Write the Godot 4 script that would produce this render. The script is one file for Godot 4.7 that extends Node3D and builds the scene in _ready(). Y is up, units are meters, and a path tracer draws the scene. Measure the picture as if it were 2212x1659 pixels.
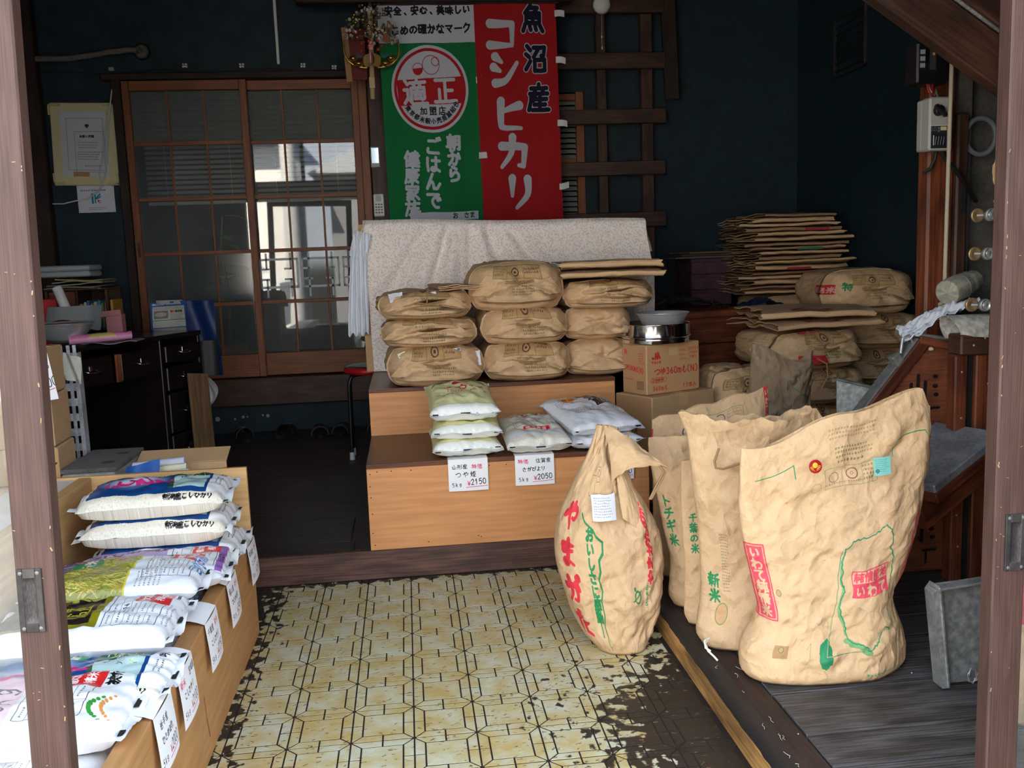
extends Node3D
# Interior of an old rice shop seen from its sliding doors. Metres, y up. The tiled floor is y = 0,
# the street is towards +z, the living-room doors at the back are at z = -2.65.

func _ready():
	# ---- camera
	var cam := Camera3D.new()
	cam.name = "camera"
	cam.basis = Basis(Vector3.UP, deg_to_rad(-6.267)) * Basis(Vector3.RIGHT, deg_to_rad(-7.845)) * Basis(Vector3.BACK, deg_to_rad(-2.095))
	cam.position = Vector3(0.0343, 1.1328, 3.2107)
	cam.fov = 44.85
	cam.near = 0.05
	add_child(cam)
	cam.current = true
	# ---- sky, sun and exposure
	var e := Environment.new()
	e.tonemap_mode = Environment.TONE_MAPPER_LINEAR
	e.tonemap_exposure = EXPOSURE
	e.background_mode = Environment.BG_SKY
	var sm := ProceduralSkyMaterial.new()
	sm.sky_top_color = Color(0.80, 0.87, 0.95)
	sm.sky_horizon_color = Color(0.95, 0.97, 1.0)
	sm.sky_curve = 0.3
	sm.ground_horizon_color = Color(0.62, 0.60, 0.57)
	sm.ground_bottom_color = Color(0.45, 0.43, 0.41)
	sm.sky_energy_multiplier = SKY_E
	sm.ground_energy_multiplier = SKY_E * 0.6
	var sky := Sky.new()
	sky.sky_material = sm
	e.sky = sky
	e.sdfgi_enabled = true
	e.ssao_enabled = true
	e.ssil_enabled = true
	var we := WorldEnvironment.new()
	we.name = "environment"
	we.environment = e
	add_child(we)
	var sun := DirectionalLight3D.new()
	sun.name = "sun"
	sun.light_energy = SUN_E
	sun.light_color = Color(1.0, 0.95, 0.87)
	sun.light_angular_distance = 0.6
	sun.shadow_enabled = true
	add_child(sun)
	sun.look_at_from_position(Vector3.ZERO, Vector3(0.45, -1.15, 0.75), Vector3.UP)   # it shines from behind the shop on to the houses opposite
	prepare()
	build_shell()
	build_tiles()
	build_back()
	build_bench()
	build_bench_goods()
	build_right()
	build_machine()
	build_counter()
	build_desk()
	build_front()
	build_street()

const EXPOSURE := 1.45
const SKY_E := 1.8
const SUN_E := 20.0

# ------------------------------------------------------------------ nodes
var counts := {}
var place := {}          # node -> where its own axes stand in the world

func numbered(base: String) -> String:
	var n: int = counts.get(base, 0)
	counts[base] = n + 1
	return base if n == 0 else "%s_%03d" % [base, n]

func thing(called: String, label: String, category: String, at: Vector3, group := "", turn := 0.0) -> Node3D:
	var o := Node3D.new()
	o.name = numbered(called)
	add_child(o)
	o.position = at
	o.rotation.y = turn
	tag(o, label, category, group)
	place[o] = o.transform
	return o

func tag(o: Node3D, label: String, category: String, group := ""):
	o.set_meta("label", label)
	o.set_meta("category", category)
	if group != "":
		o.set_meta("group", group)

# commits a mesh drawn in world coordinates as a part of a thing
func part(parent: Node3D, called: String, b: MB, m: Material, label := "") -> MeshInstance3D:
	var t: Transform3D = place[parent]
	return local_part(parent, called, b.moved(t.affine_inverse()), m, label)

# commits a mesh drawn in the thing's own coordinates
func local_part(parent: Node3D, called: String, b: MB, m: Material, label := "") -> MeshInstance3D:
	var o := MeshInstance3D.new()
	o.name = called
	o.mesh = b.mesh(m)
	parent.add_child(o, true)
	place[o] = place[parent]
	if label != "":
		o.set_meta("label", label)
	return o

func single(called: String, label: String, category: String, b: MB, m: Material, at: Vector3, group := "") -> MeshInstance3D:
	var o := MeshInstance3D.new()
	o.name = numbered(called)
	o.mesh = b.moved(Transform3D(Basis(), -at)).mesh(m)
	o.position = at
	add_child(o)
	place[o] = o.transform
	tag(o, label, category, group)
	return o

func struct(called: String, b: MB, m: Material, at := Vector3.ZERO, label := "", category := "") -> MeshInstance3D:
	var o := MeshInstance3D.new()
	o.name = numbered(called)
	o.mesh = b.moved(Transform3D(Basis(), -at)).mesh(m)
	o.position = at
	add_child(o)
	place[o] = o.transform
	o.set_meta("kind", "structure")
	if label != "":
		tag(o, label, category)
	return o

# a copy of a thing with its parts
func again(o: Node3D, called: String, label: String, at: Vector3, turn: float, group := "") -> Node3D:
	var c: Node3D = o.duplicate()
	c.name = numbered(called)
	add_child(c)
	c.position = at
	c.rotation.y = turn
	c.set_meta("label", label)
	if group != "":
		c.set_meta("group", group)
	place[c] = c.transform
	return c

# ------------------------------------------------------------------ meshes
class MB:
	var v := PackedVector3Array()
	var n := PackedVector3Array()
	var t := PackedVector2Array()
	var ix := PackedInt32Array()

	func moved(x: Transform3D) -> MB:
		var b := MB.new()
		b.v = x * v
		b.n.resize(n.size())
		for i in n.size():
			b.n[i] = (x.basis * n[i]).normalized()
		b.t = t
		b.ix = ix
		return b

	func join(o: MB):
		var k := v.size()
		v.append_array(o.v)
		n.append_array(o.n)
		t.append_array(o.t)
		for i in o.ix:
			ix.append(i + k)

	func mesh(m: Material) -> ArrayMesh:
		var a := []
		a.resize(Mesh.ARRAY_MAX)
		a[Mesh.ARRAY_VERTEX] = v
		a[Mesh.ARRAY_NORMAL] = n
		a[Mesh.ARRAY_TEX_UV] = t
		a[Mesh.ARRAY_INDEX] = ix
		var r := ArrayMesh.new()
		r.add_surface_from_arrays(Mesh.PRIMITIVE_TRIANGLES, a)
		r.surface_set_material(0, m)
		return r

	# a quad whose corners run counter-clockwise as seen from its front
	func quad(a: Vector3, b: Vector3, c: Vector3, d: Vector3, ta := Vector2(0, 1), tb := Vector2(1, 1), tc := Vector2(1, 0), td := Vector2(0, 0)):
		var k := v.size()
		var nn := (c - a).cross(d - b).normalized()
		v.append_array([a, b, c, d])
		n.append_array([nn, nn, nn, nn])
		t.append_array([ta, tb, tc, td])
		ix.append_array([k, k + 2, k + 1, k, k + 3, k + 2])

	func tri(a: Vector3, b: Vector3, c: Vector3):
		var k := v.size()
		var nn := (b - a).cross(c - a).normalized()
		v.append_array([a, b, c])
		n.append_array([nn, nn, nn])
		t.append_array([Vector2(a.x, a.y), Vector2(b.x, b.y), Vector2(c.x, c.y)])
		ix.append_array([k, k + 2, k + 1])

	# a bevelled box; the grain (texture u, one per metre) runs along axis g, by default the longest
	func box(c: Vector3, s: Vector3, bas := Basis(), bev := 0.003, g := -1):
		var h := s * 0.5
		bev = minf(bev, minf(h.x, minf(h.y, h.z)) * 0.45)
		if g < 0:
			g = s.max_axis_index()
		var off := Vector2(fposmod(c.x * 7.13 + c.y * 3.7 + c.z * 1.3, 1.0), fposmod(c.x * 2.9 + c.y * 5.3 + c.z * 8.1, 1.0))
		for k in 3:
			var i := (k + 1) % 3
			var j := (k + 2) % 3
			for sg in [-1.0, 1.0]:
				var p := []
				var q := []
				for cc in [[-1, -1], [1, -1], [1, 1], [-1, 1]]:
					var o := Vector3()
					o[k] = h[k] * sg
					o[i] = (h[i] - bev) * cc[0]
					o[j] = (h[j] - bev) * cc[1]
					p.append(c + bas * o)
					q.append(off + (Vector2(o[j], o[i]) if (j == g or (i != g and s[j] > s[i])) else Vector2(o[i], o[j])))
				if sg > 0:
					quad(p[0], p[1], p[2], p[3], q[0], q[1], q[2], q[3])
				else:
					quad(p[3], p[2], p[1], p[0], q[3], q[2], q[1], q[0])
		if bev <= 0.0:
			return
		for k in 3:          # the twelve bevels
			var i := (k + 1) % 3
			var j := (k + 2) % 3
			for a in [-1.0, 1.0]:
				for b in [-1.0, 1.0]:
					var p := []
					for cc in [[-1.0, 0], [1.0, 0], [1.0, 1], [-1.0, 1]]:
						var o := Vector3()
						o[k] = (h[k] - bev) * cc[0]
						o[i] = (h[i] if cc[1] == 0 else h[i] - bev) * a
						o[j] = (h[j] - bev if cc[1] == 0 else h[j]) * b
						p.append(c + bas * o)
					var u0 := off + Vector2(-h[k], 0.01)
					var u1 := off + Vector2(h[k], 0.012)
					if a * b > 0:
						quad(p[0], p[1], p[2], p[3], u0, Vector2(u1.x, u0.y), u1, Vector2(u0.x, u1.y))
					else:
						quad(p[3], p[2], p[1], p[0], u0, Vector2(u1.x, u0.y), u1, Vector2(u0.x, u1.y))
		for a in [-1.0, 1.0]:
			for b in [-1.0, 1.0]:
				for d in [-1.0, 1.0]:
					var p0 := c + bas * Vector3(h.x * a, (h.y - bev) * b, (h.z - bev) * d)
					var p1 := c + bas * Vector3((h.x - bev) * a, h.y * b, (h.z - bev) * d)
					var p2 := c + bas * Vector3((h.x - bev) * a, (h.y - bev) * b, h.z * d)
					if a * b * d > 0:
						tri(p0, p1, p2)
					else:
						tri(p2, p1, p0)

	# box between two corners
	func bx(a: Vector3, b: Vector3, bev := 0.003, g := -1):
		box((a + b) * 0.5, (b - a).abs(), Basis(), bev, g)

	# a beam from p to q with cross-section w (sideways) by h
	func beam(p: Vector3, q: Vector3, w: float, h: float, up := Vector3.UP, bev := 0.003):
		var z := (q - p).normalized()
		var x := up.cross(z).normalized()
		var y := z.cross(x)
		box((p + q) * 0.5, Vector3(w, h, p.distance_to(q)), Basis(x, y, z), bev, 2)

	# a grid of points f(u, v), u to the right and v up as seen from its front
	func surf(nu: int, nv: int, f: Callable, uvf = null) -> int:
		var k := v.size()
		for j in nv + 1:
			for i in nu + 1:
				var u := float(i) / nu
				var w := float(j) / nv
				v.append(f.call(u, w))
				n.append(Vector3.ZERO)
				t.append(uvf.call(u, w) if uvf != null else Vector2(u, 1.0 - w))
		for j in nv:
			for i in nu:
				var a := k + j * (nu + 1) + i
				var d := a + nu + 1
				ix.append_array([a, d + 1, a + 1, a, d, d + 1])
		return k

	# smooth normals for everything from vertex k on; corners at one place share theirs
	func smooth(k := 0, snap := 0.0002):
		var acc := {}
		var key := []
		key.resize(v.size() - k)
		for i in range(k, v.size()):
			key[i - k] = Vector3i((v[i] / snap).round())
		var s := 0
		while s < ix.size():
			if ix[s] >= k:
				var a := ix[s]
				var b := ix[s + 2]
				var c := ix[s + 1]
				var fn := (v[b] - v[a]).cross(v[c] - v[a])
				for q in [a, b, c]:
					var kk = key[q - k]
					acc[kk] = acc.get(kk, Vector3.ZERO) + fn
			s += 3
		for i in range(k, v.size()):
			var m: Vector3 = acc.get(key[i - k], Vector3.UP)
			n[i] = m.normalized() if m.length_squared() > 0.0 else Vector3.UP

	# a round bar along a path
	func tube(path: Array, r, seg := 8, closed := false):
		var pts := path.duplicate()
		var m := pts.size()
		var k := v.size()
		var side := Vector3.ZERO
		var runs := 0.0
		for i in m:
			var d: Vector3
			if closed:
				d = pts[(i + 1) % m] - pts[(i + m - 1) % m]
			else:
				d = pts[mini(i + 1, m - 1)] - pts[maxi(i - 1, 0)]
			d = d.normalized()
			if side == Vector3.ZERO:
				side = d.cross(Vector3.UP if absf(d.y) < 0.9 else Vector3.RIGHT).normalized()
			side = (side - d * side.dot(d)).normalized()
			var up := d.cross(side)
			var rr: float = r[i] if r is Array else r
			if i > 0:
				runs += pts[i].distance_to(pts[i - 1])
			for s in seg + 1:
				var a := TAU * s / seg
				var o := side * cos(a) + up * sin(a)
				v.append(pts[i] + o * rr)
				n.append(o)
				t.append(Vector2(runs, float(s) / seg))
		var rows := m if closed else m - 1
		for i in rows:
			for s in seg:
				var a := k + i * (seg + 1) + s
				var b := k + ((i + 1) % m) * (seg + 1) + s
				ix.append_array([a, b, a + 1, a + 1, b, b + 1])
		if not closed:
			for e in [0, m - 1]:
				var base := v.size()
				var cn: Vector3 = (pts[0] - pts[1]).normalized() if e == 0 else (pts[m - 1] - pts[m - 2]).normalized()
				v.append(pts[e])
				n.append(cn)
				t.append(Vector2(0, 0))
				for s in seg + 1:
					v.append(v[k + e * (seg + 1) + s])
					n.append(cn)
					t.append(Vector2(0.01, 0.01))
				for s in seg:
					if e == 0:
						ix.append_array([base, base + 1 + s, base + 2 + s])
					else:
						ix.append_array([base, base + 2 + s, base + 1 + s])

	# a turned shape: profile of (radius, height) about the y axis of x
	func lathe(profile: Array, seg := 32, x := Transform3D()):
		var k := v.size()
		var run := 0.0
		for i in profile.size():
			var p: Vector2 = profile[i]
			var d: Vector2 = profile[mini(i + 1, profile.size() - 1)] - profile[maxi(i - 1, 0)]
			var nn := Vector2(d.y, -d.x).normalized()
			if i > 0:
				run += p.distance_to(profile[i - 1])
			for s in seg + 1:
				var a := TAU * s / seg
				v.append(x * Vector3(p.x * cos(a), p.y, -p.x * sin(a)))
				n.append((x.basis * Vector3(nn.x * cos(a), nn.y, -nn.x * sin(a))).normalized())
				t.append(Vector2(float(s) / seg, run))
		for i in profile.size() - 1:
			for s in seg:
				var a := k + i * (seg + 1) + s
				var b := a + seg + 1
				ix.append_array([a, b + 1, a + 1, a, b, b + 1])

	# a flat outline (counter-clockwise in x, y) pushed out along z from z0 to z1, placed by x
	func prism(pts: PackedVector2Array, z0: float, z1: float, x := Transform3D(), scale_uv := 1.0):
		if Geometry2D.is_polygon_clockwise(pts):
			pts.reverse()
		var tr := Geometry2D.triangulate_polygon(pts)
		for side in 2:
			var k := v.size()
			var nn := (x.basis * Vector3(0, 0, 1 if side == 0 else -1)).normalized()
			for p in pts:
				v.append(x * Vector3(p.x, p.y, z1 if side == 0 else z0))
				n.append(nn)
				t.append(Vector2(p.x, -p.y) * scale_uv)
			var s := 0
			while s < tr.size():
				var a := pts[tr[s]]
				var b := pts[tr[s + 1]]
				var c := pts[tr[s + 2]]
				var ccw := (b - a).cross(c - a) > 0
				if ccw == (side == 0):
					ix.append_array([k + tr[s], k + tr[s + 2], k + tr[s + 1]])
				else:
					ix.append_array([k + tr[s], k + tr[s + 1], k + tr[s + 2]])
				s += 3
		for i in pts.size():
			var p := pts[i]
			var q := pts[(i + 1) % pts.size()]
			var w := p.distance_to(q)
			quad(x * Vector3(p.x, p.y, z0), x * Vector3(q.x, q.y, z0), x * Vector3(q.x, q.y, z1), x * Vector3(p.x, p.y, z1), Vector2(0, 0), Vector2(w, 0), Vector2(w, z1 - z0), Vector2(0, z1 - z0))

	func ball(c: Vector3, r: float, seg := 10, sy := 1.0):
		var pr := []
		for i in seg / 2 + 1:
			var a := -PI / 2 + PI * i / (seg / 2)
			pr.append(Vector2(maxf(cos(a), 0.0001) * r, sin(a) * r * sy))
		lathe(pr, seg, Transform3D(Basis(), c))

	# a sheet with thickness th below the points f(u, v)
	func sheet(nu: int, nv: int, f: Callable, th: float, uvf = null):
		var k := surf(nu, nv, f, uvf)
		smooth(k)
		var m := (nu + 1) * (nv + 1)
		var kk := v.size()
		for i in m:
			v.append(v[k + i] - n[k + i] * th)
			n.append(-n[k + i])
			t.append(t[k + i])
		for j in nv:
			for i in nu:
				var a := kk + j * (nu + 1) + i
				var d := a + nu + 1
				ix.append_array([a, a + 1, d + 1, a, d + 1, d])
		var ring := []
		for i in nu:
			ring.append(i)
		for j in nv:
			ring.append(j * (nu + 1) + nu)
		for i in nu:
			ring.append(nv * (nu + 1) + nu - i)
		for j in nv:
			ring.append((nv - j) * (nu + 1))
		for i in ring.size():
			var a: int = ring[i]
			var b: int = ring[(i + 1) % ring.size()]
			quad(v[kk + a], v[kk + b], v[k + b], v[k + a], t[k + a], t[k + b], t[k + b], t[k + a])

# ------------------------------------------------------------------ lettering: every character as brush strokes on a 20 by 20 grid
# (digits and letters a..k count 0..20, x then y; ~ marks a curved stroke)
const GLYPHS := """
山 a2ah 383hhhh8
米 4377 g3d7 1aja a1aj 9a2i bbii
小 a1ai8h 572e f7ie
本 15j5 a1aj a52f a5if 6fef
入 71a3a82i a8ii
千 f144 19j9 a3aj
手 f143 37h7 1cjc a3ai7h
心 382e 666g8iggfd 94c7 g6ja
正 22i2 a2ai aaga 595i 1iji
全 a119 a1j9 59f9 5dfd 2iii a9ai
安 a0a3 2623i3i6 956cfj e9bf3j 1aja
産 a0a2 33h3 6476 e4d6 27i7 373c1j 785c 6bhb 6fgf 4jjj b8bj
魚 8036 72e2b6 464dgdg646 49g9 a6ad 3e1j 7f8i cfdi gejj
沼 2154 1749 1i5c 82i2h8f8 d289 9b9jijib9b
美 6083 e0c3 24i4 47g7 2aia a3aa 1djd ab9e2j adij
味 151e6e6515 95i5 7aka d1dj da8h dajh
確 1282 421a 292h7h7929 9592j2j5 d39b b8bj g4f7 b8j8 bbib beie biji f8fi
適 2144 18484e1i 4e8jkj c0c3 63j3 94a6 f4e6 7g77i7ifgg 9aga c8cc acaffffcac
加 15958h6h 514a1i c5chihi5c5
盟 2129898121 2585 b1b6aa b1i1iaga b4i4 b7i7 3c3i 3chchi 8c8i ccci 1jjj
店 a0a3 33j3 333c1j b5be b9h9 6e6jhjhe6e
東 23i3 464dgdg646 49g9 a0aj ad2i adii
京 a0a3 24i4 575bfbf757 abaj8i 6d3h edhh
都 24a4 6168 18b8 a21d 4b4i9i9b4b 4e9e d2dj d2i2f8icgfee
穀 1393 5056 2686 19189899 8a3b 1dad 5a5j 5d1h 5d9h c2c5b8 c2h2h7j7 baiaffaj ccjj
売 23i3 a0a6 46g6 2c29i9ic 7b6f1j cbcijijf
商 a0a2 23i3 7486 d4c6 3j37h7hifi 986b b8baeb 7d7hdhdd7d
業 7075 d0d5 3144 h1g4 15j5 6678 e6d8 29i9 4cgc 1fjf a9ak 9f2j bfij
組 512555 742a89 5a5j 2c1g 7c9f b2bi b2i2ii b7i7 bcic 9iki
合 a119 a1j9 68e8 5b5jfjfb5b
朝 1393 5055 252c8c8525 2888 0faf 5c5k c2cbaj c2i2iigi c7i7 ccic
健 5119 363j 6494799a6i 6c9ikj b3i3i9b9 a6k6 bcjc afkf f1fh
康 b0b3 33j3 333c1j 66g6gc6c 49j9 b4bi9i 7d9e 5i9f hcde ceii
家 a0a3 2623i3i6 47g7 a73c 89bdbi8i 9c3g bd3j h9cc bbji
族 5054 14a4 551i 49998h6h d0b6 c3j3 d6bb c9i9 adkd f9eeaj fdkj
純 512555 742a89 5a5j 2c1g 7c9f a4k4 b8bdjdj8 f1fikikf
情 404j 1519 6478 93j3 a6i6 89k9 e0e9 abaj abibiigi adid agig
地 1787 424f 0h8e 8ai6idgd d1de a5agbijijf
感 33j3 333a1d c0eaidia h6bd 56a6 585c9c9858 3f1j 6f6i8jejeh 9ebg gfji
動 9122 14b4 272dada727 2aaa 626i 2gag 0jbi c7j7iigi f2f9bj
形 13b3 0aca 434b1j 939j j1e6 j7ec kddj
特 3218 2696 515j 0d9b a4j4 e1e8 98k8 9ckc h9hifi bedg
価 5119 363j 73k3 878jjjj787 c3cj f3fj
姫 412b8i 765d1i 0797 b2bj b2k2 bjkj b7i7idbd e2e7 edej
佐 5119 363j 85k5 d1bb7i cbjb fbfi 9iki
賀 23938868 504418 c2c7i7i2c2 4a4hghga4a 4cgc 4fgf 7h2k dhik
新 5053 13a3 3447 8477 08b8 1cac 585j 5c1h 6dag i1d3dbbj d8k8 h8hj
潟 2154 1749 1i5c c183 8389i9i3e3 86b6 f6i6 997e 8cjcijgj 8f7i bfbh dfeh
葉 13j3 6055 e0e5 18j8 565chc a6ac e6ec acak 1fjf 9f2j bfij
宮 a0a3 2623i3i6 666aeae666 4d4jgjgd4d aa9d
崎 161f7f76 424f 94j4 e1d599 e5i8 8aka hahjfj adahehedad
岩 a0a7 3337h7h3 1aja 8a1h 6d6jgjgd6d
倍 5119 363j e0e3 84k4 a5b8 h5g8 79k9 acajijicac
希 f045 51g5 18j8 861e 5c5i 5cgcghdh a9ak
釈 9031 2436 8476 08b8 515j 590f 69be d2j2j9d9 d2dcaj g9kj
福 4053 15851d 595j 6a8c a1k1 b4b8j8j4b4 abajkjkbab afkf fbfj
吟 151e6e6515 d179 d1k9 a8h8 9cicej
品 6168e8e161 1b1j8j8b1b cbcjjjjbcb
優 5119 363j 71k1 a3aaiai3a3 a5i5 a8i8 7d7bkbkd 9e8g cddghg cg8k bhhh9k ciik
文 a0a3 14j4 e4ad2j 56bdjj
精 3275 8476 08a8 515j 590f 699d c3k3 d6j6 b9k9 g0g9 dbdj dbjbjihi deje dgjg
直 23i3 a096 565gfgf656 59f9 5cgc 282jjj
コ 35h5hh 3hhh
シ 3376 296b ~3iagh6
ヒ ~434f6ihi g549
カ 26h6ghdh ~918a2i
リ 525c ~f2fb8j
マ 24h4ac 69dh
ー 2aia
ク 8129 74g4cd4j
ル ~626b1i c2ciib
ト 717j 78gc
モ 34h4 1aja 949gaihi
ホ 15j5 a1ai8h 692f e9if
ム a24ghf daii
ペ 1c76jg g3h4g5f4g3
ジ 3376 296b ~3iagh6 f1g3 i0j2
ニ 45f5 2gig
ュ 47d7dg 2gig
ス 34g44i bbii
パ 842h c4ih i0j1i2h1i0
ッ 567a 95ba ~h6gd9i
ケ 7129 76i6 ~d6dc7j
い ~444c6g9d ~f4h9hd
め ~549f ~d3bb5h2e58c6h8hebi
の ~a59c5g2c56b4h7icch
か ~27b6e9dgbi9h ~718a3i ~g4ia
が ~27b6e9dgbi9h ~718a3i ~f5ha h1i3 j0k2
な 25b5 712c e3i6 ~d8dfai6g9ehi
し ~626e9iegib
お 25d5 ~717g4i2f8bfaidghci e3i6
さ 26h6 81ec ~4c4g8ifi
に ~333b4i 95h5 ~8e9hbiih
や ~19c5i7gcbc 539j b2d4
ま 34h4 48g8 ~a1af7i4g8ehi
た 15b5 712i bai9 ~aebhij
ら 71d4 ~555db8gbfh6j
ご 54e4 ~4d4h8iii g1h3 j0k2
は ~333b4i 96j6 ~e2efbi8gbeji
ん ~912i7aacbichfijc
で 24h4 ~h4a99edjhj f9gb i8ja
わ 515j 1685 851f ~1fa8g8jcgibj
て 24h4 ~h4a99edjhj
つ ~18c4i8he8i
よ a5h5 ~a1af7i4g8ehi
り ~525a6d ~e2fa9j
び ~25944c6hbifde4jb h1i3 j0k2
ひ ~25944c6hbifde4jb
き 35g3 39i7 91ed ~4e5hai
こ 55f5 ~4d4h8igi
う 71d3 ~48d6h9hd8j
ど 628a ~g66b4f8ihi g1h3 j0k2
と 628a ~g66b4f8ihi
ゆ ~434e78e4iaecac c1cd8j
そ 54f43bia ~ibbcaggj
む 26d6 ~717f4h2e6c8fahhhif g5i8
、 6f9i
！ a1ad agai
0 ~a1544a5gajfggaf4a1
1 66a1aj
2 ~55b1f5e95j 5jgj
3 ~53b1f5a9 ~a9gebj5h
4 c14dhd d7dj
5 f16159 ~59b7gdbj5h
6 ~e2775dajgeb95d
7 41g18j
8 ~a1f5a955a1 ~a9geaj4ea9
9 ~f7aa55a1f7dj
¥ 41aag1 aaaj 5bfb 5fff
k 515j e75e 8bfj
g ~f8a65aaefa f6fg ~fgak5i
m 363j ~3976aaaj ~aae6hahj
ℓ ~4ec6a1859iejhe
( ~d0747gdk
) ~70d4dg7k
A 1ja1jj 4cgc
N 3j31hjh1
J f1fgbj5g
T 21i1 a1aj
S ~g3a1449agfaj4h
U 313fajhfh1
Y 21aai1 aaaj
H 313j h1hj 3aha
I a1aj
M 2j21aci1ij
E g1414jgj 4afa
. 9iai
チ f244 19j9 a3ac5j
ギ 36f4 2cha 81bj h1i3 j0k2
あ 35g5 819g ~d88h3g4cc9hdcj
ち 25h4 ~816bb8gbfg7j
れ 515j 1685 851f ~1f95d5dcfigiig
ぼ ~333b4i 85i5 8aia ~d5dfai7g9ehi h0i1 j0k1
"""

func learn_letters():
	for line in GLYPHS.split("\n", false):
		var w := line.split(" ", false)
		var all := []
		for i in range(1, w.size()):
			var s := w[i]
			var curved := s.begins_with("~")
			s = s.trim_prefix("~")
			var p := PackedVector2Array()
			for j in s.length() / 2:
				p.append(Vector2("0123456789abcdefghijk".find(s[j * 2]), "0123456789abcdefghijk".find(s[j * 2 + 1])) / 20.0)
			if curved:
				var q := PackedVector2Array()
				for j in p.size() - 1:
					for k in 5:
						q.append(p[j].cubic_interpolate(p[j + 1], p[maxi(j - 1, 0)], p[mini(j + 2, p.size() - 1)], k / 5.0))
				q.append(p[p.size() - 1])
				p = q
			all.append(p)
		Cv.strokes[w[0]] = all

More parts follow.
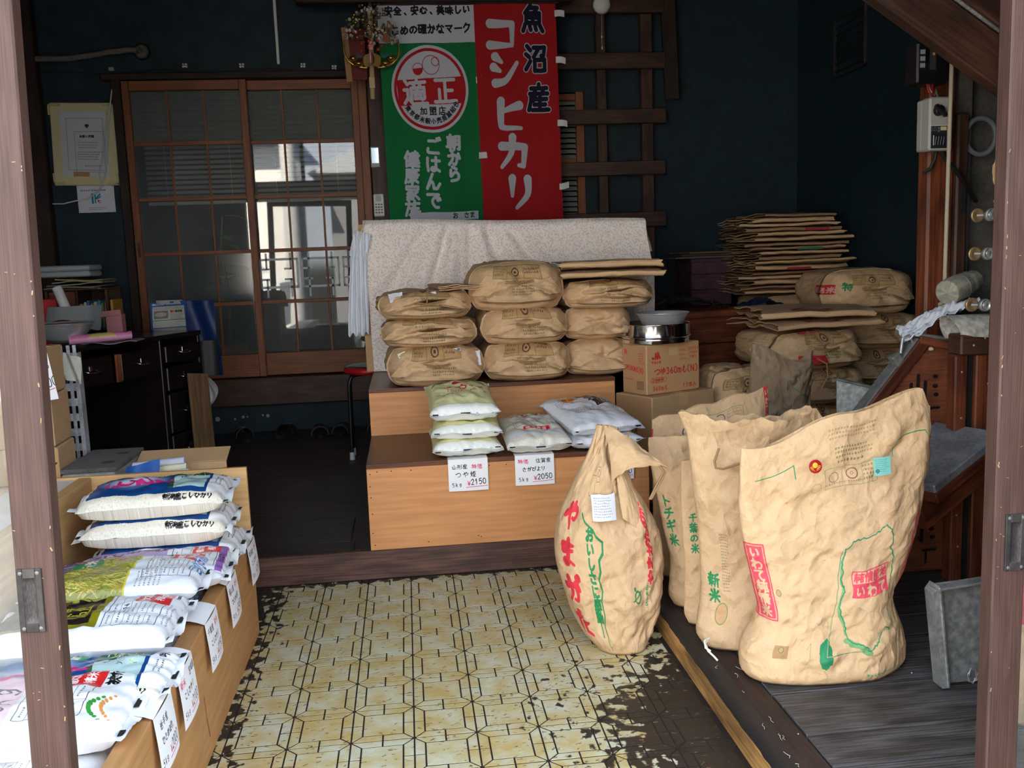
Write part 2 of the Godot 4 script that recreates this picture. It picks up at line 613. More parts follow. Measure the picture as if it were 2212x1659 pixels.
# ------------------------------------------------------------------ printed pictures
class Cv:
	static var strokes := {}
	var im: Image

	static func plain(w: int, h: int, c: Color) -> Cv:
		var r := Cv.new()
		r.im = Image.create_empty(w, h, false, Image.FORMAT_RGB8)
		r.im.fill(c)
		return r

	static func over(base: Image, w: int, h: int) -> Cv:
		var r := Cv.new()
		r.im = Image.create_empty(w, h, false, Image.FORMAT_RGB8)
		for y in range(0, h, base.get_height()):
			for x in range(0, w, base.get_width()):
				r.im.blit_rect(base, Rect2i(0, 0, base.get_width(), base.get_height()), Vector2i(x, y))
		return r

	func rect(x: float, y: float, w: float, h: float, c: Color):
		im.fill_rect(Rect2i(int(x), int(y), maxi(1, int(w)), maxi(1, int(h))), c)

	func frame(x: float, y: float, w: float, h: float, th: float, c: Color):
		rect(x, y, w, th, c)
		rect(x, y + h - th, w, th, c)
		rect(x, y, th, h, c)
		rect(x + w - th, y, th, h, c)

	func poly(p: PackedVector2Array, c: Color):
		var lo := INF
		var hi := -INF
		for q in p:
			lo = minf(lo, q.y)
			hi = maxf(hi, q.y)
		var y0 := maxi(0, int(floor(lo)))
		var y1 := mini(im.get_height() - 1, int(ceil(hi)))
		var m := p.size()
		for y in range(y0, y1 + 1):
			var yy := y + 0.5
			var xs := []
			for i in m:
				var a := p[i]
				var b := p[(i + 1) % m]
				if (a.y <= yy) != (b.y <= yy):
					xs.append(a.x + (yy - a.y) / (b.y - a.y) * (b.x - a.x))
			xs.sort()
			for k in range(0, xs.size() - 1, 2):
				var a := int(round(xs[k]))
				var b := int(round(xs[k + 1]))
				if b > a:
					im.fill_rect(Rect2i(a, y, b - a, 1), c)

	func disc(o: Vector2, r: float, c: Color):
		for y in range(int(floor(o.y - r)), int(ceil(o.y + r)) + 1):
			var d := r * r - (y + 0.5 - o.y) * (y + 0.5 - o.y)
			if d > 0 and y >= 0 and y < im.get_height():
				var a := int(round(o.x - sqrt(d)))
				var b := int(round(o.x + sqrt(d)))
				if b > a:
					im.fill_rect(Rect2i(a, y, b - a, 1), c)

	func oval(o: Vector2, rx: float, ry: float, c: Color, turn := 0.0):
		var p := PackedVector2Array()
		for i in 28:
			p.append(o + (Vector2(cos(TAU * i / 28) * rx, sin(TAU * i / 28) * ry)).rotated(turn))
		poly(p, c)

	func line(a: Vector2, b: Vector2, w: float, c: Color, w2 := -1.0):
		if w2 < 0:
			w2 = w
		var s := (b - a).normalized().orthogonal() * 0.5
		poly(PackedVector2Array([a + s * w, b + s * w2, b - s * w2, a - s * w]), c)
		if w > 2.5:
			disc(a, w * 0.5, c)
		if w2 > 2.5:
			disc(b, w2 * 0.5, c)

	func path(p: PackedVector2Array, w: float, c: Color, closed := false):
		for i in p.size() - (0 if closed else 1):
			line(p[i], p[(i + 1) % p.size()], w, c)

	func ring(o: Vector2, r: float, w: float, c: Color):
		var p := PackedVector2Array()
		for i in 40:
			p.append(o + Vector2.from_angle(TAU * i / 40) * r)
		path(p, w, c, true)

	func glyph(ch: String, x: Transform2D, w: float, c: Color, brush := 0.0):
		for s in strokes.get(ch, []):
			var m: int = s.size()
			for i in m - 1:
				var f0 := 1.0 + brush * (0.45 - float(i) / (m - 1))
				var f1 := 1.0 + brush * (0.45 - float(i + 1) / (m - 1))
				line(x * s[i], x * s[i + 1], w * f0, c, w * f1)

	# writes s from p (upper left of its first character); down: in a column; turn in radians about p
	func text(s: String, p: Vector2, size: float, w: float, c: Color, down := false, turn := 0.0, gap := 1.1, brush := 0.0, squash := 1.0):
		var at := Vector2.ZERO
		for ch in s:
			if ch == " ":
				at += Vector2(0, size * 0.5) if down else Vector2(size * 0.5 * squash, 0)
				continue
			var narrow := ch.unicode_at(0) < 128
			var x := Transform2D(turn, p) * Transform2D(0.0, Vector2(size * squash, size), 0.0, at)
			if narrow and not down:
				x = Transform2D(turn, p) * Transform2D(0.0, Vector2(size * squash * 0.72, size), 0.0, at)
			glyph(ch, x, w, c, brush)
			at += Vector2(0, size * gap) if down else Vector2(size * squash * gap * (0.72 if narrow else 1.0), 0)

	# rows of print too small to read
	func small_print(x: float, y: float, w: float, rows: int, step: float, c: Color, seed_at := 1):
		var g := RandomNumberGenerator.new()
		g.seed = seed_at
		for r in rows:
			var at := x
			var end := x + w * g.randf_range(0.7, 1.0)
			while at < end:
				var s := step * g.randf_range(0.3, 0.6)
				rect(at, y + r * step, s, maxf(1.0, step * 0.16), c)
				if g.randf() < 0.6:
					rect(at + s * 0.4, y + r * step - step * 0.2, maxf(1.0, step * 0.12), step * 0.55, c)
				rect(at, y + r * step + step * 0.25, s * 0.8, maxf(1.0, step * 0.12), c)
				at += s + step * 0.22

	func tex() -> ImageTexture:
		im.generate_mipmaps()
		return ImageTexture.create_from_image(im)

# ------------------------------------------------------------------ materials
var T := {}              # textures
var M := {}              # materials
var nz := FastNoiseLite.new()     # smooth lumps
var cr := FastNoiseLite.new()     # the facets of creased paper
var rng := RandomNumberGenerator.new()

func mat(c: Color, rough := 0.8, metal := 0.0, tex: Texture2D = null, nrm: Texture2D = null, depth := 1.0, scl := Vector3.ONE) -> StandardMaterial3D:
	var m := StandardMaterial3D.new()
	m.albedo_color = c
	m.roughness = rough
	m.metallic = metal
	if tex:
		m.albedo_texture = tex
	if nrm:
		m.normal_enabled = true
		m.normal_texture = nrm
		m.normal_scale = depth
	m.uv1_scale = scl
	return m

func rgb(r: int, g: int, b: int) -> Color:
	return Color8(r, g, b)

# noise bytes, w by h, stretched from sw by sh
func noise_bytes(w: int, h: int, sw: int, sh: int, freq: float, seed_at: int, octaves := 4, kind := FastNoiseLite.TYPE_SIMPLEX_SMOOTH) -> PackedByteArray:
	var f := FastNoiseLite.new()
	f.noise_type = kind
	f.seed = seed_at
	f.frequency = freq
	f.fractal_octaves = octaves
	if octaves < 0:
		f.fractal_type = FastNoiseLite.FRACTAL_RIDGED
		f.fractal_octaves = -octaves
		f.fractal_gain = 0.42
		f.domain_warp_enabled = true
		f.domain_warp_amplitude = 24.0
		f.domain_warp_frequency = freq
	if kind == FastNoiseLite.TYPE_CELLULAR:
		f.cellular_return_type = FastNoiseLite.RETURN_DISTANCE2_SUB
		f.cellular_jitter = 1.0
		f.fractal_type = FastNoiseLite.FRACTAL_NONE
	var im := f.get_seamless_image(sw, sh, false, false, 0.12)
	im.convert(Image.FORMAT_L8)
	if sw != w or sh != h:
		im.resize(w, h, Image.INTERPOLATE_CUBIC)
	return im.get_data()

func two_tone(w: int, h: int, a: PackedByteArray, wa: float, b: PackedByteArray, wb: float, lo: Color, hi: Color, gain := 1.6) -> Image:
	var lut := PackedByteArray()
	for i in 256:
		var k := clampf((i / 255.0 - 0.5) * gain + 0.5, 0, 1)
		var c := lo.lerp(hi, k)
		lut.append_array([c.r8, c.g8, c.b8])
	var o := PackedByteArray()
	o.resize(w * h * 3)
	for i in w * h:
		var k := clampi(int(a[i] * wa + b[i] * wb), 0, 255) * 3
		o[i * 3] = lut[k]
		o[i * 3 + 1] = lut[k + 1]
		o[i * 3 + 2] = lut[k + 2]
	return Image.create_from_data(w, h, false, Image.FORMAT_RGB8, o)

func normal_of(b: PackedByteArray, w: int, h: int, depth: float) -> ImageTexture:
	var im := Image.create_from_data(w, h, false, Image.FORMAT_L8, b)
	im.convert(Image.FORMAT_RGBA8)
	im.bump_map_to_normal_map(depth)
	im.generate_mipmaps()
	return ImageTexture.create_from_image(im)

func image_tex(im: Image) -> ImageTexture:
	im.generate_mipmaps()
	return ImageTexture.create_from_image(im)

var kraft: Image
const INK := Color8(112, 106, 62)
const GREEN := Color8(30, 128, 74)
const RED := Color8(206, 48, 58)

func prepare():
	learn_letters()
	rng.seed = 7
	nz.seed = 3
	nz.frequency = 1.0
	nz.fractal_octaves = 3
	cr.seed = 5
	cr.noise_type = FastNoiseLite.TYPE_CELLULAR
	cr.frequency = 1.0
	cr.cellular_jitter = 1.0
	cr.cellular_return_type = FastNoiseLite.RETURN_DISTANCE2_SUB
	cr.fractal_type = FastNoiseLite.FRACTAL_NONE
	cr.domain_warp_enabled = true
	cr.domain_warp_amplitude = 0.5
	cr.domain_warp_frequency = 1.2
	# grain along u
	var fine := noise_bytes(512, 512, 32, 512, 0.09, 11)
	var wide := noise_bytes(512, 512, 64, 128, 0.05, 12)
	T.wood = image_tex(two_tone(512, 512, fine, 0.6, wide, 0.4, rgb(188, 180, 170), rgb(255, 252, 248), 1.7))
	T.wood_dark = image_tex(two_tone(512, 512, fine, 0.45, wide, 0.55, rgb(140, 130, 124), rgb(255, 250, 244), 2.0))
	T.ply = image_tex(two_tone(512, 512, fine, 0.7, wide, 0.3, rgb(226, 219, 210), rgb(255, 254, 252), 1.5))
	T.wood_n = normal_of(fine, 512, 512, 2.0)
	var lump := noise_bytes(512, 512, 512, 512, 0.012, 21, 5)
	var speck := noise_bytes(512, 512, 512, 512, 0.12, 22, 2)
	T.patchy = image_tex(two_tone(512, 512, lump, 0.65, speck, 0.35, rgb(176, 176, 178), rgb(255, 255, 255), 1.8))
	T.fine_n = normal_of(speck, 512, 512, 1.5)
	T.worn_metal = image_tex(two_tone(512, 512, lump, 0.45, speck, 0.55, rgb(170, 168, 160), rgb(255, 255, 255), 2.0))
	var crumple := noise_bytes(1024, 1024, 1024, 1024, 0.0045, 31, -3, FastNoiseLite.TYPE_SIMPLEX)
	var crumple2 := noise_bytes(1024, 1024, 1024, 1024, 0.02, 32, 1, FastNoiseLite.TYPE_CELLULAR)
	for i in crumple.size():
		crumple[i] = (crumple[i] * 3 + crumple2[i]) / 4
	T.paper_n = normal_of(crumple, 1024, 1024, 9.0)
	kraft = two_tone(512, 512, lump, 0.3, speck, 0.7, rgb(196, 161, 121), rgb(209, 175, 135), 1.2)
	T.kraft = image_tex(kraft.duplicate())
	# the floral cotton on the panel
	var fl := Cv.plain(512, 512, rgb(246, 236, 230))
	var g := RandomNumberGenerator.new()
	g.seed = 40
	for i in 3600:
		var p := Vector2(g.randf() * 512, g.randf() * 512)
		var k := g.randf()
		var c := rgb(222, 200, 190) if k < 0.55 else (rgb(244, 238, 234) if k < 0.85 else rgb(208, 206, 208))
		for q in 4:
			fl.disc(p + Vector2.from_angle(q * PI / 2 + k * 6.0) * 2.0, 1.5, c)
		fl.line(p, p + Vector2.from_angle(k * 20.0) * 6.0, 1.2, rgb(220, 206, 198))
	T.floral = fl.tex()
	M.bench_front = mat(rgb(214, 150, 96), 0.55, 0, T.ply, null, 1, Vector3(1, 1, 1))
	M.bench_top = mat(rgb(112, 74, 52), 0.32, 0, T.wood)
	M.bench_edge = mat(rgb(120, 66, 40), 0.5, 0, T.wood)
	M.counter = mat(rgb(196, 146, 94), 0.5, 0, T.ply)
	M.counter_pale = mat(rgb(214, 172, 118), 0.55, 0, T.ply)
	M.post = mat(rgb(90, 64, 56), 0.62, 0, T.wood, T.wood_n, 0.5, Vector3(1.5, 7, 1))
	M.post_side = mat(rgb(74, 54, 52), 0.7, 0, T.wood_dark, T.wood_n, 0.7, Vector3(2, 3, 1))
	M.door_wood = mat(rgb(150, 88, 46), 0.5, 0, T.wood, null, 1, Vector3(1, 3, 1))
	M.brown = mat(rgb(86, 56, 42), 0.55, 0, T.wood_dark, null, 1, Vector3(1, 2, 1))
	M.brown_dark = mat(rgb(58, 38, 32), 0.7, 0, T.wood_dark, null, 1, Vector3(1, 2, 1))
	M.riser = mat(rgb(104, 72, 62), 0.5, 0, T.wood_dark, null, 1, Vector3(1, 3, 1))
	M.machine = mat(rgb(138, 74, 44), 0.5, 0, T.wood_dark, null, 1, Vector3(1, 2, 1))
	M.black_wood = mat(rgb(62, 54, 52), 0.36, 0, T.wood_dark, T.wood_n, 0.5, Vector3(1, 2, 1))
	M.desk = mat(rgb(38, 30, 30), 0.22, 0, T.wood)
	M.platform = mat(rgb(92, 90, 92), 0.62, 0, T.wood_dark, T.wood_n, 1.2, Vector3(1.3, 2.5, 1))
	M.rubber = mat(rgb(34, 32, 33), 0.6, 0, T.patchy, null, 1, Vector3(3, 3, 1))
	M.gold = mat(rgb(190, 146, 84), 0.7, 0, T.wood_dark, null, 1, Vector3(1, 2, 1))
	M.blue = mat(rgb(13, 44, 56), 0.7, 0, T.patchy, T.fine_n, 0.5, Vector3(1, 1, 1))
	M.ceiling = mat(rgb(36, 28, 24), 0.8, 0, T.wood_dark)
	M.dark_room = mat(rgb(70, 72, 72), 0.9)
	M.chrome = mat(rgb(225, 227, 230), 0.12, 1.0)
	M.alu = mat(rgb(222, 224, 226), 0.36, 0.6, T.worn_metal)
	M.bowl = mat(rgb(206, 212, 216), 0.32, 0.6)
	M.zinc = mat(rgb(150, 152, 150), 0.5, 0.3, T.patchy, null, 1, Vector3(2, 2, 1))
	M.bronze = mat(rgb(92, 88, 86), 0.5, 0.7, T.patchy)
	M.black = mat(rgb(20, 20, 22), 0.35)
	M.black_matte = mat(rgb(24, 24, 25), 0.8)
	M.white_plastic = mat(rgb(222, 222, 220), 0.35)
	M.grey_plastic = mat(rgb(168, 166, 160), 0.45)
	M.red_plastic = mat(rgb(170, 24, 30), 0.35)
	M.white_paper = mat(rgb(236, 236, 238), 0.85)
	M.card = mat(rgb(188, 150, 104), 0.85, 0, T.kraft, null, 1, Vector3(2, 2, 1))
	M.card.albedo_color = rgb(244, 240, 232)
	M.kraft = mat(Color.WHITE, 0.72, 0, T.kraft, T.paper_n, 0.7)
	M.kraft_dark = mat(rgb(196, 190, 182), 0.75, 0, T.kraft, T.paper_n, 0.7)
	M.twine = mat(rgb(150, 116, 80), 0.9)
	M.white_twine = mat(rgb(220, 212, 196), 0.9)
	M.rope = mat(rgb(188, 176, 154), 0.95)
	M.glass = mat(Color(0.93, 0.97, 0.96, 0.06), 0.02)
	M.glass.transparency = BaseMaterial3D.TRANSPARENCY_ALPHA
	M.glass.metallic_specular = 1.0
	M.cable = mat(rgb(205, 205, 205), 0.5)
	M.dark_cable = mat(rgb(30, 28, 28), 0.6)
	M.teal_tape = mat(rgb(120, 205, 190), 0.6)
	M.yellow = mat(rgb(226, 190, 60), 0.5)
	M.blue_plastic = mat(rgb(40, 92, 170), 0.45)
	M.gold_leaf = mat(rgb(214, 176, 84), 0.25, 0.9)
	M.straw = mat(rgb(186, 150, 88), 0.85, 0, T.wood)
	M.film = mat(rgb(236, 238, 240), 0.25)

# ------------------------------------------------------------------ the room
func V(x: float, y: float, z: float) -> Vector3:
	return Vector3(x, y, z)

func build_shell():
	# the bed under the floor tiles, and the ground floor round it
	var b := MB.new()
	b.bx(V(-2.2, -0.12, -0.04), V(2.7, -0.0008, 1.95), 0.0)
	struct("floor", b, mat(rgb(40, 26, 18), 0.9, 0, T.patchy, null, 1, Vector3(3, 3, 1)), Vector3.ZERO)
	# raised boards at the back
	b = MB.new()
	b.bx(V(-2.2, -0.12, -2.75), V(2.7, 0.094, -0.065), 0.0)
	var deck := struct("trim_1", b, M.black_matte, V(0, 0, -1.4), "black raised board floor running back to the sliding doors", "floor")
	var g := RandomNumberGenerator.new()
	g.seed = 3
	var z := -0.072
	var row := 0
	while z > -2.62:
		var w := 0.112
		var zz := maxf(z - w, -2.645)
		# the boards run from wall to wall; a shorter strip of boards lies next to the shelf
		var cuts := [-2.1, -0.97, -0.20, 0.9, 2.6] if row == 0 else ([-2.1, -0.215, 0.9, 2.6] if row < 4 else [-2.1, -0.165, 0.9, 2.6])
		for i in cuts.size() - 1:
			var m := MB.new()
			var lift := g.randf_range(0, 0.0015)
			m.bx(V(cuts[i] + 0.0015, 0.09, zz + 0.0018), V(cuts[i + 1] - 0.0015, 0.1045 + lift, z - 0.0018), 0.0018, 0)
			part(deck, "plank", m, M.black_wood)
		z -= w
		row += 1
	# the step up to it
	b = MB.new()
	b.bx(V(-2.2, 0.0, -0.066), V(0.735, 0.1055, -0.043), 0.003, 0)
	struct("trim_2", b, M.riser, V(0, 0, -0.05), "dark brown step board under the raised floor", "step")
	# platform on the right
	b = MB.new()
	b.bx(V(0.752, -0.12, -0.04), V(2.7, 0.072, 1.78), 0.0)
	var plat := struct("trim_3", b, M.black_matte, V(1.6, 0, 0.9), "low black timber platform under the open sacks", "platform")
	var zs := [1.78, 1.66, 1.53, 1.405, 1.275, 1.21, 1.08, 0.95, 0.82, 0.69, 0.56, 0.43, 0.30, 0.17, 0.04, -0.04]
	for i in zs.size() - 1:
		var m := MB.new()
		m.bx(V(0.845, 0.06, zs[i + 1] + 0.002), V(2.62, 0.0815 + (0.005 if i == 3 else g.randf_range(0, 0.0015)), zs[i] - 0.002), 0.002, 0)
		part(plat, "plank", m, M.platform)
	var m := MB.new()
	m.bx(V(0.775, 0.06, -0.04), V(0.842, 0.0835, 1.78), 0.003)
	part(plat, "edge_board", m, M.brown_dark)
	m = MB.new()          # the yellowish side plank
	m.bx(V(0.735, 0.0, -0.04), V(0.755, 0.062, 1.78), 0.002)
	part(plat, "side_board", m, M.gold)
	m = MB.new()          # black rubber nosing with a rolled edge
	m.surf(5, 70, func(u: float, w: float): 
		var a := lerpf(PI * 1.05, PI * 0.5, clampf(u * 1.6, 0, 1))
		var o := V(0.75 + cos(a) * 0.016, 0.068 + sin(a) * 0.018, lerpf(1.78, -0.04, w))
		if u > 0.625:
			o.x += (u - 0.625) * 0.08
		return o + V(nz.get_noise_2d(w * 30, 3) * 0.003, nz.get_noise_2d(w * 40, 9) * 0.002, 0))
	m.smooth()
	part(plat, "edge_strip", m, M.rubber)
	m = MB.new()          # threads fraying off the strip and pale scraps on the boards
	for i in 15:
		var zz := g.randf_range(0.75, 1.6)
		var p := V(0.765 + g.randf() * 0.05, 0.0885, zz)
		var path := [p]
		for k in 3:
			p += V(g.randf_range(-0.006, 0.006), g.randf_range(0, 0.001), g.randf_range(0.003, 0.012))
			path.append(p)
		m.tube(path, 0.0005, 4)
	for i in 16:
		var p := V(g.randf_range(0.80, 1.35), 0.085, g.randf_range(0.8, 1.5))
		m.ball(p, g.randf_range(0.0014, 0.003), 6, 0.5)
	var fr := part(plat, "frayed_thread", m, M.white_twine)
	fr.set_meta("kind", "stuff")
	# walls
	b = MB.new()
	b.bx(V(-2.2, 0.0, -2.75), V(-1.585, 2.8, -2.65), 0.0)
	b.bx(V(-1.585, 2.262, -2.75), V(-0.14, 2.8, -2.65), 0.0)
	b.bx(V(-1.585, 0.0, -2.75), V(-0.14, 0.42, -2.65), 0.0)
	b.bx(V(-0.14, 0.0, -2.75), V(0.86, 2.8, -2.65), 0.0)
	b.bx(V(0.86, 2.12, -2.75), V(1.19, 2.8, -2.65), 0.0)
	b.bx(V(0.86, 0.0, -2.75), V(1.19, 0.6, -2.65), 0.0)
	b.bx(V(1.19, 0.0, -2.75), V(2.7, 2.8, -2.65), 0.0)
	struct("wall_back", b, M.blue, V(0, 0, -2.7))
	b = MB.new()
	b.bx(V(2.57, 0.0, -2.65), V(2.7, 2.8, 1.95), 0.0)
	struct("wall_right", b, M.blue, V(2.6, 0, 0))
	b = MB.new()
	b.bx(V(-2.2, 0.0, -2.65), V(-2.09, 2.8, 1.95), 0.0)
	struct("wall_left", b, M.blue, V(-2.1, 0, 0))
	b = MB.new()
	b.bx(V(-2.3, 2.72, -4.7), V(2.8, 2.9, 1.95), 0.0)
	struct("ceiling", b, M.ceiling, V(0, 2.8, 0))
	# front wall over and beside the opening: lintel, transom posts
	b = MB.new()
	b.bx(V(-2.3, 0.0, 1.86), V(-1.62, 2.9, 1.96), 0.0)
	b.bx(V(1.13, 0.0, 1.80), V(2.8, 2.9, 1.96), 0.0)  # unseen stretch, widened up to the door leaf to block light from the right
	b.bx(V(-2.3, 2.42, 1.86), V(2.8, 2.9, 1.96), 0.0)
	b.bx(V(-1.62, 1.80, 1.70), V(1.14, 2.0, 1.90), 0.003)
	for x in [-1.60, -1.0, -0.4, 0.2, 0.8, 1.11]:
		b.bx(V(x - 0.02, 2.0, 1.86), V(x + 0.02, 2.42, 1.90), 0.002)
	struct("wall_front", b, M.post_side, V(0, 0, 1.9))
	# the dark living room behind the doors
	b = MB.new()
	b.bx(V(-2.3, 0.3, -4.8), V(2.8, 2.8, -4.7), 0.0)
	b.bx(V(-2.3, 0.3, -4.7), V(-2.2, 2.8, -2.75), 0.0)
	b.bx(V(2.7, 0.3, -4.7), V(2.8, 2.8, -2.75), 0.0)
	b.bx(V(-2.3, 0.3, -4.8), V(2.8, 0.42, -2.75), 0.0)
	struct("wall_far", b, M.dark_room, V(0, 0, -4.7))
	# beams at the back
	b = MB.new()
	b.bx(V(-1.66, 2.226, -2.69), V(-0.1, 2.262, -2.60), 0.003)
	b.bx(V(-1.605, 0.44, -2.70), V(-1.555, 2.226, -2.60), 0.003)
	struct("trim_4", b, M.brown_dark, V(-0.9, 2.2, -2.65), "dark head beam and jamb of the sliding doors", "door frame")
	b = MB.new()
	b.bx(V(-2.09, 0.275, -2.70), V(-0.05, 0.445, -2.60), 0.004)
	struct("trim_5", b, M.brown, V(-0.9, 0.3, -2.65), "brown sill beam under the sliding doors", "sill")
	b = MB.new()
	b.bx(V(-0.5, 2.585, -2.46), V(1.08, 2.72, -2.36), 0.004)
	struct("trim_6", b, M.brown_dark, V(0.5, 2.6, -2.4), "dark beam that the two banners hang from", "beam")
	b = MB.new()
	b.bx(V(-0.135, 0.44, -2.66), V(-0.035, 2.72, -2.56), 0.006)
	struct("trim_7", b, M.brown, V(-0.085, 0.44, -2.6), "brown pillar between the doors and the green banner", "pillar")
	b = MB.new()
	b.bx(V(-2.09, 0.106, -2.65), V(-2.0, 2.72, -2.57), 0.006)
	struct("trim_8", b, M.brown_dark, V(-2.05, 0.1, -2.6), "dark corner pillar left of the certificate", "pillar")

# the vinyl floor: square fields in a net of long hexagons
func build_tiles():
	var X0 := -0.78
	var Z0 := -0.08
	var W := 1.64
	var D := 2.06
	var tw := 1024
	var th := 1280
	var lump := noise_bytes(512, 512, 512, 512, 0.01, 51, 4)
	var streak := noise_bytes(512, 512, 128, 512, 0.05, 52, 3)
	var rag := noise_bytes(512, 512, 512, 512, 0.03, 53, 5)
	var o := PackedByteArray()
	o.resize(tw * th * 3)
	var tint := []
	var g := RandomNumberGenerator.new()
	g.seed = 9
	for i in 400:
		tint.append(g.randf())
	for y in th:
		var z := Z0 + D * y / th
		var row := int(floor(z / 0.1577)) + 2
		for x in tw:
			var xx := X0 + W * x / tw
			var id: float = tint[(row * 17 + int(floor(xx / 0.15)) + 8) % 400]
			var a := lump[((y * 2) % 512) * 512 + (x * 2) % 512] / 255.0
			var s := streak[((y * 3 + x) % 512) * 512 + (x * 3 - y) % 512 if x * 3 >= y else 0] / 255.0
			var r := rag[(y % 512) * 512 + x % 512] / 255.0
			var yel := clampf(0.25 + id * 0.45 + (a - 0.5) * 1.3, 0, 1)
			var cr_ := lerpf(202, 192, yel) + (s - 0.5) * 16
			var cg := lerpf(199, 166, yel) + (s - 0.5) * 16
			var cb := lerpf(172, 106, yel) + (s - 0.5) * 12
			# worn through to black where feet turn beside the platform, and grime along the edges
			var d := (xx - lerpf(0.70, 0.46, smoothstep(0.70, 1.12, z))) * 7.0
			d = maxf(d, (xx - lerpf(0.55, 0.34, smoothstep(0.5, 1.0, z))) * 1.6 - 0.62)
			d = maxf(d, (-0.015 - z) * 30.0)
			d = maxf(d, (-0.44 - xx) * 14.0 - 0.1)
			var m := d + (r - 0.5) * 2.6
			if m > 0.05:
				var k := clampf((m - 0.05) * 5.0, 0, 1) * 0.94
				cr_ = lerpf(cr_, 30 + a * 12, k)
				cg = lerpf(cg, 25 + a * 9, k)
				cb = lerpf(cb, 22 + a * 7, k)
			var q := (y * tw + x) * 3
			o[q] = int(clampf(cr_, 0, 255))
			o[q + 1] = int(clampf(cg, 0, 255))
			o[q + 2] = int(clampf(cb, 0, 255))
	var cv := Cv.new()
	cv.im = Image.create_from_data(tw, th, false, Image.FORMAT_RGB8, o)
	# the printed marble's short dark veins
	for i in 4200:
		var p := Vector2(g.randf() * tw, g.randf() * th)
		var dir := Vector2.from_angle(g.randf_range(-0.9, 0.5))
		var l := g.randf_range(2, 9)
		var k := g.randf()
		var c := rgb(96, 80, 50) if k < 0.6 else (rgb(60, 48, 34) if k < 0.85 else rgb(156, 120, 70))
		cv.line(p, p + dir * l, g.randf_range(0.8, 1.7), c)
	var tm := mat(Color.WHITE, 0.5, 0, cv.tex())
	var fl: Node3D = get_node("floor")
	var gap := 0.0020
	var small := []
	for i in range(-5, 5):
		for j in range(-1, 10):
			var x := i * 0.15
			var z := j * 0.1577
			var sq := PackedVector2Array([Vector2(x + 0.026, z + 0.027), Vector2(x + 0.124, z + 0.027), Vector2(x + 0.124, z + 0.1307), Vector2(x + 0.026, z + 0.1307)])
			tile(fl, "floor_tile", sq, gap, tm, X0, Z0, W, D, g)
			for s in [-1.0, 1.0]:
				# the four pieces of the hexagon that runs back, and of the one that runs across
				small.append([x, z + 0.0788, PackedVector2Array([Vector2(x, z), Vector2(x + 0.026 * s, z + 0.027), Vector2(x + 0.026 * s, z + 0.0788), Vector2(x, z + 0.0788)])])
				small.append([x, z + 0.12, PackedVector2Array([Vector2(x, z + 0.0788), Vector2(x + 0.026 * s, z + 0.0788), Vector2(x + 0.026 * s, z + 0.1307), Vector2(x, z + 0.1577)])])
				small.append([x + 0.04, z, PackedVector2Array([Vector2(x, z), Vector2(x + 0.026, z + 0.027 * s), Vector2(x + 0.075, z + 0.027 * s), Vector2(x + 0.075, z)])])
				small.append([x + 0.11, z, PackedVector2Array([Vector2(x + 0.075, z), Vector2(x + 0.075, z + 0.027 * s), Vector2(x + 0.124, z + 0.027 * s), Vector2(x + 0.15, z)])])
	small.sort_custom(func(p, q2) -> bool: return p[1] > q2[1])
	var rest := MB.new()
	var made := 0
	for s in small:
		if s[1] < 1.3 and s[1] > -0.02 and absf(s[0] - 0.13) < 0.62 and made < 290:
			tile(fl, "border_tile", s[2], gap, tm, X0, Z0, W, D, g)
			made += 1
		else:
			tile_shape(rest, s[2], gap, X0, Z0, W, D, 0.0)
	var r := part(fl, "border_tiles", rest, tm)
	r.set_meta("kind", "stuff")

func tile(fl: Node3D, called: String, p: PackedVector2Array, gap: float, m: Material, X0: float, Z0: float, W: float, D: float, g: RandomNumberGenerator):
	var b := MB.new()
	tile_shape(b, p, gap, X0, Z0, W, D, g.randf_range(-0.0003, 0.0003))
	part(fl, called, b, m)

func tile_shape(b: MB, p: PackedVector2Array, gap: float, X0: float, Z0: float, W: float, D: float, lift: float):
	var q := Geometry2D.offset_polygon(p, -gap)
	if q.is_empty():
		return
	var c: PackedVector2Array = q[0]
	if c.size() < 3:
		return
	var top: Array = Geometry2D.offset_polygon(c, -0.0001)
	if top.is_empty() or top[0].size() != c.size():
		top = [c]
	var tp: PackedVector2Array = top[0]
	if not Geometry2D.is_polygon_clockwise(tp):
		tp.reverse()
	var y := lift
	var k := b.v.size()
	for i in tp.size():
		b.v.append(V(tp[i].x, y, tp[i].y))
		b.n.append(Vector3.UP)
		b.t.append(Vector2((tp[i].x - X0) / W, (tp[i].y - Z0) / D))
	for i in range(1, tp.size() - 1):
		var fn := (b.v[k + i] - b.v[k]).cross(b.v[k + i + 1] - b.v[k])
		b.ix.append_array([k, k + i + 1, k + i] if fn.y > 0 else [k, k + i, k + i + 1])
	for i in tp.size():
		var a := tp[i]
		var d := tp[(i + 1) % tp.size()]
		var mid := (a + d) * 0.5
		var out := (d - a).orthogonal().normalized()
		var cen := Vector2.ZERO
		for w in tp:
			cen += w / tp.size()
		if out.dot(mid - cen) < 0:
			out = -out
		var ta := Vector2((a.x - X0) / W, (a.y - Z0) / D)
		var td := Vector2((d.x - X0) / W, (d.y - Z0) / D)
		var a2 := a + out * 0.0001
		var d2 := d + out * 0.0001
		var n1 := (V(d.x, y, d.y) - V(a.x, y, a.y)).cross(V(a2.x, y - 0.002, a2.y) - V(a.x, y, a.y))
		if n1.y > 0:
			b.quad(V(a.x, y, a.y), V(d.x, y, d.y), V(d2.x, y - 0.0010, d2.y), V(a2.x, y - 0.0010, a2.y), ta, td, td, ta)
		else:
			b.quad(V(d.x, y, d.y), V(a.x, y, a.y), V(a2.x, y - 0.0010, a2.y), V(d2.x, y - 0.0010, d2.y), td, ta, ta, td)

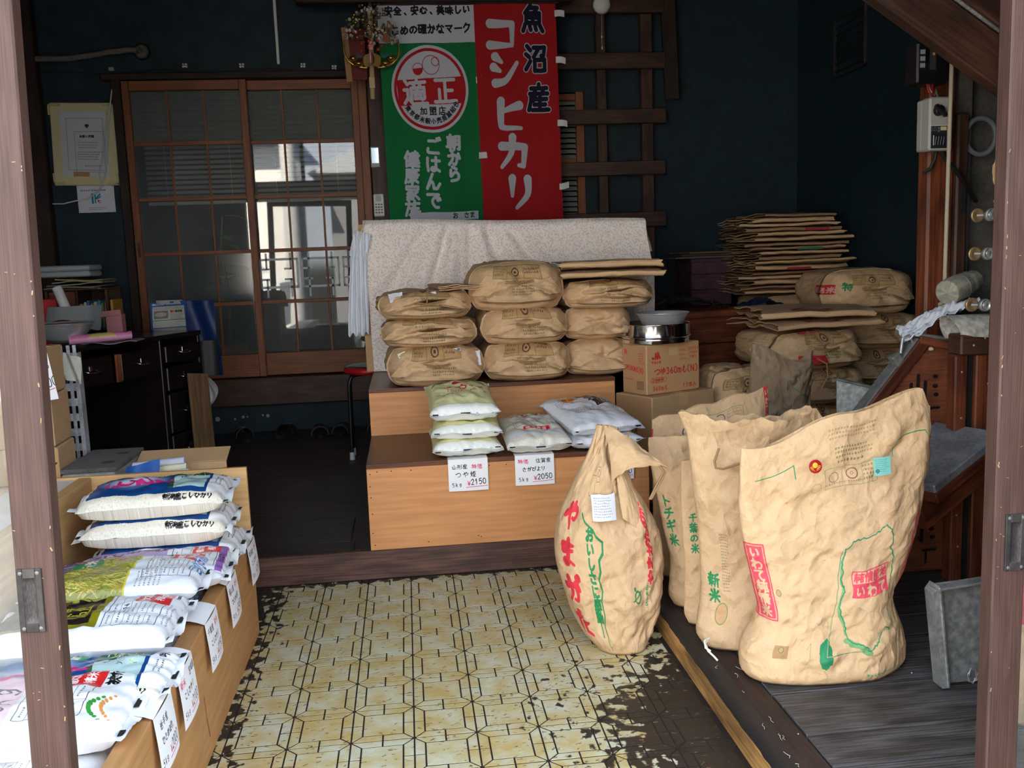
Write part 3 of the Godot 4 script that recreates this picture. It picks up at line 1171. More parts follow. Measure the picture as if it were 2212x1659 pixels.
# ------------------------------------------------------------------ the back wall and what hangs on it
func sliding_door(called: String, label: String, x0: float, x1: float, z: float, frosted: bool, lock_x: float) -> Node3D:
	var o := thing(called, label, "sliding door", V((x0 + x1) / 2, 0.45, z))
	o.set_meta("kind", "structure")
	var b := MB.new()
	b.bx(V(x0, 0.452, z - 0.016), V(x0 + 0.042, 2.222, z + 0.016))
	part(o, "stile", b, M.door_wood)
	b = MB.new()
	b.bx(V(x1 - 0.042, 0.452, z - 0.016), V(x1, 2.222, z + 0.016))
	part(o, "stile", b, M.door_wood)
	b = MB.new()
	b.bx(V(x0 + 0.042, 2.165, z - 0.014), V(x1 - 0.042, 2.222, z + 0.014))
	part(o, "top_rail", b, M.door_wood)
	b = MB.new()
	b.bx(V(x0 + 0.042, 0.452, z - 0.01), V(x1 - 0.042, 0.592, z + 0.01))
	part(o, "bottom_panel", b, M.door_wood)
	var ys := [0.592, 0.905, 1.217, 1.54, 1.862, 2.165]
	for i in range(1, 5):
		b = MB.new()
		b.bx(V(x0 + 0.042, ys[i] - 0.011, z - 0.01), V(x1 - 0.042, ys[i] + 0.011, z + 0.01), 0.002)
		part(o, "rail", b, M.door_wood)
	var w := (x1 - x0 - 0.084) / 3.0
	for c in 2:
		b = MB.new()
		b.bx(V(x0 + 0.042 + w * (c + 1) - 0.006, 0.592, z - 0.008), V(x0 + 0.042 + w * (c + 1) + 0.006, 2.165, z + 0.008), 0.002)
		part(o, "muntin", b, M.door_wood)
	for r in 5:
		for c in 3:
			b = MB.new()
			b.bx(V(x0 + 0.042 + w * c + 0.002, ys[r] + 0.004, z - 0.0015), V(x0 + 0.042 + w * (c + 1) - 0.002, ys[r + 1] - 0.004, z + 0.0015), 0.0)
			part(o, "pane", b, M.frost if r == 4 else (M.hazy if frosted and (r < 2 or c == 0) else M.glass))
	if lock_x != 0.0:
		b = MB.new()
		b.bx(V(lock_x - 0.008, 1.20, z + 0.016), V(lock_x + 0.008, 1.29, z + 0.0185), 0.001)
		part(o, "finger_pull", b, M.bronze)
	return o

func build_back():
	M.frost = mat(Color(0.40, 0.43, 0.41, 0.62), 0.6)
	M.frost.transparency = BaseMaterial3D.TRANSPARENCY_ALPHA
	M.hazy = mat(Color(0.50, 0.54, 0.55, 0.16), 0.12)
	M.hazy.transparency = BaseMaterial3D.TRANSPARENCY_ALPHA
	sliding_door("door_1", "brown lattice sliding door with plain panes, left of the pair", -1.553, -0.842, -2.628, true, -1.532)
	var d2 := sliding_door("door_2", "brown lattice sliding door with white fretwork film, right of the pair", -0.895, -0.19, -2.664, false, 0.0)
	# white fretwork lines stuck to the fourth row
	var b := MB.new()
	var zz := -2.6615
	var xs := [[-0.845, -0.62], [-0.59, -0.37], [-0.34, -0.235]]
	for r in xs:
		var x0: float = r[0]
		var x1: float = r[1]
		var full := x1 - x0 > 0.15
		for yy in [0.985, 1.155]:
			b.bx(V(x0, yy, zz - 0.001), V(x1, yy + 0.014, zz), 0.0)
		for xx in ([x0 + 0.04, x1 - 0.04] if full else [x0 + 0.04]):
			b.bx(V(xx - 0.006, 0.93, zz - 0.001), V(xx + 0.006, 1.045, zz), 0.0)
			b.bx(V(xx - 0.006, 1.10, zz - 0.001), V(xx + 0.006, 1.20, zz), 0.0)
			b.bx(V(xx - 0.04, 1.034, zz - 0.001), V(xx + 0.02, 1.046, zz), 0.0)
			b.bx(V(xx - 0.04, 1.098, zz - 0.001), V(xx + 0.02, 1.11, zz), 0.0)
		for xx in ([x0, x1] if full else [x0]):
			b.bx(V(xx - 0.006, 0.985, zz - 0.001), V(xx + 0.006, 1.169, zz), 0.0)
	part(d2, "fretwork_film", b, mat(rgb(196, 206, 210), 0.5))
	b = MB.new()
	b.bx(V(-0.19, 0.44, -2.70), V(-0.14, 2.226, -2.60), 0.003)
	struct("trim_9", b, M.door_wood, V(-0.16, 0.44, -2.65), "light brown right jamb of the sliding doors", "door frame")
	# blinds in the living room, seen through the panes
	for k in 2:
		var x0 := -1.50 if k == 0 else -0.845
		var x1 := -0.875 if k == 0 else -0.23
		var bl := thing("venetian_blind", "grey venetian blind hanging inside the %s sliding door" % ["left", "right"][k], "blind", V((x0 + x1) / 2, 1.50, -2.80), "blinds behind the sliding doors")
		for i in 21:
			var y := 2.16 - i * 0.030
			var m := MB.new()
			m.box(V((x0 + x1) / 2, y, -2.80), V(x1 - x0, 0.0015, 0.027), Basis(Vector3.RIGHT, 0.75), 0.0)
			part(bl, "slat", m, mat_blind())
		var m := MB.new()
		m.bx(V(x0, 2.18, -2.82), V(x1, 2.215, -2.785))
		part(bl, "head_rail", m, M.grey_plastic)
		m = MB.new()
		m.bx(V(x0, 1.515, -2.812), V(x1, 1.535, -2.79))
		part(bl, "bottom_rail", m, M.grey_plastic)
		m = MB.new()
		for xx in [x0 + 0.12, x1 - 0.12]:
			m.tube([V(xx, 1.53, -2.785), V(xx, 2.2, -2.785)], 0.001, 5)
		part(bl, "cord", m, M.white_twine)
	# a house plant behind the left door's middle panes
	var pl := thing("leafy_plant", "broad-leaved house plant dimly seen behind the left sliding door", "plant", V(-1.12, 0.42, -3.0))
	var pm := MB.new()
	pm.lathe([Vector2(0.0, 0.42), Vector2(0.09, 0.42), Vector2(0.12, 0.62), Vector2(0.105, 0.62), Vector2(0.1, 0.6), Vector2(0.0, 0.6)], 20, Transform3D(Basis(), V(-1.12, 0, -3.0)))
	part(pl, "pot", pm, mat(rgb(120, 70, 50), 0.7))
	pm = MB.new()
	pm.tube([V(-1.12, 0.58, -3.0), V(-1.10, 0.95, -2.99), V(-1.13, 1.25, -2.97), V(-1.10, 1.45, -2.98)], 0.008, 6)
	part(pl, "stem", pm, mat(rgb(80, 90, 50), 0.7))
	for i in 9:
		var a := i * 2.3
		var y := 0.95 + i * 0.062
		pm = MB.new()
		var dir := V(cos(a), 0.25, sin(a) * 0.5)
		var side := dir.cross(Vector3.UP).normalized()
		pm.sheet(4, 6, func(u: float, w: float): return V(-1.11, y, -2.985) + dir * w * 0.19 + side * (u - 0.5) * 0.13 * sin(PI * clampf(w * 0.95 + 0.04, 0, 1)) - V(0, w * w * 0.08, 0), 0.0008)
		part(pl, "leaf", pm, mat(rgb(64, 120, 44), 0.45))
	# window behind the red banner
	var wn := thing("window_1", "narrow brown louvre window half hidden by the red banner", "window", V(1.02, 0.6, -2.66))
	wn.set_meta("kind", "structure")
	for s in [[0.86, 0.90], [1.135, 1.185]]:
		b = MB.new()
		b.bx(V(s[0], 0.6, -2.68), V(s[1], 2.12, -2.63))
		part(wn, "stile", b, M.door_wood)
	for y in [0.63, 1.25, 1.7, 2.09]:
		b = MB.new()
		b.bx(V(0.90, y - 0.02, -2.675), V(1.135, y + 0.02, -2.64))
		part(wn, "rail", b, M.door_wood)
	for i in 44:
		var y := 0.66 + i * 0.0325
		if absf(y - 1.25) < 0.03 or absf(y - 1.7) < 0.03:
			continue
		b = MB.new()
		b.box(V(1.017, y, -2.665), V(0.235, 0.003, 0.036), Basis(Vector3.RIGHT, 0.7), 0.0)
		part(wn, "slat", b, mat_blind())
	# timber lattice
	var la := thing("timber_lattice", "dark brown timber lattice fixed against the blue wall beside the red banner", "lattice", V(1.35, 0.8, -2.58))
	for x in [[1.258, 1.318], [1.535, 1.61]]:
		b = MB.new()
		b.bx(V(x[0], 0.75, -2.62), V(x[1], 2.72, -2.575), 0.004)
		part(la, "upright", b, M.brown)
	for y in [[0.99, 1.07], [1.283, 1.375], [1.60, 1.685], [1.91, 1.998], [2.235, 2.33], [2.56, 2.64]]:
		b = MB.new()
		b.bx(V(0.93, y[0], -2.575), V(1.672 if y[0] < 1.9 else 1.68, y[1], -2.535), 0.004)
		part(la, "crossbar", b, M.brown)
	b = MB.new()
	b.beam(V(1.70, 2.72, -2.56), V(1.725, 2.05, -2.56), 0.09, 0.03, Vector3.FORWARD)
	single("wall_board", "dark slanting board on the blue wall right of the lattice", "board", b, M.brown_dark, V(1.71, 2.3, -2.56))
	banners()
	# round alarm with its pull cord
	var al := thing("round_alarm", "round white wall alarm with a thin hanging pull cord", "alarm", V(1.287, 2.6, -2.52))
	b = MB.new()
	b.lathe([Vector2(0.0, 0.045), Vector2(0.018, 0.045), Vector2(0.02, 0.041), Vector2(0.034, 0.04), Vector2(0.036, 0.036), Vector2(0.046, 0.032), Vector2(0.053, 0.02), Vector2(0.054, 0.0), Vector2(0.0, 0.0)].duplicate(), 36, Transform3D(Basis(Vector3.RIGHT, PI / 2), V(1.287, 2.602, -2.535)))
	part(al, "body", b, M.white_plastic)
	b = MB.new()
	b.tube([V(1.283, 2.55, -2.51), V(1.284, 2.47, -2.51), V(1.281, 2.40, -2.51), V(1.283, 2.36, -2.51)], 0.0014, 6)
	b.ball(V(1.282, 2.415, -2.51), 0.005, 8, 1.6)
	b.ball(V(1.283, 2.352, -2.51), 0.005, 8, 2.2)
	part(al, "pull_cord", b, M.white_twine)
	kumade()
	# small things on the pillar
	var ic := thing("intercom", "small shiny intercom screen on the brown pillar", "intercom", V(-0.105, 1.70, -2.55))
	b = MB.new()
	b.bx(V(-0.135, 1.686, -2.56), V(-0.08, 1.808, -2.54), 0.004)
	part(ic, "case", b, M.grey_plastic)
	b = MB.new()
	b.bx(V(-0.129, 1.71, -2.541), V(-0.086, 1.80, -2.538), 0.001)
	part(ic, "screen", b, mat(rgb(160, 170, 175), 0.06, 0.9))
	var rc := thing("remote_control", "pale grey remote control in a holder under the intercom", "remote control", V(-0.10, 1.40, -2.55))
	b = MB.new()
	b.bx(V(-0.132, 1.395, -2.56), V(-0.068, 1.53, -2.535), 0.006)
	part(rc, "case", b, M.white_plastic)
	b = MB.new()
	b.bx(V(-0.118, 1.485, -2.536), V(-0.084, 1.52, -2.533), 0.001)
	part(rc, "screen", b, mat(rgb(150, 165, 150), 0.3))
	for r in 4:
		for c in 3:
			b = MB.new()
			b.bx(V(-0.122 + c * 0.016, 1.415 + r * 0.016, -2.536), V(-0.111 + c * 0.016, 1.424 + r * 0.016, -2.532), 0.001)
			part(rc, "button", b, mat(rgb(110, 116, 120), 0.5))
	certificates()
	# pipe and cables on the left
	b = MB.new()
	var pth := []
	for i in 13:
		var k := i / 12.0
		pth.append(V(lerpf(-2.09, -1.44, k), 2.345 + 0.045 * smoothstep(0.3, 1.0, k) + nz.get_noise_1d(k * 9) * 0.006, -2.59))
	b.tube(pth, 0.016, 10)
	b.lathe([Vector2(0.0, 0.03), Vector2(0.03, 0.028), Vector2(0.05, 0.0), Vector2(0.0, 0.0)], 18, Transform3D(Basis(Vector3.RIGHT, PI / 2), V(-1.425, 2.39, -2.645)))
	b.tube([V(-1.44, 2.39, -2.59), V(-1.425, 2.39, -2.62), V(-1.425, 2.39, -2.65)], 0.016, 10)
	single("lagged_pipe", "grey lagged pipe entering the blue wall above the certificate", "pipe", b, mat(rgb(128, 122, 114), 0.9, 0, T.patchy), V(-1.7, 2.35, -2.6))
	b = MB.new()
	b.tube([V(-1.59, 2.24, -2.615), V(-1.605, 2.15, -2.60), V(-1.625, 2.06, -2.605), V(-1.645, 1.95, -2.61), V(-1.665, 1.80, -2.61), V(-1.69, 1.68, -2.61), V(-1.73, 1.60, -2.615), V(-1.80, 1.555, -2.62), V(-1.87, 1.545, -2.62), V(-1.94, 1.53, -2.62), V(-2.08, 1.535, -2.62)], 0.004, 6)
	b.tube([V(-1.60, 2.2, -2.61), V(-1.625, 2.06, -2.603), V(-1.67, 1.92, -2.605), V(-1.685, 1.80, -2.606), V(-1.72, 1.70, -2.61), V(-1.71, 1.62, -2.61)], 0.0035, 6)
	single("white_cable", "white cable drooping from the door head across the certificate", "cable", b, M.cable, V(-1.7, 1.55, -2.61))
	b = MB.new()
	var cp := []
	for i in 15:
		var k := i / 14.0
		cp.append(V(lerpf(-2.05, -0.14, k), 2.282 + 0.012 * sin(k * 21.0) - 0.006, -2.64))
	b.tube(cp, 0.004, 6)
	single("black_cable", "thin black cable running along above the sliding doors", "cable", b, M.dark_cable, V(-1.0, 2.28, -2.64))
	b = MB.new()
	b.bx(V(-0.656, 2.31, -2.65), V(-0.64, 2.72, -2.638), 0.002)
	single("cable_cover", "narrow white cable cover on the blue wall above the doors", "cable cover", b, M.white_plastic, V(-0.648, 2.31, -2.645))
	var where := [["leftmost, near the dark corner pillar", -2.035, 2.21], ["above the left door", -1.188, 2.308], ["above the meeting stiles of the doors", -0.861, 2.304], ["just right of the white cable cover", -0.505, 2.30], ["nearest the lucky rake", -0.323, 2.286]]
	for w in where:
		var o := thing("cable_hook", "small bright cable hook on the blue wall, %s" % w[0], "hook", V(w[1], w[2] - 0.012, -2.645), "cable hooks")
		b = MB.new()
		for sx in [-1, 1]:
			for sy in [-1, 1]:
				b.bx(V(w[1] + sx * 0.008 - 0.006, w[2] + sy * 0.007 - 0.005, -2.65), V(w[1] + sx * 0.008 + 0.006, w[2] + sy * 0.007 + 0.005, -2.632), 0.002)
		part(o, "plate", b, M.white_plastic)
		b = MB.new()
		b.tube([V(w[1], w[2] + 0.01, -2.64), V(w[1], w[2], -2.628), V(w[1], w[2] - 0.012, -2.64)], 0.003, 6)
		part(o, "hook", b, M.chrome)
	# switches left of the certificate's cable
	for k in 2:
		b = MB.new()
		b.bx(V(-1.62, 2.285 - k * 0.045, -2.65), V(-1.59, 2.305 - k * 0.045, -2.635), 0.002)
		single("cable_clip", ["upper", "lower"][k] + " small grey cable clip beside the door head", "clip", b, M.grey_plastic, V(-1.605, 2.285 - k * 0.045, -2.645), "cable clips")
	# vent on the right wall
	var vt := thing("wall_vent", "faint grey square vent high on the dark right wall", "vent", V(2.57, 2.15, -1.9))
	b = MB.new()
	for s in [[2.08, 2.10, -2.13, -1.75], [2.40, 2.42, -2.13, -1.75]]:
		b.bx(V(2.555, s[0], s[2]), V(2.572, s[1], s[3]), 0.002)
	for s in [-2.13, -1.77]:
		b.bx(V(2.555, 2.08, s), V(2.572, 2.42, s + 0.02), 0.002)
	part(vt, "frame", b, mat(rgb(38, 38, 38), 0.6))
	for i in 8:
		b = MB.new()
		b.box(V(2.563, 2.115 + i * 0.04, -1.94), V(0.012, 0.004, 0.34), Basis(Vector3.BACK, -0.6), 0.0)
		part(vt, "louvre", b, mat(rgb(22, 22, 22), 0.7))
	# paint spots chipped off the blue base
	b = MB.new()
	for p in [[-1.165, 0.195, 0.014], [-1.06, 0.19, 0.006], [-1.01, 0.20, 0.009], [-0.985, 0.2, 0.005], [-0.89, 0.205, 0.006], [-0.86, 0.2, 0.01]]:
		b.lathe([Vector2(0.0, 0.002), Vector2(p[2], 0.0015), Vector2(p[2] * 1.1, 0.0)], 9, Transform3D(Basis(Vector3.RIGHT, PI / 2), V(p[0], p[1], -2.65)))
	single("wall_sticker", "white scraps of old stickers on the blue base board", "stickers", b, mat(rgb(150, 148, 140), 0.8), V(-1.0, 0.2, -2.65))

func mat_blind() -> Material:
	if not M.has("blind"):
		M.blind = mat(rgb(150, 154, 150), 0.6)
	return M.blind

func banners():
	# green banner: white head, a round badge, white slogans
	var W := 512
	var H := 1120
	var c := Cv.plain(W, H, rgb(10, 118, 62))
	c.rect(0, 0, W, 172, rgb(206, 208, 222))
	c.text("安全、安心、美味しい", Vector2(40, 6), 40, 8, rgb(20, 20, 26), false, -0.01, 1.13)
	c.text("おこめの確かなマーク", Vector2(18, 92), 44, 8, rgb(20, 20, 26), false, -0.02, 1.08)
	var o := Vector2(255, 386)
	var wh := rgb(206, 208, 222)
	var rd := rgb(186, 26, 32)
	c.disc(o, 204, wh)
	c.disc(o, 190, rd)
	c.disc(o, 176, wh)
	c.poly(PackedVector2Array([o + Vector2(-176, -44), o + Vector2(176, -58), o + Vector2(178, 66), o + Vector2(-168, 76)]), rd)
	c.disc(o + Vector2(-60, -92), 26, rd)         # a bowl of rice
	c.poly(PackedVector2Array([o + Vector2(-88, -96), o + Vector2(-32, -100), o + Vector2(-34, -120), o + Vector2(-86, -120)]), wh)
	c.ring(o + Vector2(-60, -96), 26, 3, rd)
	c.ring(o + Vector2(10, -112), 44, 3, rd)
	c.ring(o + Vector2(34, -128), 20, 3, rd)
	c.text("適正", o + Vector2(-146, -48), 124, 17, wh, false, -0.03, 1.3)
	c.text("加盟店", o + Vector2(-60, 84), 38, 5, rgb(30, 30, 34), false, -0.02, 1.3)
	var ring := "東京都米穀小売商業組合"
	for i in ring.length():
		var a := lerpf(2.52, 0.50, float(i) / (ring.length() - 1))
		var p := o + Vector2(cos(a), sin(a)) * 150
		c.glyph(ring[i], Transform2D(a - PI / 2, p) * Transform2D(0.0, Vector2(28, 28), 0.0, Vector2(-14, -14)), 4, rgb(30, 30, 34))
	c.text("朝から", Vector2(330, 600), 74, 15, wh, true, 0.04, 1.0)
	c.text("ごはんで", Vector2(212, 612), 80, 15, wh, true, 0.04, 1.06)
	c.text("健康家族", Vector2(98, 670), 78, 14, wh, true, 0.04, 1.02)
	c.rect(110, 968, 370, 40, wh)
	c.text("お子さま", Vector2(340, 972), 28, 5, rgb(20, 110, 60))
	banner("green_banner", "green and white cloth banner with a round badge, left of the red one", -0.048, 0.512, 2.577, 1.22, -2.40, c.tex(), [2.155, 1.725], 0.512)
	# red banner
	c = Cv.plain(448, H, rgb(176, 20, 28))
	wh = rgb(196, 198, 208)
	var kana := "コシヒカリ"
	var at := [Vector2(60, 46), Vector2(80, 216), Vector2(92, 424), Vector2(104, 612), Vector2(128, 800)]
	for i in 5:
		c.glyph(kana[i], Transform2D(0.04, at[i]) * Transform2D(0.0, Vector2(172, 165), 0.0, Vector2.ZERO), 33, wh, 0.75)
	var kj := "魚沼産"
	for i in 3:
		var x := Transform2D(0.03, Vector2(262 + i * 8, 4 + i * 184)) * Transform2D(0.0, Vector2(120, 126), 0.0, Vector2.ZERO)
		c.glyph(kj[i], x, 31, wh)
	for i in 3:
		var x := Transform2D(0.03, Vector2(262 + i * 8, 4 + i * 184)) * Transform2D(0.0, Vector2(120, 126), 0.0, Vector2.ZERO)
		c.glyph(kj[i], x, 21, rgb(18, 18, 46))
	banner("red_banner", "red cloth banner with big white brush lettering, right of the green one", 0.505, 0.984, 2.577, 1.22, -2.385, c.tex(), [2.52, 2.26, 1.90, 1.53], 0.984)

func banner(called: String, label: String, x0: float, x1: float, top: float, bottom: float, z: float, tex: Texture2D, tabs: Array, tab_x: float):
	var o := thing(called, label, "banner", V((x0 + x1) / 2, bottom, z), "cloth banners")
	var m := mat(Color.WHITE, 0.9, 0, tex)
	var b := MB.new()
	b.sheet(30, 60, func(u: float, w: float): 
		var sway := sin(u * 11.0 + w * 1.5 + x0 * 9.0) * 0.006 * (1.2 - w) + nz.get_noise_2d(u * 2.2 + x0 * 10, w * 3.0) * 0.02 * (1.0 - w * 0.7)
		return V(lerpf(x0, x1, u) + (1.0 - w) * 0.012, lerpf(bottom, top, w) + nz.get_noise_2d(u * 3, 7.7) * 0.004, z + sway), 0.0012)
	part(o, "cloth", b, m)
	b = MB.new()
	b.tube([V(x0 - 0.02, top + 0.006, z), V(x1 + 0.02, top + 0.006, z)], 0.007, 8)
	part(o, "rod", b, M.brown_dark)
	for y in tabs:
		b = MB.new()
		b.sheet(4, 2, func(u: float, w: float): return V(tab_x - 0.008 + u * 0.058, y + (w - 0.5) * 0.036 - u * u * 0.012 * sin(y * 40.0), z + 0.006 + sin(u * PI) * 0.012), 0.001)
		part(o, "loop", b, M.white_paper)

# the lucky rake hung from the beam: gold fan, coins, straw knot, bamboo handle
func kumade():
	var o := thing("lucky_rake", "ornate gold rake charm hung with beads, bells and a straw knot", "ornament", V(-0.09, 2.05, -2.33))
	var z := -2.35
	var b := MB.new()
	b.tube([V(-0.098, 2.05, z), V(-0.092, 2.30, z), V(-0.086, 2.56, z)], 0.014, 10)
	part(o, "bamboo_handle", b, mat(rgb(196, 172, 118), 0.5))
	b = MB.new()
	b.bx(V(-0.112, 2.11, z + 0.008), V(-0.08, 2.17, z + 0.017), 0.002)
	part(o, "paper_tag", b, mat(rgb(214, 196, 150), 0.8))
	for s in [-1.0, 1.0]:          # the curved gold rim
		var p := []
		for i in 14:
			var a := i / 13.0
			p.append(V(-0.088 + s * (0.03 + 0.125 * sin(a * 1.9)), 2.215 + a * a * 0.15, z + 0.05))
		b = MB.new()
		b.tube(p, 0.006, 8)
		part(o, "gold_rim", b, M.gold_leaf)
	var g := RandomNumberGenerator.new()
	g.seed = 77
	for s in [-1.0, 1.0]:
		b = MB.new()         # gold lobes below
		b.ball(V(-0.088 + s * 0.075, 2.235, z + 0.05), 0.032, 14, 0.55)
		b.ball(V(-0.088 + s * 0.105, 2.265, z + 0.05), 0.026, 14, 0.7)
		part(o, "gold_lobe", b, M.gold_leaf)
		b = MB.new()
		for i in 7:
			var a := PI * 0.1 + i * 0.42
			b.beam(V(-0.088 + s * 0.07, 2.262, z + 0.085), V(-0.088 + s * 0.07 + cos(a) * 0.03 * s, 2.262 + sin(a) * 0.03, z + 0.085), 0.005, 0.003)
		part(o, "pine_sprig", b, mat(rgb(60, 110, 120), 0.5))
	b = MB.new()           # straw knot
	for s in [-1.0, 1.0]:
		for i in 4:
			var p := []
			for k in 9:
				var a := k / 8.0 * PI
				p.append(V(-0.088 + s * (0.006 + i * 0.008 + sin(a) * 0.014), 2.225 + (1.0 - cos(a)) * 0.03 - i * 0.003, z + 0.075 + sin(a) * 0.012))
			b.tube(p, 0.0065, 7)
	part(o, "straw_knot", b, M.straw)
	b = MB.new()
	b.bx(V(-0.099, 2.232, z + 0.092), V(-0.0935, 2.288, z + 0.097), 0.001)
	part(o, "white_cord", b, M.white_paper)
	b = MB.new()
	b.bx(V(-0.0925, 2.232, z + 0.092), V(-0.083, 2.288, z + 0.097), 0.001)
	part(o, "red_cord", b, M.red_plastic)
	b = MB.new()           # small pink shrine with a grey cap
	b.bx(V(-0.10, 2.305, z + 0.06), V(-0.078, 2.325, z + 0.08), 0.002)
	b.bx(V(-0.104, 2.325, z + 0.058), V(-0.074, 2.332, z + 0.084), 0.001)
	b.ball(V(-0.089, 2.346, z + 0.07), 0.011, 10)
	part(o, "pink_figure", b, mat(rgb(220, 150, 150), 0.6))
	b = MB.new()           # wooden plaque
	b.box(V(0.005, 2.40, z + 0.05), V(0.034, 0.10, 0.006), Basis(Vector3.BACK, -0.35), 0.001)
	part(o, "plaque", b, mat(rgb(150, 84, 50), 0.6))
	b = MB.new()
	b.box(V(-0.175, 2.30, z - 0.02), V(0.10, 0.28, 0.01), Basis(Vector3.BACK, 0.03), 0.002)
	part(o, "red_board", b, mat(rgb(110, 30, 32), 0.7))
	b = MB.new()
	b.box(V(-0.23, 2.30, z - 0.015), V(0.034, 0.30, 0.012), Basis(Vector3.BACK, 0.05), 0.002)
	part(o, "amulet_board", b, mat(rgb(170, 130, 90), 0.7))
	for i in 7:
		b = MB.new()
		b.ball(V(-0.088 + cos(i * 0.9) * 0.06, 2.33 + sin(i * 1.7) * 0.03, z + 0.07), 0.011, 10)
		part(o, "red_bead", b, mat(rgb(180, 60, 30), 0.25))
	for k in 3:            # hundreds of small beads and blossoms in a crown
		b = MB.new()
		for i in 70:
			var a := g.randf() * PI
			var r := sqrt(g.randf()) * 0.155
			var p := V(-0.085 + cos(a) * r, 2.37 + sin(a) * r * 1.25 - (0.03 if g.randf() < 0.3 else 0.0), z + 0.03 + g.randf() * 0.06)
			b.ball(p, g.randf_range(0.004, 0.011), 7)
		var q := part(o, "beads", b, [mat(rgb(208, 204, 196), 0.3), M.gold_leaf, mat(rgb(90, 86, 70), 0.4)][k])
		q.set_meta("kind", "stuff")

func certificates():
	var c := Cv.plain(400, 512, rgb(212, 202, 160))
	c.rect(56, 52, 290, 410, rgb(206, 206, 214))
	c.frame(92, 92, 230, 330, 2, rgb(90, 90, 96))
	c.frame(140, 178, 190, 256, 2, rgb(110, 110, 116))
	c.oval(Vector2(222, 140), 14, 9, rgb(40, 40, 44))
	c.poly(PackedVector2Array([Vector2(214, 146), Vector2(230, 146), Vector2(222, 160)]), rgb(40, 40, 44))
	c.text("米穀小売業", Vector2(172, 200), 17, 3, rgb(40, 40, 44))
	c.small_print(160, 246, 150, 3, 16, rgb(90, 90, 96), 3)
	c.small_print(152, 306, 168, 4, 15, rgb(60, 60, 66), 4)
	c.small_print(196, 392, 120, 1, 18, rgb(60, 60, 66), 5)
	c.rect(120, 432, 100, 30, rgb(182, 140, 96))
	var o := thing("certificate", "framed cream certificate hung left of the sliding doors", "certificate", V(-1.79, 1.63, -2.63))
	var b := MB.new()
	b.quad(V(-1.975, 1.645, -2.622), V(-1.617, 1.632, -2.622), V(-1.608, 2.10, -2.634), V(-1.964, 2.106, -2.634), Vector2(0, 1), Vector2(1, 1), Vector2(1, 0), Vector2(0, 0))
	part(o, "sheet", b, mat(Color.WHITE, 0.4, 0, c.tex()))
	b = MB.new()
	b.box(V(-1.791, 1.87, -2.636), V(0.365, 0.475, 0.012), Basis(Vector3.RIGHT, -0.025) * Basis(Vector3.BACK, -0.022), 0.002)
	part(o, "backing_board", b, mat(rgb(196, 186, 140), 0.6))
	for s in [[-1.972, 2.10], [-1.612, 2.097], [-1.978, 1.648], [-1.618, 1.637]]:
		b = MB.new()
		var sx := 1.0 if s[0] < -1.8 else -1.0
		var sy := -1.0 if s[1] > 1.9 else 1.0
		b.bx(V(s[0] - sx * 0.004, s[1] - sy * 0.004, -2.632), V(s[0] + sx * 0.062, s[1] + sy * 0.008, -2.618), 0.001)
		b.bx(V(s[0] - sx * 0.004, s[1] - sy * 0.004, -2.632), V(s[0] + sx * 0.006, s[1] + sy * 0.06, -2.618), 0.001)
		part(o, "corner_guard", b, mat(rgb(200, 188, 132), 0.5))
	c = Cv.plain(320, 220, rgb(214, 216, 226))
	c.small_print(26, 34, 270, 1, 26, rgb(40, 44, 60), 8)
	c.line(Vector2(128, 72), Vector2(128, 142), 18, rgb(20, 130, 170))
	c.line(Vector2(152, 72), Vector2(152, 142), 12, rgb(20, 130, 170))
	c.line(Vector2(152, 112), Vector2(196, 72), 14, rgb(20, 130, 170))
	c.line(Vector2(168, 110), Vector2(200, 92), 10, rgb(20, 130, 170))
	c.oval(Vector2(186, 132), 18, 11, rgb(214, 50, 50), 0.7)
	c.oval(Vector2(191, 134), 8, 5, rgb(230, 226, 226), 0.7)
	c.small_print(84, 184, 160, 2, 14, rgb(40, 44, 60), 9)
	o = thing("metal_sign", "small white metal sign with a blue and red emblem under the certificate", "sign", V(-1.76, 1.48, -2.64))
	b = MB.new()
	b.bx(V(-1.864, 1.476, -2.648), V(-1.654, 1.634, -2.643), 0.001)
	part(o, "plate", b, M.white_plastic)
	b = MB.new()
	b.quad(V(-1.861, 1.479, -2.6425), V(-1.657, 1.479, -2.6425), V(-1.657, 1.631, -2.6425), V(-1.861, 1.631, -2.6425))
	part(o, "face", b, mat(Color.WHITE, 0.35, 0, c.tex()))
	for p in [[-1.856, 1.626], [-1.662, 1.626], [-1.856, 1.484], [-1.662, 1.484]]:
		b = MB.new()
		b.ball(V(p[0], p[1], -2.642), 0.003, 8, 0.6)
		part(o, "nail", b, M.bronze)

# ------------------------------------------------------------------ paper sacks
func crease(p: Vector3, k: float) -> float:
	return cr.get_noise_3dv(p * k) + 0.5

# creased paper: flat facets that meet in sharp folds, about -0.5 to 0.5; size of a facet 1 / k
func facet(x: float, y: float, k: float) -> float:
	var u := x * k + nz.get_noise_2d(x * k * 0.6, y * k * 0.6 + 7.0) * 1.3
	var v := y * k + nz.get_noise_2d(x * k * 0.6 + 31.0, y * k * 0.6) * 1.3
	var xs := u - v * 0.5774
	var ys := v * 1.1547
	var i := floorf(xs)
	var j := floorf(ys)
	var fx := xs - i
	var fy := ys - j
	var a := fposmod(sin((i + 1) * 127.1 + j * 311.7) * 43758.5, 1.0)
	var b := fposmod(sin(i * 127.1 + (j + 1) * 311.7) * 43758.5, 1.0)
	if fx + fy < 1.0:
		var c := fposmod(sin(i * 127.1 + j * 311.7) * 43758.5, 1.0)
		return c * (1.0 - fx - fy) + a * fx + b * fy - 0.5
	var d := fposmod(sin((i + 1) * 127.1 + (j + 1) * 311.7) * 43758.5, 1.0)
	return d * (fx + fy - 1.0) + b * (1.0 - fx) + a * (1.0 - fy) - 0.5

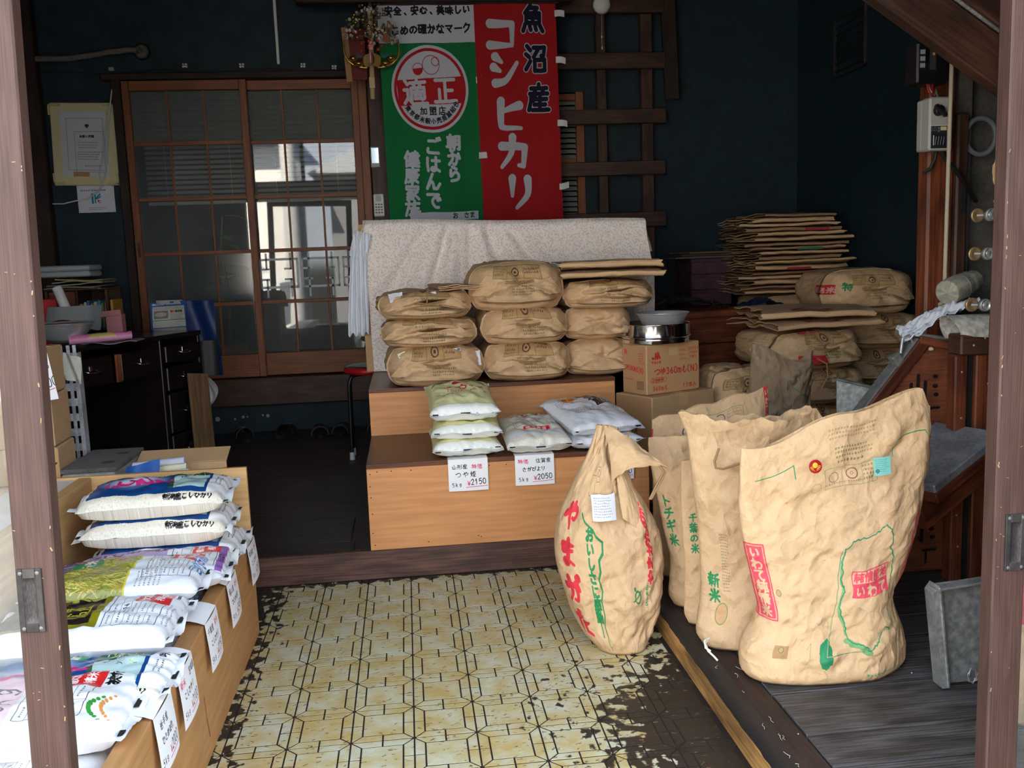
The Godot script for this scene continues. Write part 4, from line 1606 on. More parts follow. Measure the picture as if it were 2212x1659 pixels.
# print for the folded end of a full 30 kg sack; 512 px stand for 1.1 m unrolled from its middle
func sack_print(seed_at: int, marks: Array, tone := 1.0) -> Texture2D:
	var c := Cv.over(kraft, 512, 512)
	if tone != 1.0:
		c.im.adjust_bcs(tone, 1.0, 1.0)
	var ink := INK
	var f := rgb(186, 150, 104)
	c.rect(206, 214, 98, 25, f)
	c.frame(206, 214, 98, 25, 1, ink)
	c.rect(234, 214, 1, 25, ink)
	c.rect(268, 214, 1, 25, ink)
	c.small_print(209, 219, 22, 3, 6, ink, seed_at)
	c.small_print(271, 220, 30, 2, 6, rgb(86, 62, 74), seed_at + 1)
	c.ring(Vector2(251, 226), 7, 2, rgb(64, 36, 40))
	c.disc(Vector2(251, 226), 2.2, rgb(64, 36, 40))
	c.small_print(232, 243, 46, 1, 5, ink, seed_at + 2)
	c.small_print(246, 257, 44, 3, 5, ink, seed_at + 3)
	for m in marks:
		match m[0]:
			"rect":
				c.rect(m[1], m[2], m[3], m[4], m[5])
			"text":
				c.text(m[1], m[2], m[3], m[4], m[5], m[6] if m.size() > 6 else false, m[7] if m.size() > 7 else 0.0)
			"leaf":
				c.ring(m[1], 7, 3, GREEN)
				c.line(m[1] + Vector2(-5, 10), m[1] + Vector2(6, 10), 3, GREEN)
	return c.tex()

func paper(tex: Texture2D, depth := 1.0) -> StandardMaterial3D:
	return mat(Color.WHITE, 0.72, 0, tex, T.paper_n, depth)

# a full sack lying down, its folded and tied end towards +z; origin under its middle
func lying_shape(W: float, H: float, D: float, s: float, slump := 0.0, open := false) -> MB:
	var b := MB.new()
	var a := W * 0.5
	var h := H * 0.5
	var N := 44
	var K := 30
	var rim := func(u: float, v: float) -> Vector2:       # square to rounded rectangle
		var p := Vector2(u * sqrt(1.0 - 0.30 * v * v), v * sqrt(1.0 - 0.36 * u * u))
		return p
	var low := func(p: Vector3) -> Vector3:              # it flattens on what it lies on, and under what lies on it
		p.y = clampf(p.y, -h * 0.90 + absf(p.x) * 0.02, h * (0.97 if p.z < D * 0.3 else 1.0))
		p.y += h * 0.90 - slump * (0.5 + 0.5 * p.z / (D * 0.5)) * H * 0.15
		return p
	var face := func(u: float, w: float) -> Vector3:
		var q := Vector2(u * 2 - 1, w * 2 - 1)
		var r: Vector2 = rim.call(q.x, q.y)
		var m := maxf(absf(q.x), absf(q.y))
		var z := -0.075 * pow(m, 4.0) - 0.03 * pow(absf(q.x), 3.0)
		# a mouth folded in from both sides: pleats run to the tie, a pocket below it, a lip along the bottom
		var tie := Vector2(0.02 + 0.1 * nz.get_noise_1d(s * 3), 0.10)
		var d := (q - tie)
		var ang := d.angle()
		var far := clampf(1.0 - m, 0, 1)
		var pleat := sin(ang * 7.0 + nz.get_noise_2d(s, d.length() * 2.0) * 3.0)
		z += 0.008 * pleat * far * smoothstep(0.08, 0.4, d.length())
		z += 0.012 * absf(sin(ang * 3.0 + s)) * far
		z -= 0.034 * exp(-d.length_squared() * 16.0)
		var half := 0.30 + 0.55 * clampf((tie.y - q.y) / 0.62, 0, 1)
		if q.y < tie.y and q.y > -0.56:
			var inside := smoothstep(half, half - 0.10, absf(q.x))
			z += inside * (0.006 + 0.030 * smoothstep(tie.y, -0.5, q.y))
		if q.y <= -0.50:
			var inside2 := smoothstep(0.90, 0.72, absf(q.x))
			z += inside2 * (0.030 * smoothstep(-0.60, -0.50, q.y) - 0.016 * smoothstep(-0.50, -0.57, q.y) * smoothstep(-0.75, -0.60, q.y))
		if open:
			var mo := Vector2(d.x - 0.22, d.y * 2.4 + 0.1)
			z -= 0.10 * exp(-mo.length_squared() * 5.0)
			z += 0.03 * exp(-pow(mo.length() - 0.75, 2.0) * 12.0) * far
		var p := V(r.x * a, r.y * h, D * 0.5 + z)
		p += V(nz.get_noise_3d(q.x + s, q.y, 1.0) * 0.006, nz.get_noise_3d(q.x + s, q.y * 1.4, 5.0) * 0.012 * (1.0 if q.y > 0 else 0.3), (facet(p.x + s, p.y * 1.3, 15.0) * 0.022 + facet(p.x, p.y + s, 38.0) * 0.009) * (0.35 + far))
		return low.call(p)
	b.surf(N, K, face, func(u: float, w: float): return Vector2(0.5 + (u - 0.5) * W / 1.1, 0.5 - (w - 0.5) * H / 1.1))
	var per := []
	for i in N:
		per.append(Vector2(float(i) / N, 0))
	for i in K:
		per.append(Vector2(1, float(i) / K))
	for i in N:
		per.append(Vector2(1.0 - float(i) / N, 1))
	for i in K + 1:
		per.append(Vector2(0, 1.0 - float(i) / K))
	var L := 14
	b.surf(per.size() - 1, L, func(u: float, w: float):
		var i := int(round(u * (per.size() - 1)))
		var e: Vector2 = per[i]
		var p0: Vector3 = face.call(e.x, e.y)
		if w == 0.0:
			return p0
		var q := e * 2 - Vector2.ONE
		var r: Vector2 = rim.call(q.x, q.y)
		var z := D * 0.5 - 0.105 - (D - 0.16) * w
		var grow := 1.0 + 0.035 * sin(clampf(w * 1.1, 0, 1) * PI) + nz.get_noise_3d(r.x * 1.3 + s, r.y * 1.3, z * 6.0) * 0.06
		if w > 0.86:
			grow *= 1.0 - (w - 0.86) * 1.6
		var p := V(r.x * a * grow, r.y * h * grow, z)
		var wob := (facet(u * 1.3 + s, w * 0.5, 14.0) * 0.018 + facet(u * 1.3, w * 0.5 + s, 34.0) * 0.007) * smoothstep(0.0, 0.1, w) * smoothstep(0.0, 0.04, u) * smoothstep(1.0, 0.96, u)
		p += V(r.x, r.y, 0).normalized() * (wob - 0.006 * smoothstep(0.0, 0.1, w))
		return low.call(p)
		, func(u: float, w: float):
			var i := int(round(u * (per.size() - 1)))
			var e: Vector2 = per[i]
			var q := e * 2 - Vector2.ONE
			var away := Vector2(q.x if absf(q.x) >= 0.999 else 0.0, -q.y if absf(q.y) >= 0.999 else 0.0)
			return Vector2(0.5 + (e.x - 0.5) * W / 1.1, 0.5 - (e.y - 0.5) * H / 1.1) + away * (w * (D - 0.1) / 1.1))
	b.surf(12, 10, func(u: float, w: float):
		var q := Vector2(1 - u * 2, w * 2 - 1)
		var r: Vector2 = rim.call(q.x, q.y)
		var m := maxf(absf(q.x), absf(q.y))
		return low.call(V(r.x * a * 0.78, r.y * h * 0.78, -D * 0.5 + 0.055 - 0.05 * (1.0 - pow(m, 3.0)))))
	b.smooth()
	return b

# the flaps folded in at a sack's end: a pocket with a lip, and a tuck from each side
func fold_shape(a: float, h: float, D: float, s: float, loose: bool) -> MB:
	var b := MB.new()
	var mid := h * 0.90
	var j := nz.get_noise_1d(s * 7.0)
	var top := h * (0.10 + 0.1 * j)
	var wr := func(x: float, y: float) -> float:
		return facet(x + s, y * 1.4, 24.0) * 0.012 + facet(x, y + s, 60.0) * 0.004
	var uvf := func(x: float, y: float) -> Vector2: return Vector2(0.5 + x / 1.1, 0.5 - y / 1.1)
	var lip := h * (-0.42 + 0.08 * j)
	var wl := a * (0.66 + 0.05 * j)
	var pocket := func(u: float, v: float) -> Vector2:
		return Vector2(lerpf(-1, 1, u) * lerpf(wl, a * 0.14, pow(v, 0.8)), lerpf(lip + 0.012 * sin(u * 3.14 + j * 4.0) * (1.0 - v), top, v))
	b.sheet(26, 12, func(u: float, v: float) -> Vector3:
		var q: Vector2 = pocket.call(u, v)
		return V(q.x, mid + q.y, D * 0.5 + 0.012 * (1.0 - v) - 0.014 * v - 0.022 * pow(absf(u * 2 - 1), 3.0) * (1.0 - v) + wr.call(q.x, q.y) + (0.012 * sin(u * 9.0 + s) * (1.0 - v) if loose else 0.0)), 0.0022, func(u: float, v: float) -> Vector2:
		var q: Vector2 = pocket.call(u, v)
		return uvf.call(q.x, q.y))
	for side in [-1.0, 1.0]:
		var tuck := func(u: float, v: float) -> Vector2:
			var inner := Vector2(a * 0.05, top - 0.004).lerp(Vector2(wl * 0.97, lip + 0.008), v)
			var outer := Vector2(a * 0.62, h * (0.42 + 0.1 * j * side)).lerp(Vector2(a * 0.93, h * -0.35), v)
			return inner.lerp(outer, u) * Vector2(side, 1)
		b.sheet(14, 14, func(u: float, v: float) -> Vector3:
			var uu := u if side > 0 else 1.0 - u
			var q: Vector2 = tuck.call(uu, v)
			var m := maxf(absf(q.x) / a, absf(q.y) / h)
			return V(q.x, mid + q.y, D * 0.5 - 0.008 + 0.016 * (1.0 - uu) * smoothstep(0.0, 0.3, v) - 0.052 * pow(m, 4.0) + 0.004 * sin(uu * 9.0 + s) * (1.0 - uu) + wr.call(q.x, q.y + 0.3)), 0.0022, func(u: float, v: float) -> Vector2:
			var q: Vector2 = tuck.call(u if side > 0 else 1.0 - u, v)
			return uvf.call(q.x, q.y))
	return b

func lying_sack(label: String, at: Vector3, turn: float, W: float, H: float, D: float, s: float, m: Material, group: String, bow := 1, slump := 0.0, open := false) -> Node3D:
	var o := thing("rice_sack", label, "paper sack", at, group, turn)
	local_part(o, "paper_body", lying_shape(W, H, D, s, slump, open), m)
	var y := H * 0.45 + H * 0.05
	var z := D * 0.5 + 0.004
	local_part(o, "folded_end", fold_shape(W * 0.5, H * 0.5, D, s, bow == 0), m)
	if bow > 0:
		var b := MB.new()
		b.tube([V(-0.075, y + 0.012, z - 0.012), V(-0.03, y + 0.004, z), V(0.0, y, z + 0.008), V(0.035, y + 0.004, z), V(0.085, y + 0.014, z - 0.012)], 0.0028, 6)
		b.tube([V(-0.07, y + 0.002, z - 0.012), V(-0.03, y - 0.003, z), V(0.0, y - 0.004, z + 0.008), V(0.035, y - 0.002, z), V(0.08, y + 0.004, z - 0.012)], 0.0028, 6)
		b.ball(V(0.0, y - 0.002, z + 0.007), 0.007, 10)
		if bow == 2:
			b.tube([V(0.0, y, z + 0.008), V(-0.015, y + 0.022, z + 0.012), V(-0.04, y + 0.045, z + 0.008)], 0.003, 6)
			b.tube([V(0.002, y, z + 0.01), V(-0.01, y + 0.02, z + 0.014), V(-0.034, y + 0.047, z + 0.010)], 0.003, 6)
		if bow == 3:
			b.tube([V(0.0, y, z + 0.008), V(0.003, y + 0.03, z + 0.012), V(0.008, y + 0.058, z + 0.004)], 0.003, 6)
		local_part(o, "twine", b, M.twine)
	return o

# a patch of paper stuck on the front face of a lying sack, given in its own axes
func patch(o: Node3D, called: String, label: String, x: float, y: float, w: float, h: float, z: float, m: Material, tilt := 0.0, torn := 0.0):
	var b := MB.new()
	b.sheet(5, 5, func(u: float, v: float):
		var q := Vector2((u - 0.5) * w, (v - 0.5) * h).rotated(tilt)
		return V(x + q.x + torn * nz.get_noise_2d(u * 5, v * 5 + x * 30), y + q.y + torn * nz.get_noise_2d(u * 5 + 9, v * 5), z + 0.010 + nz.get_noise_2d(u * 2 + x * 20, v * 2) * 0.006 - 0.010 * pow(absf(x) / 0.2, 3.0)), 0.0008)
	local_part(o, called, b, m, label)

# a stand-up sack: rows of [height share, left x, right x, half depth, middle z] and the height of its top edge along x
func standing_shape(rows: Array, y0: float, topf: Callable, s: float, rough: float, nu := 72, nv := 64, fold := 0.0) -> MB:
	var b := MB.new()
	var at := func(t: float) -> Array:
		var i := 0
		while i < rows.size() - 2 and rows[i + 1][0] < t:
			i += 1
		var p: Array = rows[maxi(i - 1, 0)]
		var q: Array = rows[i]
		var r: Array = rows[i + 1]
		var e: Array = rows[mini(i + 2, rows.size() - 1)]
		var k := clampf((t - q[0]) / (r[0] - q[0]), 0, 1)
		var o := []
		for c in range(1, 5):
			var v := cubic_interpolate(q[c], r[c], p[c], e[c], k)
			o.append(clampf(v, minf(q[c], r[c]) - 0.01, maxf(q[c], r[c]) + 0.01) if c != 3 else maxf(0.002, v))
		return o
	var f := func(u: float, t: float) -> Vector3:
		# u from 0 to 0.5 runs over the front from left to right, the rest over the back
		var c := u * 4.0 - 1.0 if u <= 0.5 else 3.0 - u * 4.0
		var sx := 1.5 * c - 0.5 * c * c * c
		var sz := sqrt(maxf(0.0, 1.0 - pow(absf(sx), 2.6))) * (1.0 if u <= 0.5 else -1.0)
		var o: Array = at.call(t)
		var x := lerpf(o[0], o[1], sx * 0.5 + 0.5)
		var y: float = y0 + t * (topf.call(sx * 0.5 + 0.5) - y0)
		var p := V(x, y, o[3] + sz * o[2])
		var soft := clampf(o[2] / 0.03, 0.15, 1.0)
		var n3 := V(sx * 0.4, 0, sz)
		var arc := u * 1.0
		var dep := (facet(arc + s, p.y * 0.8, 9.0) * 0.034 + facet(arc, p.y * 1.3 + s, 21.0) * 0.016 + facet(arc + s, p.y + 3.0, 50.0) * 0.006 - 0.004) * rough * 0.85 * smoothstep(0.0, 0.10, t) * (1.0 - 0.72 * pow(absf(sx), 5.0)) * smoothstep(0.0, 0.04, u) * smoothstep(1.0, 0.96, u)
		p += n3.normalized() * dep * (0.35 + 0.65 * soft) if sz >= 0 else n3.normalized() * dep * 0.3
		p += V(nz.get_noise_3d(p.x * 3 + s, p.y * 3, 0) * 0.004, 0, nz.get_noise_3d(p.x * 4, p.y * 4 + s, 8) * 0.014 * (1.0 if sz >= 0 else 0.6))
		if t == 0.0:
			p.y = y0
		return p
	b.surf(nu, nv, f, func(u: float, t: float):
		var c: float = u * 4.0 - 1.0 if u <= 0.5 else 3.0 - u * 4.0
		var sx: float = 1.5 * c - 0.5 * c * c * c
		return Vector2(0.5 + 0.42 * sx + 0.08 * signf(sx) * (1.0 - sqrt(maxf(0.0, 1.0 - pow(absf(sx), 2.6)))), 1.0 - t))
	# bottom
	var k := b.v.size()
	var c := V(0, 0, 0)
	for i in nu:
		c += b.v[i] / nu
	c.y = y0
	b.v.append(c)
	b.n.append(V(0, -1, 0))
	b.t.append(Vector2(0.5, 1))
	for i in nu:
		b.ix.append_array([k, i, i + 1])
	# folded-over rim at the mouth
	b.smooth()
	return b

func iwate_outline(o: Vector2, w: float, h: float, seed_at: int) -> PackedVector2Array:
	# an egg-like prefecture outline with a ragged coast
	var g := RandomNumberGenerator.new()
	g.seed = seed_at
	var base := [[0.08, 0.12], [0.20, 0.07], [0.38, 0.06], [0.55, 0.03], [0.68, 0.0], [0.76, 0.05], [0.82, 0.12], [0.84, 0.20], [0.90, 0.24], [0.98, 0.33], [1.0, 0.42], [0.97, 0.52], [0.99, 0.60], [0.96, 0.70], [0.97, 0.80], [0.94, 0.86], [0.82, 0.83], [0.74, 0.88], [0.68, 0.94], [0.56, 0.97], [0.50, 1.0], [0.44, 0.97], [0.32, 0.93], [0.24, 0.93], [0.16, 0.86], [0.12, 0.78], [0.04, 0.70], [0.0, 0.62], [0.03, 0.54], [0.06, 0.46], [0.02, 0.40], [0.05, 0.33], [0.03, 0.26], [0.06, 0.18]]
	var p := PackedVector2Array()
	for i in base.size():
		var a := Vector2(base[i][0], base[i][1])
		var b := Vector2(base[(i + 1) % base.size()][0], base[(i + 1) % base.size()][1])
		for k in 4:
			var q := a.lerp(b, k / 4.0) + Vector2(g.randf_range(-1, 1), g.randf_range(-1, 1)) * 0.012
			p.append(o + Vector2(q.x * w, q.y * h))
	return p

func tie_string(o: Node3D, pts: Array, r := 0.0022, m: Material = null):
	var b := MB.new()
	b.tube(pts, r, 6)
	part(o, "string", b, m if m else M.white_twine)

# ------------------------------------------------------------------ 5 kg plastic bags of rice
# lies flat: length along x, width along z, origin under its middle; seals at both ends
func pillow(L: float, Wd: float, H: float, s: float, sag := 0.0) -> MB:
	var b := MB.new()
	var shape := func(u: float, w: float, up: float) -> Vector3:
		var x := u * 2 - 1
		var z := w * 2 - 1
		var ex := 1.0 - pow(absf(x), 4.0)
		var ez := 1.0 - pow(absf(z), 3.2)
		var th := H * 0.5 * pow(maxf(ex, 0), 0.42) * pow(maxf(ez, 0), 0.5)
		var p := V(x * L * 0.5 * (1.0 - 0.035 * ez * 0), 0, z * Wd * 0.5 * (1.0 + 0.05 * absf(x) * absf(x) - 0.05))
		var wr := sin(z * 16.0 + s * 3.0 + nz.get_noise_2d(x * 2 + s, z) * 4.0) * 0.004 * pow(absf(x), 6.0)
		var lump := nz.get_noise_3d(x * 1.7 + s, z * 1.7, up * 4.0) * 0.014 * ex * ez
		var cre := crease(p + V(s, up, 0), 22.0) * 0.0045 * ex
		if up < 0:
			th = H * 0.5 * pow(maxf(ex, 0), 0.42) * pow(maxf(ez, 0), 0.26)
		if up > 0:
			p.y = H * 0.45 + th * 1.05 + (lump + cre + wr)
		else:
			p.y = maxf(0.0, H * 0.45 - th * 1.0 + (lump * 0.4 + wr))
		p.y -= sag * x * absf(x) * 0.02
		return p
	b.surf(40, 30, func(u: float, w: float): return shape.call(u, 1.0 - w, 1.0), func(u: float, w: float): return Vector2(u, 1.0 - w))
	b.surf(30, 20, func(u: float, w: float): return shape.call(u, w, -1.0), func(u: float, w: float): return Vector2(u, 0.979 + w * 0.007))
	b.smooth()
	return b

func rice_bag(called_label: String, group: String, at: Vector3, turn: float, L: float, Wd: float, H: float, s: float, m: Material, fins := [1, 1], tint: Material = null, sag := 0.0) -> Node3D:
	var o := thing("rice_bag", called_label, "rice bag", at, group, turn)
	local_part(o, "film_body", pillow(L, Wd, H, s, sag), m)
	for k in 2:
		if fins[k] == 0:
			continue
		var sg := -1.0 if k == 0 else 1.0
		var b := MB.new()
		b.sheet(3, 22, func(u: float, w: float):
			var z := (w - 0.5) * Wd
			return V(sg * (L * 0.5 - 0.006 + u * 0.024), H * 0.45 + sin(z * 44.0 + s) * 0.005 * (0.4 + u) + nz.get_noise_2d(w * 3 + s, u) * 0.016 * u - sag * 0.02, z * sg) if sg > 0 else V(sg * (L * 0.5 - 0.006 + u * 0.024), H * 0.45 + sin(z * 44.0 + s) * 0.005 * (0.4 + u), z * sg), 0.0006)
		local_part(o, "seal", b, tint if tint else M.film)
		for zz in [-0.42, 0.0, 0.42]:       # printed register marks on the seal
			b = MB.new()
			b.box(V(sg * (L * 0.5 + 0.006), H * 0.45 + 0.002 + sin(zz * Wd * 44.0 + s) * 0.004, zz * Wd), V(0.010, 0.0016, 0.034 if zz == 0 else 0.02), Basis(), 0.0)
			local_part(o, "register_mark", b, M.black_matte if not tint else tint_mark)
	return o

var tint_mark: Material

# ------------------------------------------------------------------ the stepped shelf and the panel behind it
func build_bench():
	var o := thing("display_bench", "two-step plywood display bench with dark treads in the middle of the shop", "bench", V(0.37, 0.1055, -0.6))
	var x0 := -0.137
	var x1 := 0.885
	var b := MB.new()
	b.bx(V(x0, 0.1065, -0.062), V(x1, 0.405, -0.046), 0.001, 0)
	part(o, "lower_front", b, M.bench_front)
	b = MB.new()
	b.bx(V(x0, 0.405, -0.59), V(x1, 0.421, -0.043), 0.0015, 0)
	part(o, "lower_tread", b, M.bench_top)
	b = MB.new()
	b.bx(V(x0, 0.4045, -0.0445), V(x1, 0.4085, -0.0405), 0.001, 0)
	b.bx(V(x0, 0.4125, -0.0445), V(x1, 0.4165, -0.0405), 0.001, 0)
	part(o, "edge_band", b, M.bench_edge)
	b = MB.new()
	b.bx(V(x0, 0.421, -0.60), V(x1, 0.60, -0.585), 0.001, 0)
	part(o, "upper_front", b, M.bench_front)
	b = MB.new()
	b.bx(V(x0, 0.60, -1.25), V(x1, 0.615, -0.58), 0.0015, 0)
	part(o, "upper_tread", b, M.bench_top)
	b = MB.new()
	b.bx(V(x0, 0.5995, -0.5815), V(x1, 0.6035, -0.5775), 0.001, 0)
	b.bx(V(x0, 0.6075, -0.5815), V(x1, 0.6115, -0.5775), 0.001, 0)
	part(o, "edge_band", b, M.bench_edge)
	for s in [[x0, x0 + 0.015], [x1 - 0.015, x1]]:
		b = MB.new()
		b.prism(PackedVector2Array([Vector2(1.25, 0.1065), Vector2(1.25, 0.60), Vector2(0.60, 0.60), Vector2(0.60, 0.405), Vector2(0.0625, 0.405), Vector2(0.0625, 0.1065)]), s[0], s[1], Transform3D(Basis(V(0, 0, -1), V(0, 1, 0), V(1, 0, 0)), V(0, 0, 0)))
		part(o, "side_panel", b, M.bench_front)
	b = MB.new()            # nail heads and a split corner
	for p in [[-0.125, 0.385], [-0.127, 0.34], [-0.126, 0.30], [-0.124, 0.24], [-0.126, 0.17], [-0.121, 0.125], [-0.05, 0.392], [0.02, 0.391], [0.30, 0.392], [0.36, 0.391], [0.07, 0.125], [0.25, 0.135], [0.26, 0.131], [0.55, 0.13], [-0.10, 0.392]]:
		b.lathe([Vector2(0.0, 0.001), Vector2(0.002, 0.0008), Vector2(0.0024, 0.0)], 8, Transform3D(Basis(Vector3.RIGHT, PI / 2), V(p[0], p[1], -0.046)))
	part(o, "nail_head", b, mat(rgb(60, 34, 22), 0.6))
	# three hand-lettered price cards tucked under the bags
	price_card("price card for the yellow-green bags on the bench front", V(0.222, 0.4222, -0.0385), 0.142, 0.116, [["山形産", 0, 30, 42], ["特価", 1, 190, 44], ["つや姫", 0, 0, 0], ["2150"]], 0.0)
	price_card("price card under the single clear bag on the bench front", V(0.462, 0.4222, -0.0385), 0.142, 0.110, [["佐賀産", 0, 168, 30], ["特価", 1, 24, 32], ["さがびより", 0, 0, 0], ["2050"]], 0.0)
	price_card("price card mostly hidden behind the tied brown sack", V(0.755, 0.4222, -0.0385), 0.142, 0.110, [["", 0, 30, 42], ["", 1, 190, 44], ["", 0, 0, 0], ["2100"]], 0.0)
	# the cloth-covered panel leaning at the back of the bench
	o = thing("covered_panel", "tall panel draped in small-flowered cotton standing behind the stacked sacks", "panel", V(0.53, 0.6155, -1.2))
	b = MB.new()
	b.prism(PackedVector2Array([Vector2(-0.138, 0.6165), Vector2(1.205, 0.6165), Vector2(1.20, 1.02), Vector2(1.185, 1.285), Vector2(-0.135, 1.31)]), -1.235, -1.222)
	part(o, "board", b, mat(rgb(190, 150, 96), 0.7, 0, T.wood))
	b = MB.new()
	b.beam(V(-0.142, 0.617, -1.20), V(-0.146, 1.30, -1.20), 0.008, 0.05, Vector3.RIGHT, 0.001)
	part(o, "cardboard_edge", b, M.card)
	b = MB.new()
	b.sheet(110, 56, func(u: float, w: float):
		var xl := lerpf(-0.132, -0.148, w)
		var xr := lerpf(1.222, 1.186, smoothstep(0.55, 0.95, w))
		var top := lerpf(1.319, 1.287, u) + 0.004 * sin(u * 9.0)
		var y: float = lerpf(0.618, top, w)
		var x := lerpf(xl, xr, u)
		# gathers fan out from a point a third of the way along the top
		var gx := (u - 0.36) / (0.16 + (1.0 - w) * 0.42)
		var fan := exp(-gx * gx * 1.3)
		var z := fan * ((absf(sin(gx * 8.0 + 0.4 * sin(w * 4.0))) - 0.5) * 0.05 + sin(gx * 27.0 + 2.0) * 0.012) * smoothstep(1.0, 0.86, w)
		z += nz.get_noise_2d(u * 3.5, w * 3.0) * 0.03 * (1.0 - w * 0.6)
		z += 0.010 * exp(-pow((u - 0.335) * 90.0, 2.0))
		z += 0.012 * sin(u * 5.0 + w * 2.0) * (1.0 - w)
		var cap := smoothstep(0.965, 1.0, w)
		return V(x, y, -1.178 + z * 0.8 - cap * cap * 0.03), 0.0015, func(u: float, w: float): return Vector2(u * 2.8, (1.0 - w) * 1.5))
	part(o, "cotton_cover", b, mat(Color.WHITE, 0.95, 0, T.floral))
	b = MB.new()            # the tail of cloth at the right corner
	b.sheet(6, 8, func(u: float, w: float): return V(1.185 + u * 0.035 * (1.2 - w), 1.13 + w * 0.15, -1.20 - u * 0.03 + sin(w * 9.0) * 0.006), 0.002, func(u: float, w: float): return Vector2(u * 0.2, w * 0.3))
	part(o, "corner_gather", b, mat(Color.WHITE, 0.95, 0, T.floral))
	b = MB.new()
	b.tube([V(-0.19, 1.24, -1.19), V(-0.15, 1.29, -1.185), V(-0.12, 1.325, -1.2)], 0.0015, 5)
	# plastic carrier bags hung on the corner of the panel
	o = thing("carrier_bags", "bunch of thin white plastic bags hanging from the panel's left corner", "plastic bags", V(-0.185, 0.80, -1.17))
	var mf := mat(Color(0.86, 0.88, 0.92), 0.3)
	b = MB.new()
	b.sheet(24, 20, func(u: float, w: float):
		var wd := lerpf(0.095, 0.075, smoothstep(0.2, 0.9, w)) * (1.0 if w < 0.9 else lerpf(1.0, 0.75, (w - 0.9) * 10))
		return V(-0.165 - 0.055 * 0 + (u - 0.6) * wd - 0.018 * w * 0 - lerpf(0.02, 0.0, w), lerpf(0.795, 1.185, w) - 0.01 * sin(u * 20.0) * (1.0 - w), -1.165 + sin(u * 26.0 + w) * 0.009 + nz.get_noise_2d(u * 4, w * 4) * 0.01), 0.0012)
	part(o, "bag_stack", b, mf)
	b = MB.new()
	b.sheet(14, 10, func(u: float, w: float): return V(-0.215 + u * 0.075 + w * 0.03, 1.16 + w * 0.115 - u * 0.02, -1.16 + sin(u * 17.0 + w * 5.0) * 0.012), 0.0012)
	part(o, "bunched_handles", b, mf)
	b = MB.new()
	b.tube([V(-0.17, 1.23, -1.155), V(-0.15, 1.275, -1.16), V(-0.138, 1.312, -1.19), V(-0.135, 1.32, -1.225)], 0.003, 6)
	part(o, "hanging_string", b, M.white_twine)
	# red-topped stool
	o = thing("stool", "round stool with red rim and black tube legs beside the bench", "stool", V(-0.22, 0.1055, -1.75))
	var sc := V(-0.165, 0, -1.68)
	b = MB.new()
	b.lathe([Vector2(0.0, 0.555), Vector2(0.125, 0.555), Vector2(0.142, 0.56), Vector2(0.146, 0.572), Vector2(0.142, 0.588), Vector2(0.13, 0.592)], 40, Transform3D(Basis(), V(sc.x, 0.0, sc.z)))
	part(o, "seat_rim", b, M.red_plastic)
	b = MB.new()
	b.lathe([Vector2(0.131, 0.591), Vector2(0.12, 0.597), Vector2(0.0, 0.599)], 40, Transform3D(Basis(), V(sc.x, 0.0, sc.z)))
	part(o, "seat_top", b, mat(rgb(84, 66, 70), 0.3))
	for k in 4:
		var a := deg_to_rad([205, 155, 25, -25][k])
		var d := V(cos(a), 0, -sin(a) )
		b = MB.new()
		b.tube([sc + d * 0.05 + V(0, 0.55, 0), sc + d * 0.095 + V(0, 0.548, 0), sc + d * 0.118 + V(0, 0.535, 0), sc + d * 0.13 + V(0, 0.50, 0), sc + d * 0.135 + V(0, 0.14, 0)], 0.0095, 10)
		var lg := part(o, "leg", b, M.black)
		b = MB.new()
		b.lathe([Vector2(0.0, 0.1065), Vector2(0.013, 0.1065), Vector2(0.0145, 0.11), Vector2(0.013, 0.147), Vector2(0.0, 0.147)], 16, Transform3D(Basis(), V((sc + d * 0.135).x, 0, (sc + d * 0.135).z)))
		part(lg, "rubber_foot", b, M.white_plastic)
	# slippers and sandals along the wall
	var sl := [["black slipper with a pale badge, first from the left at the wall", -0.965, -2.40, 0.35], ["black slipper with a pale badge, second from the left at the wall", -0.735, -2.45, -0.25]]
	for s in sl:
		shoe(s[0], V(s[1], 0.1055, s[2]), s[3], 0, "black slippers")
	sl = [["brown sandal, left one of the pair between slippers and stool", -0.525, -2.42, 0.1], ["brown sandal, right one of the pair between slippers and stool", -0.395, -2.44, -0.05]]
	for s in sl:
		shoe(s[0], V(s[1], 0.1055, s[2]), s[3], 1, "brown sandals")
	shoe("dark shoe behind the stool against the bench side", V(-0.19, 0.1055, -2.45), 0.0, 1, "")

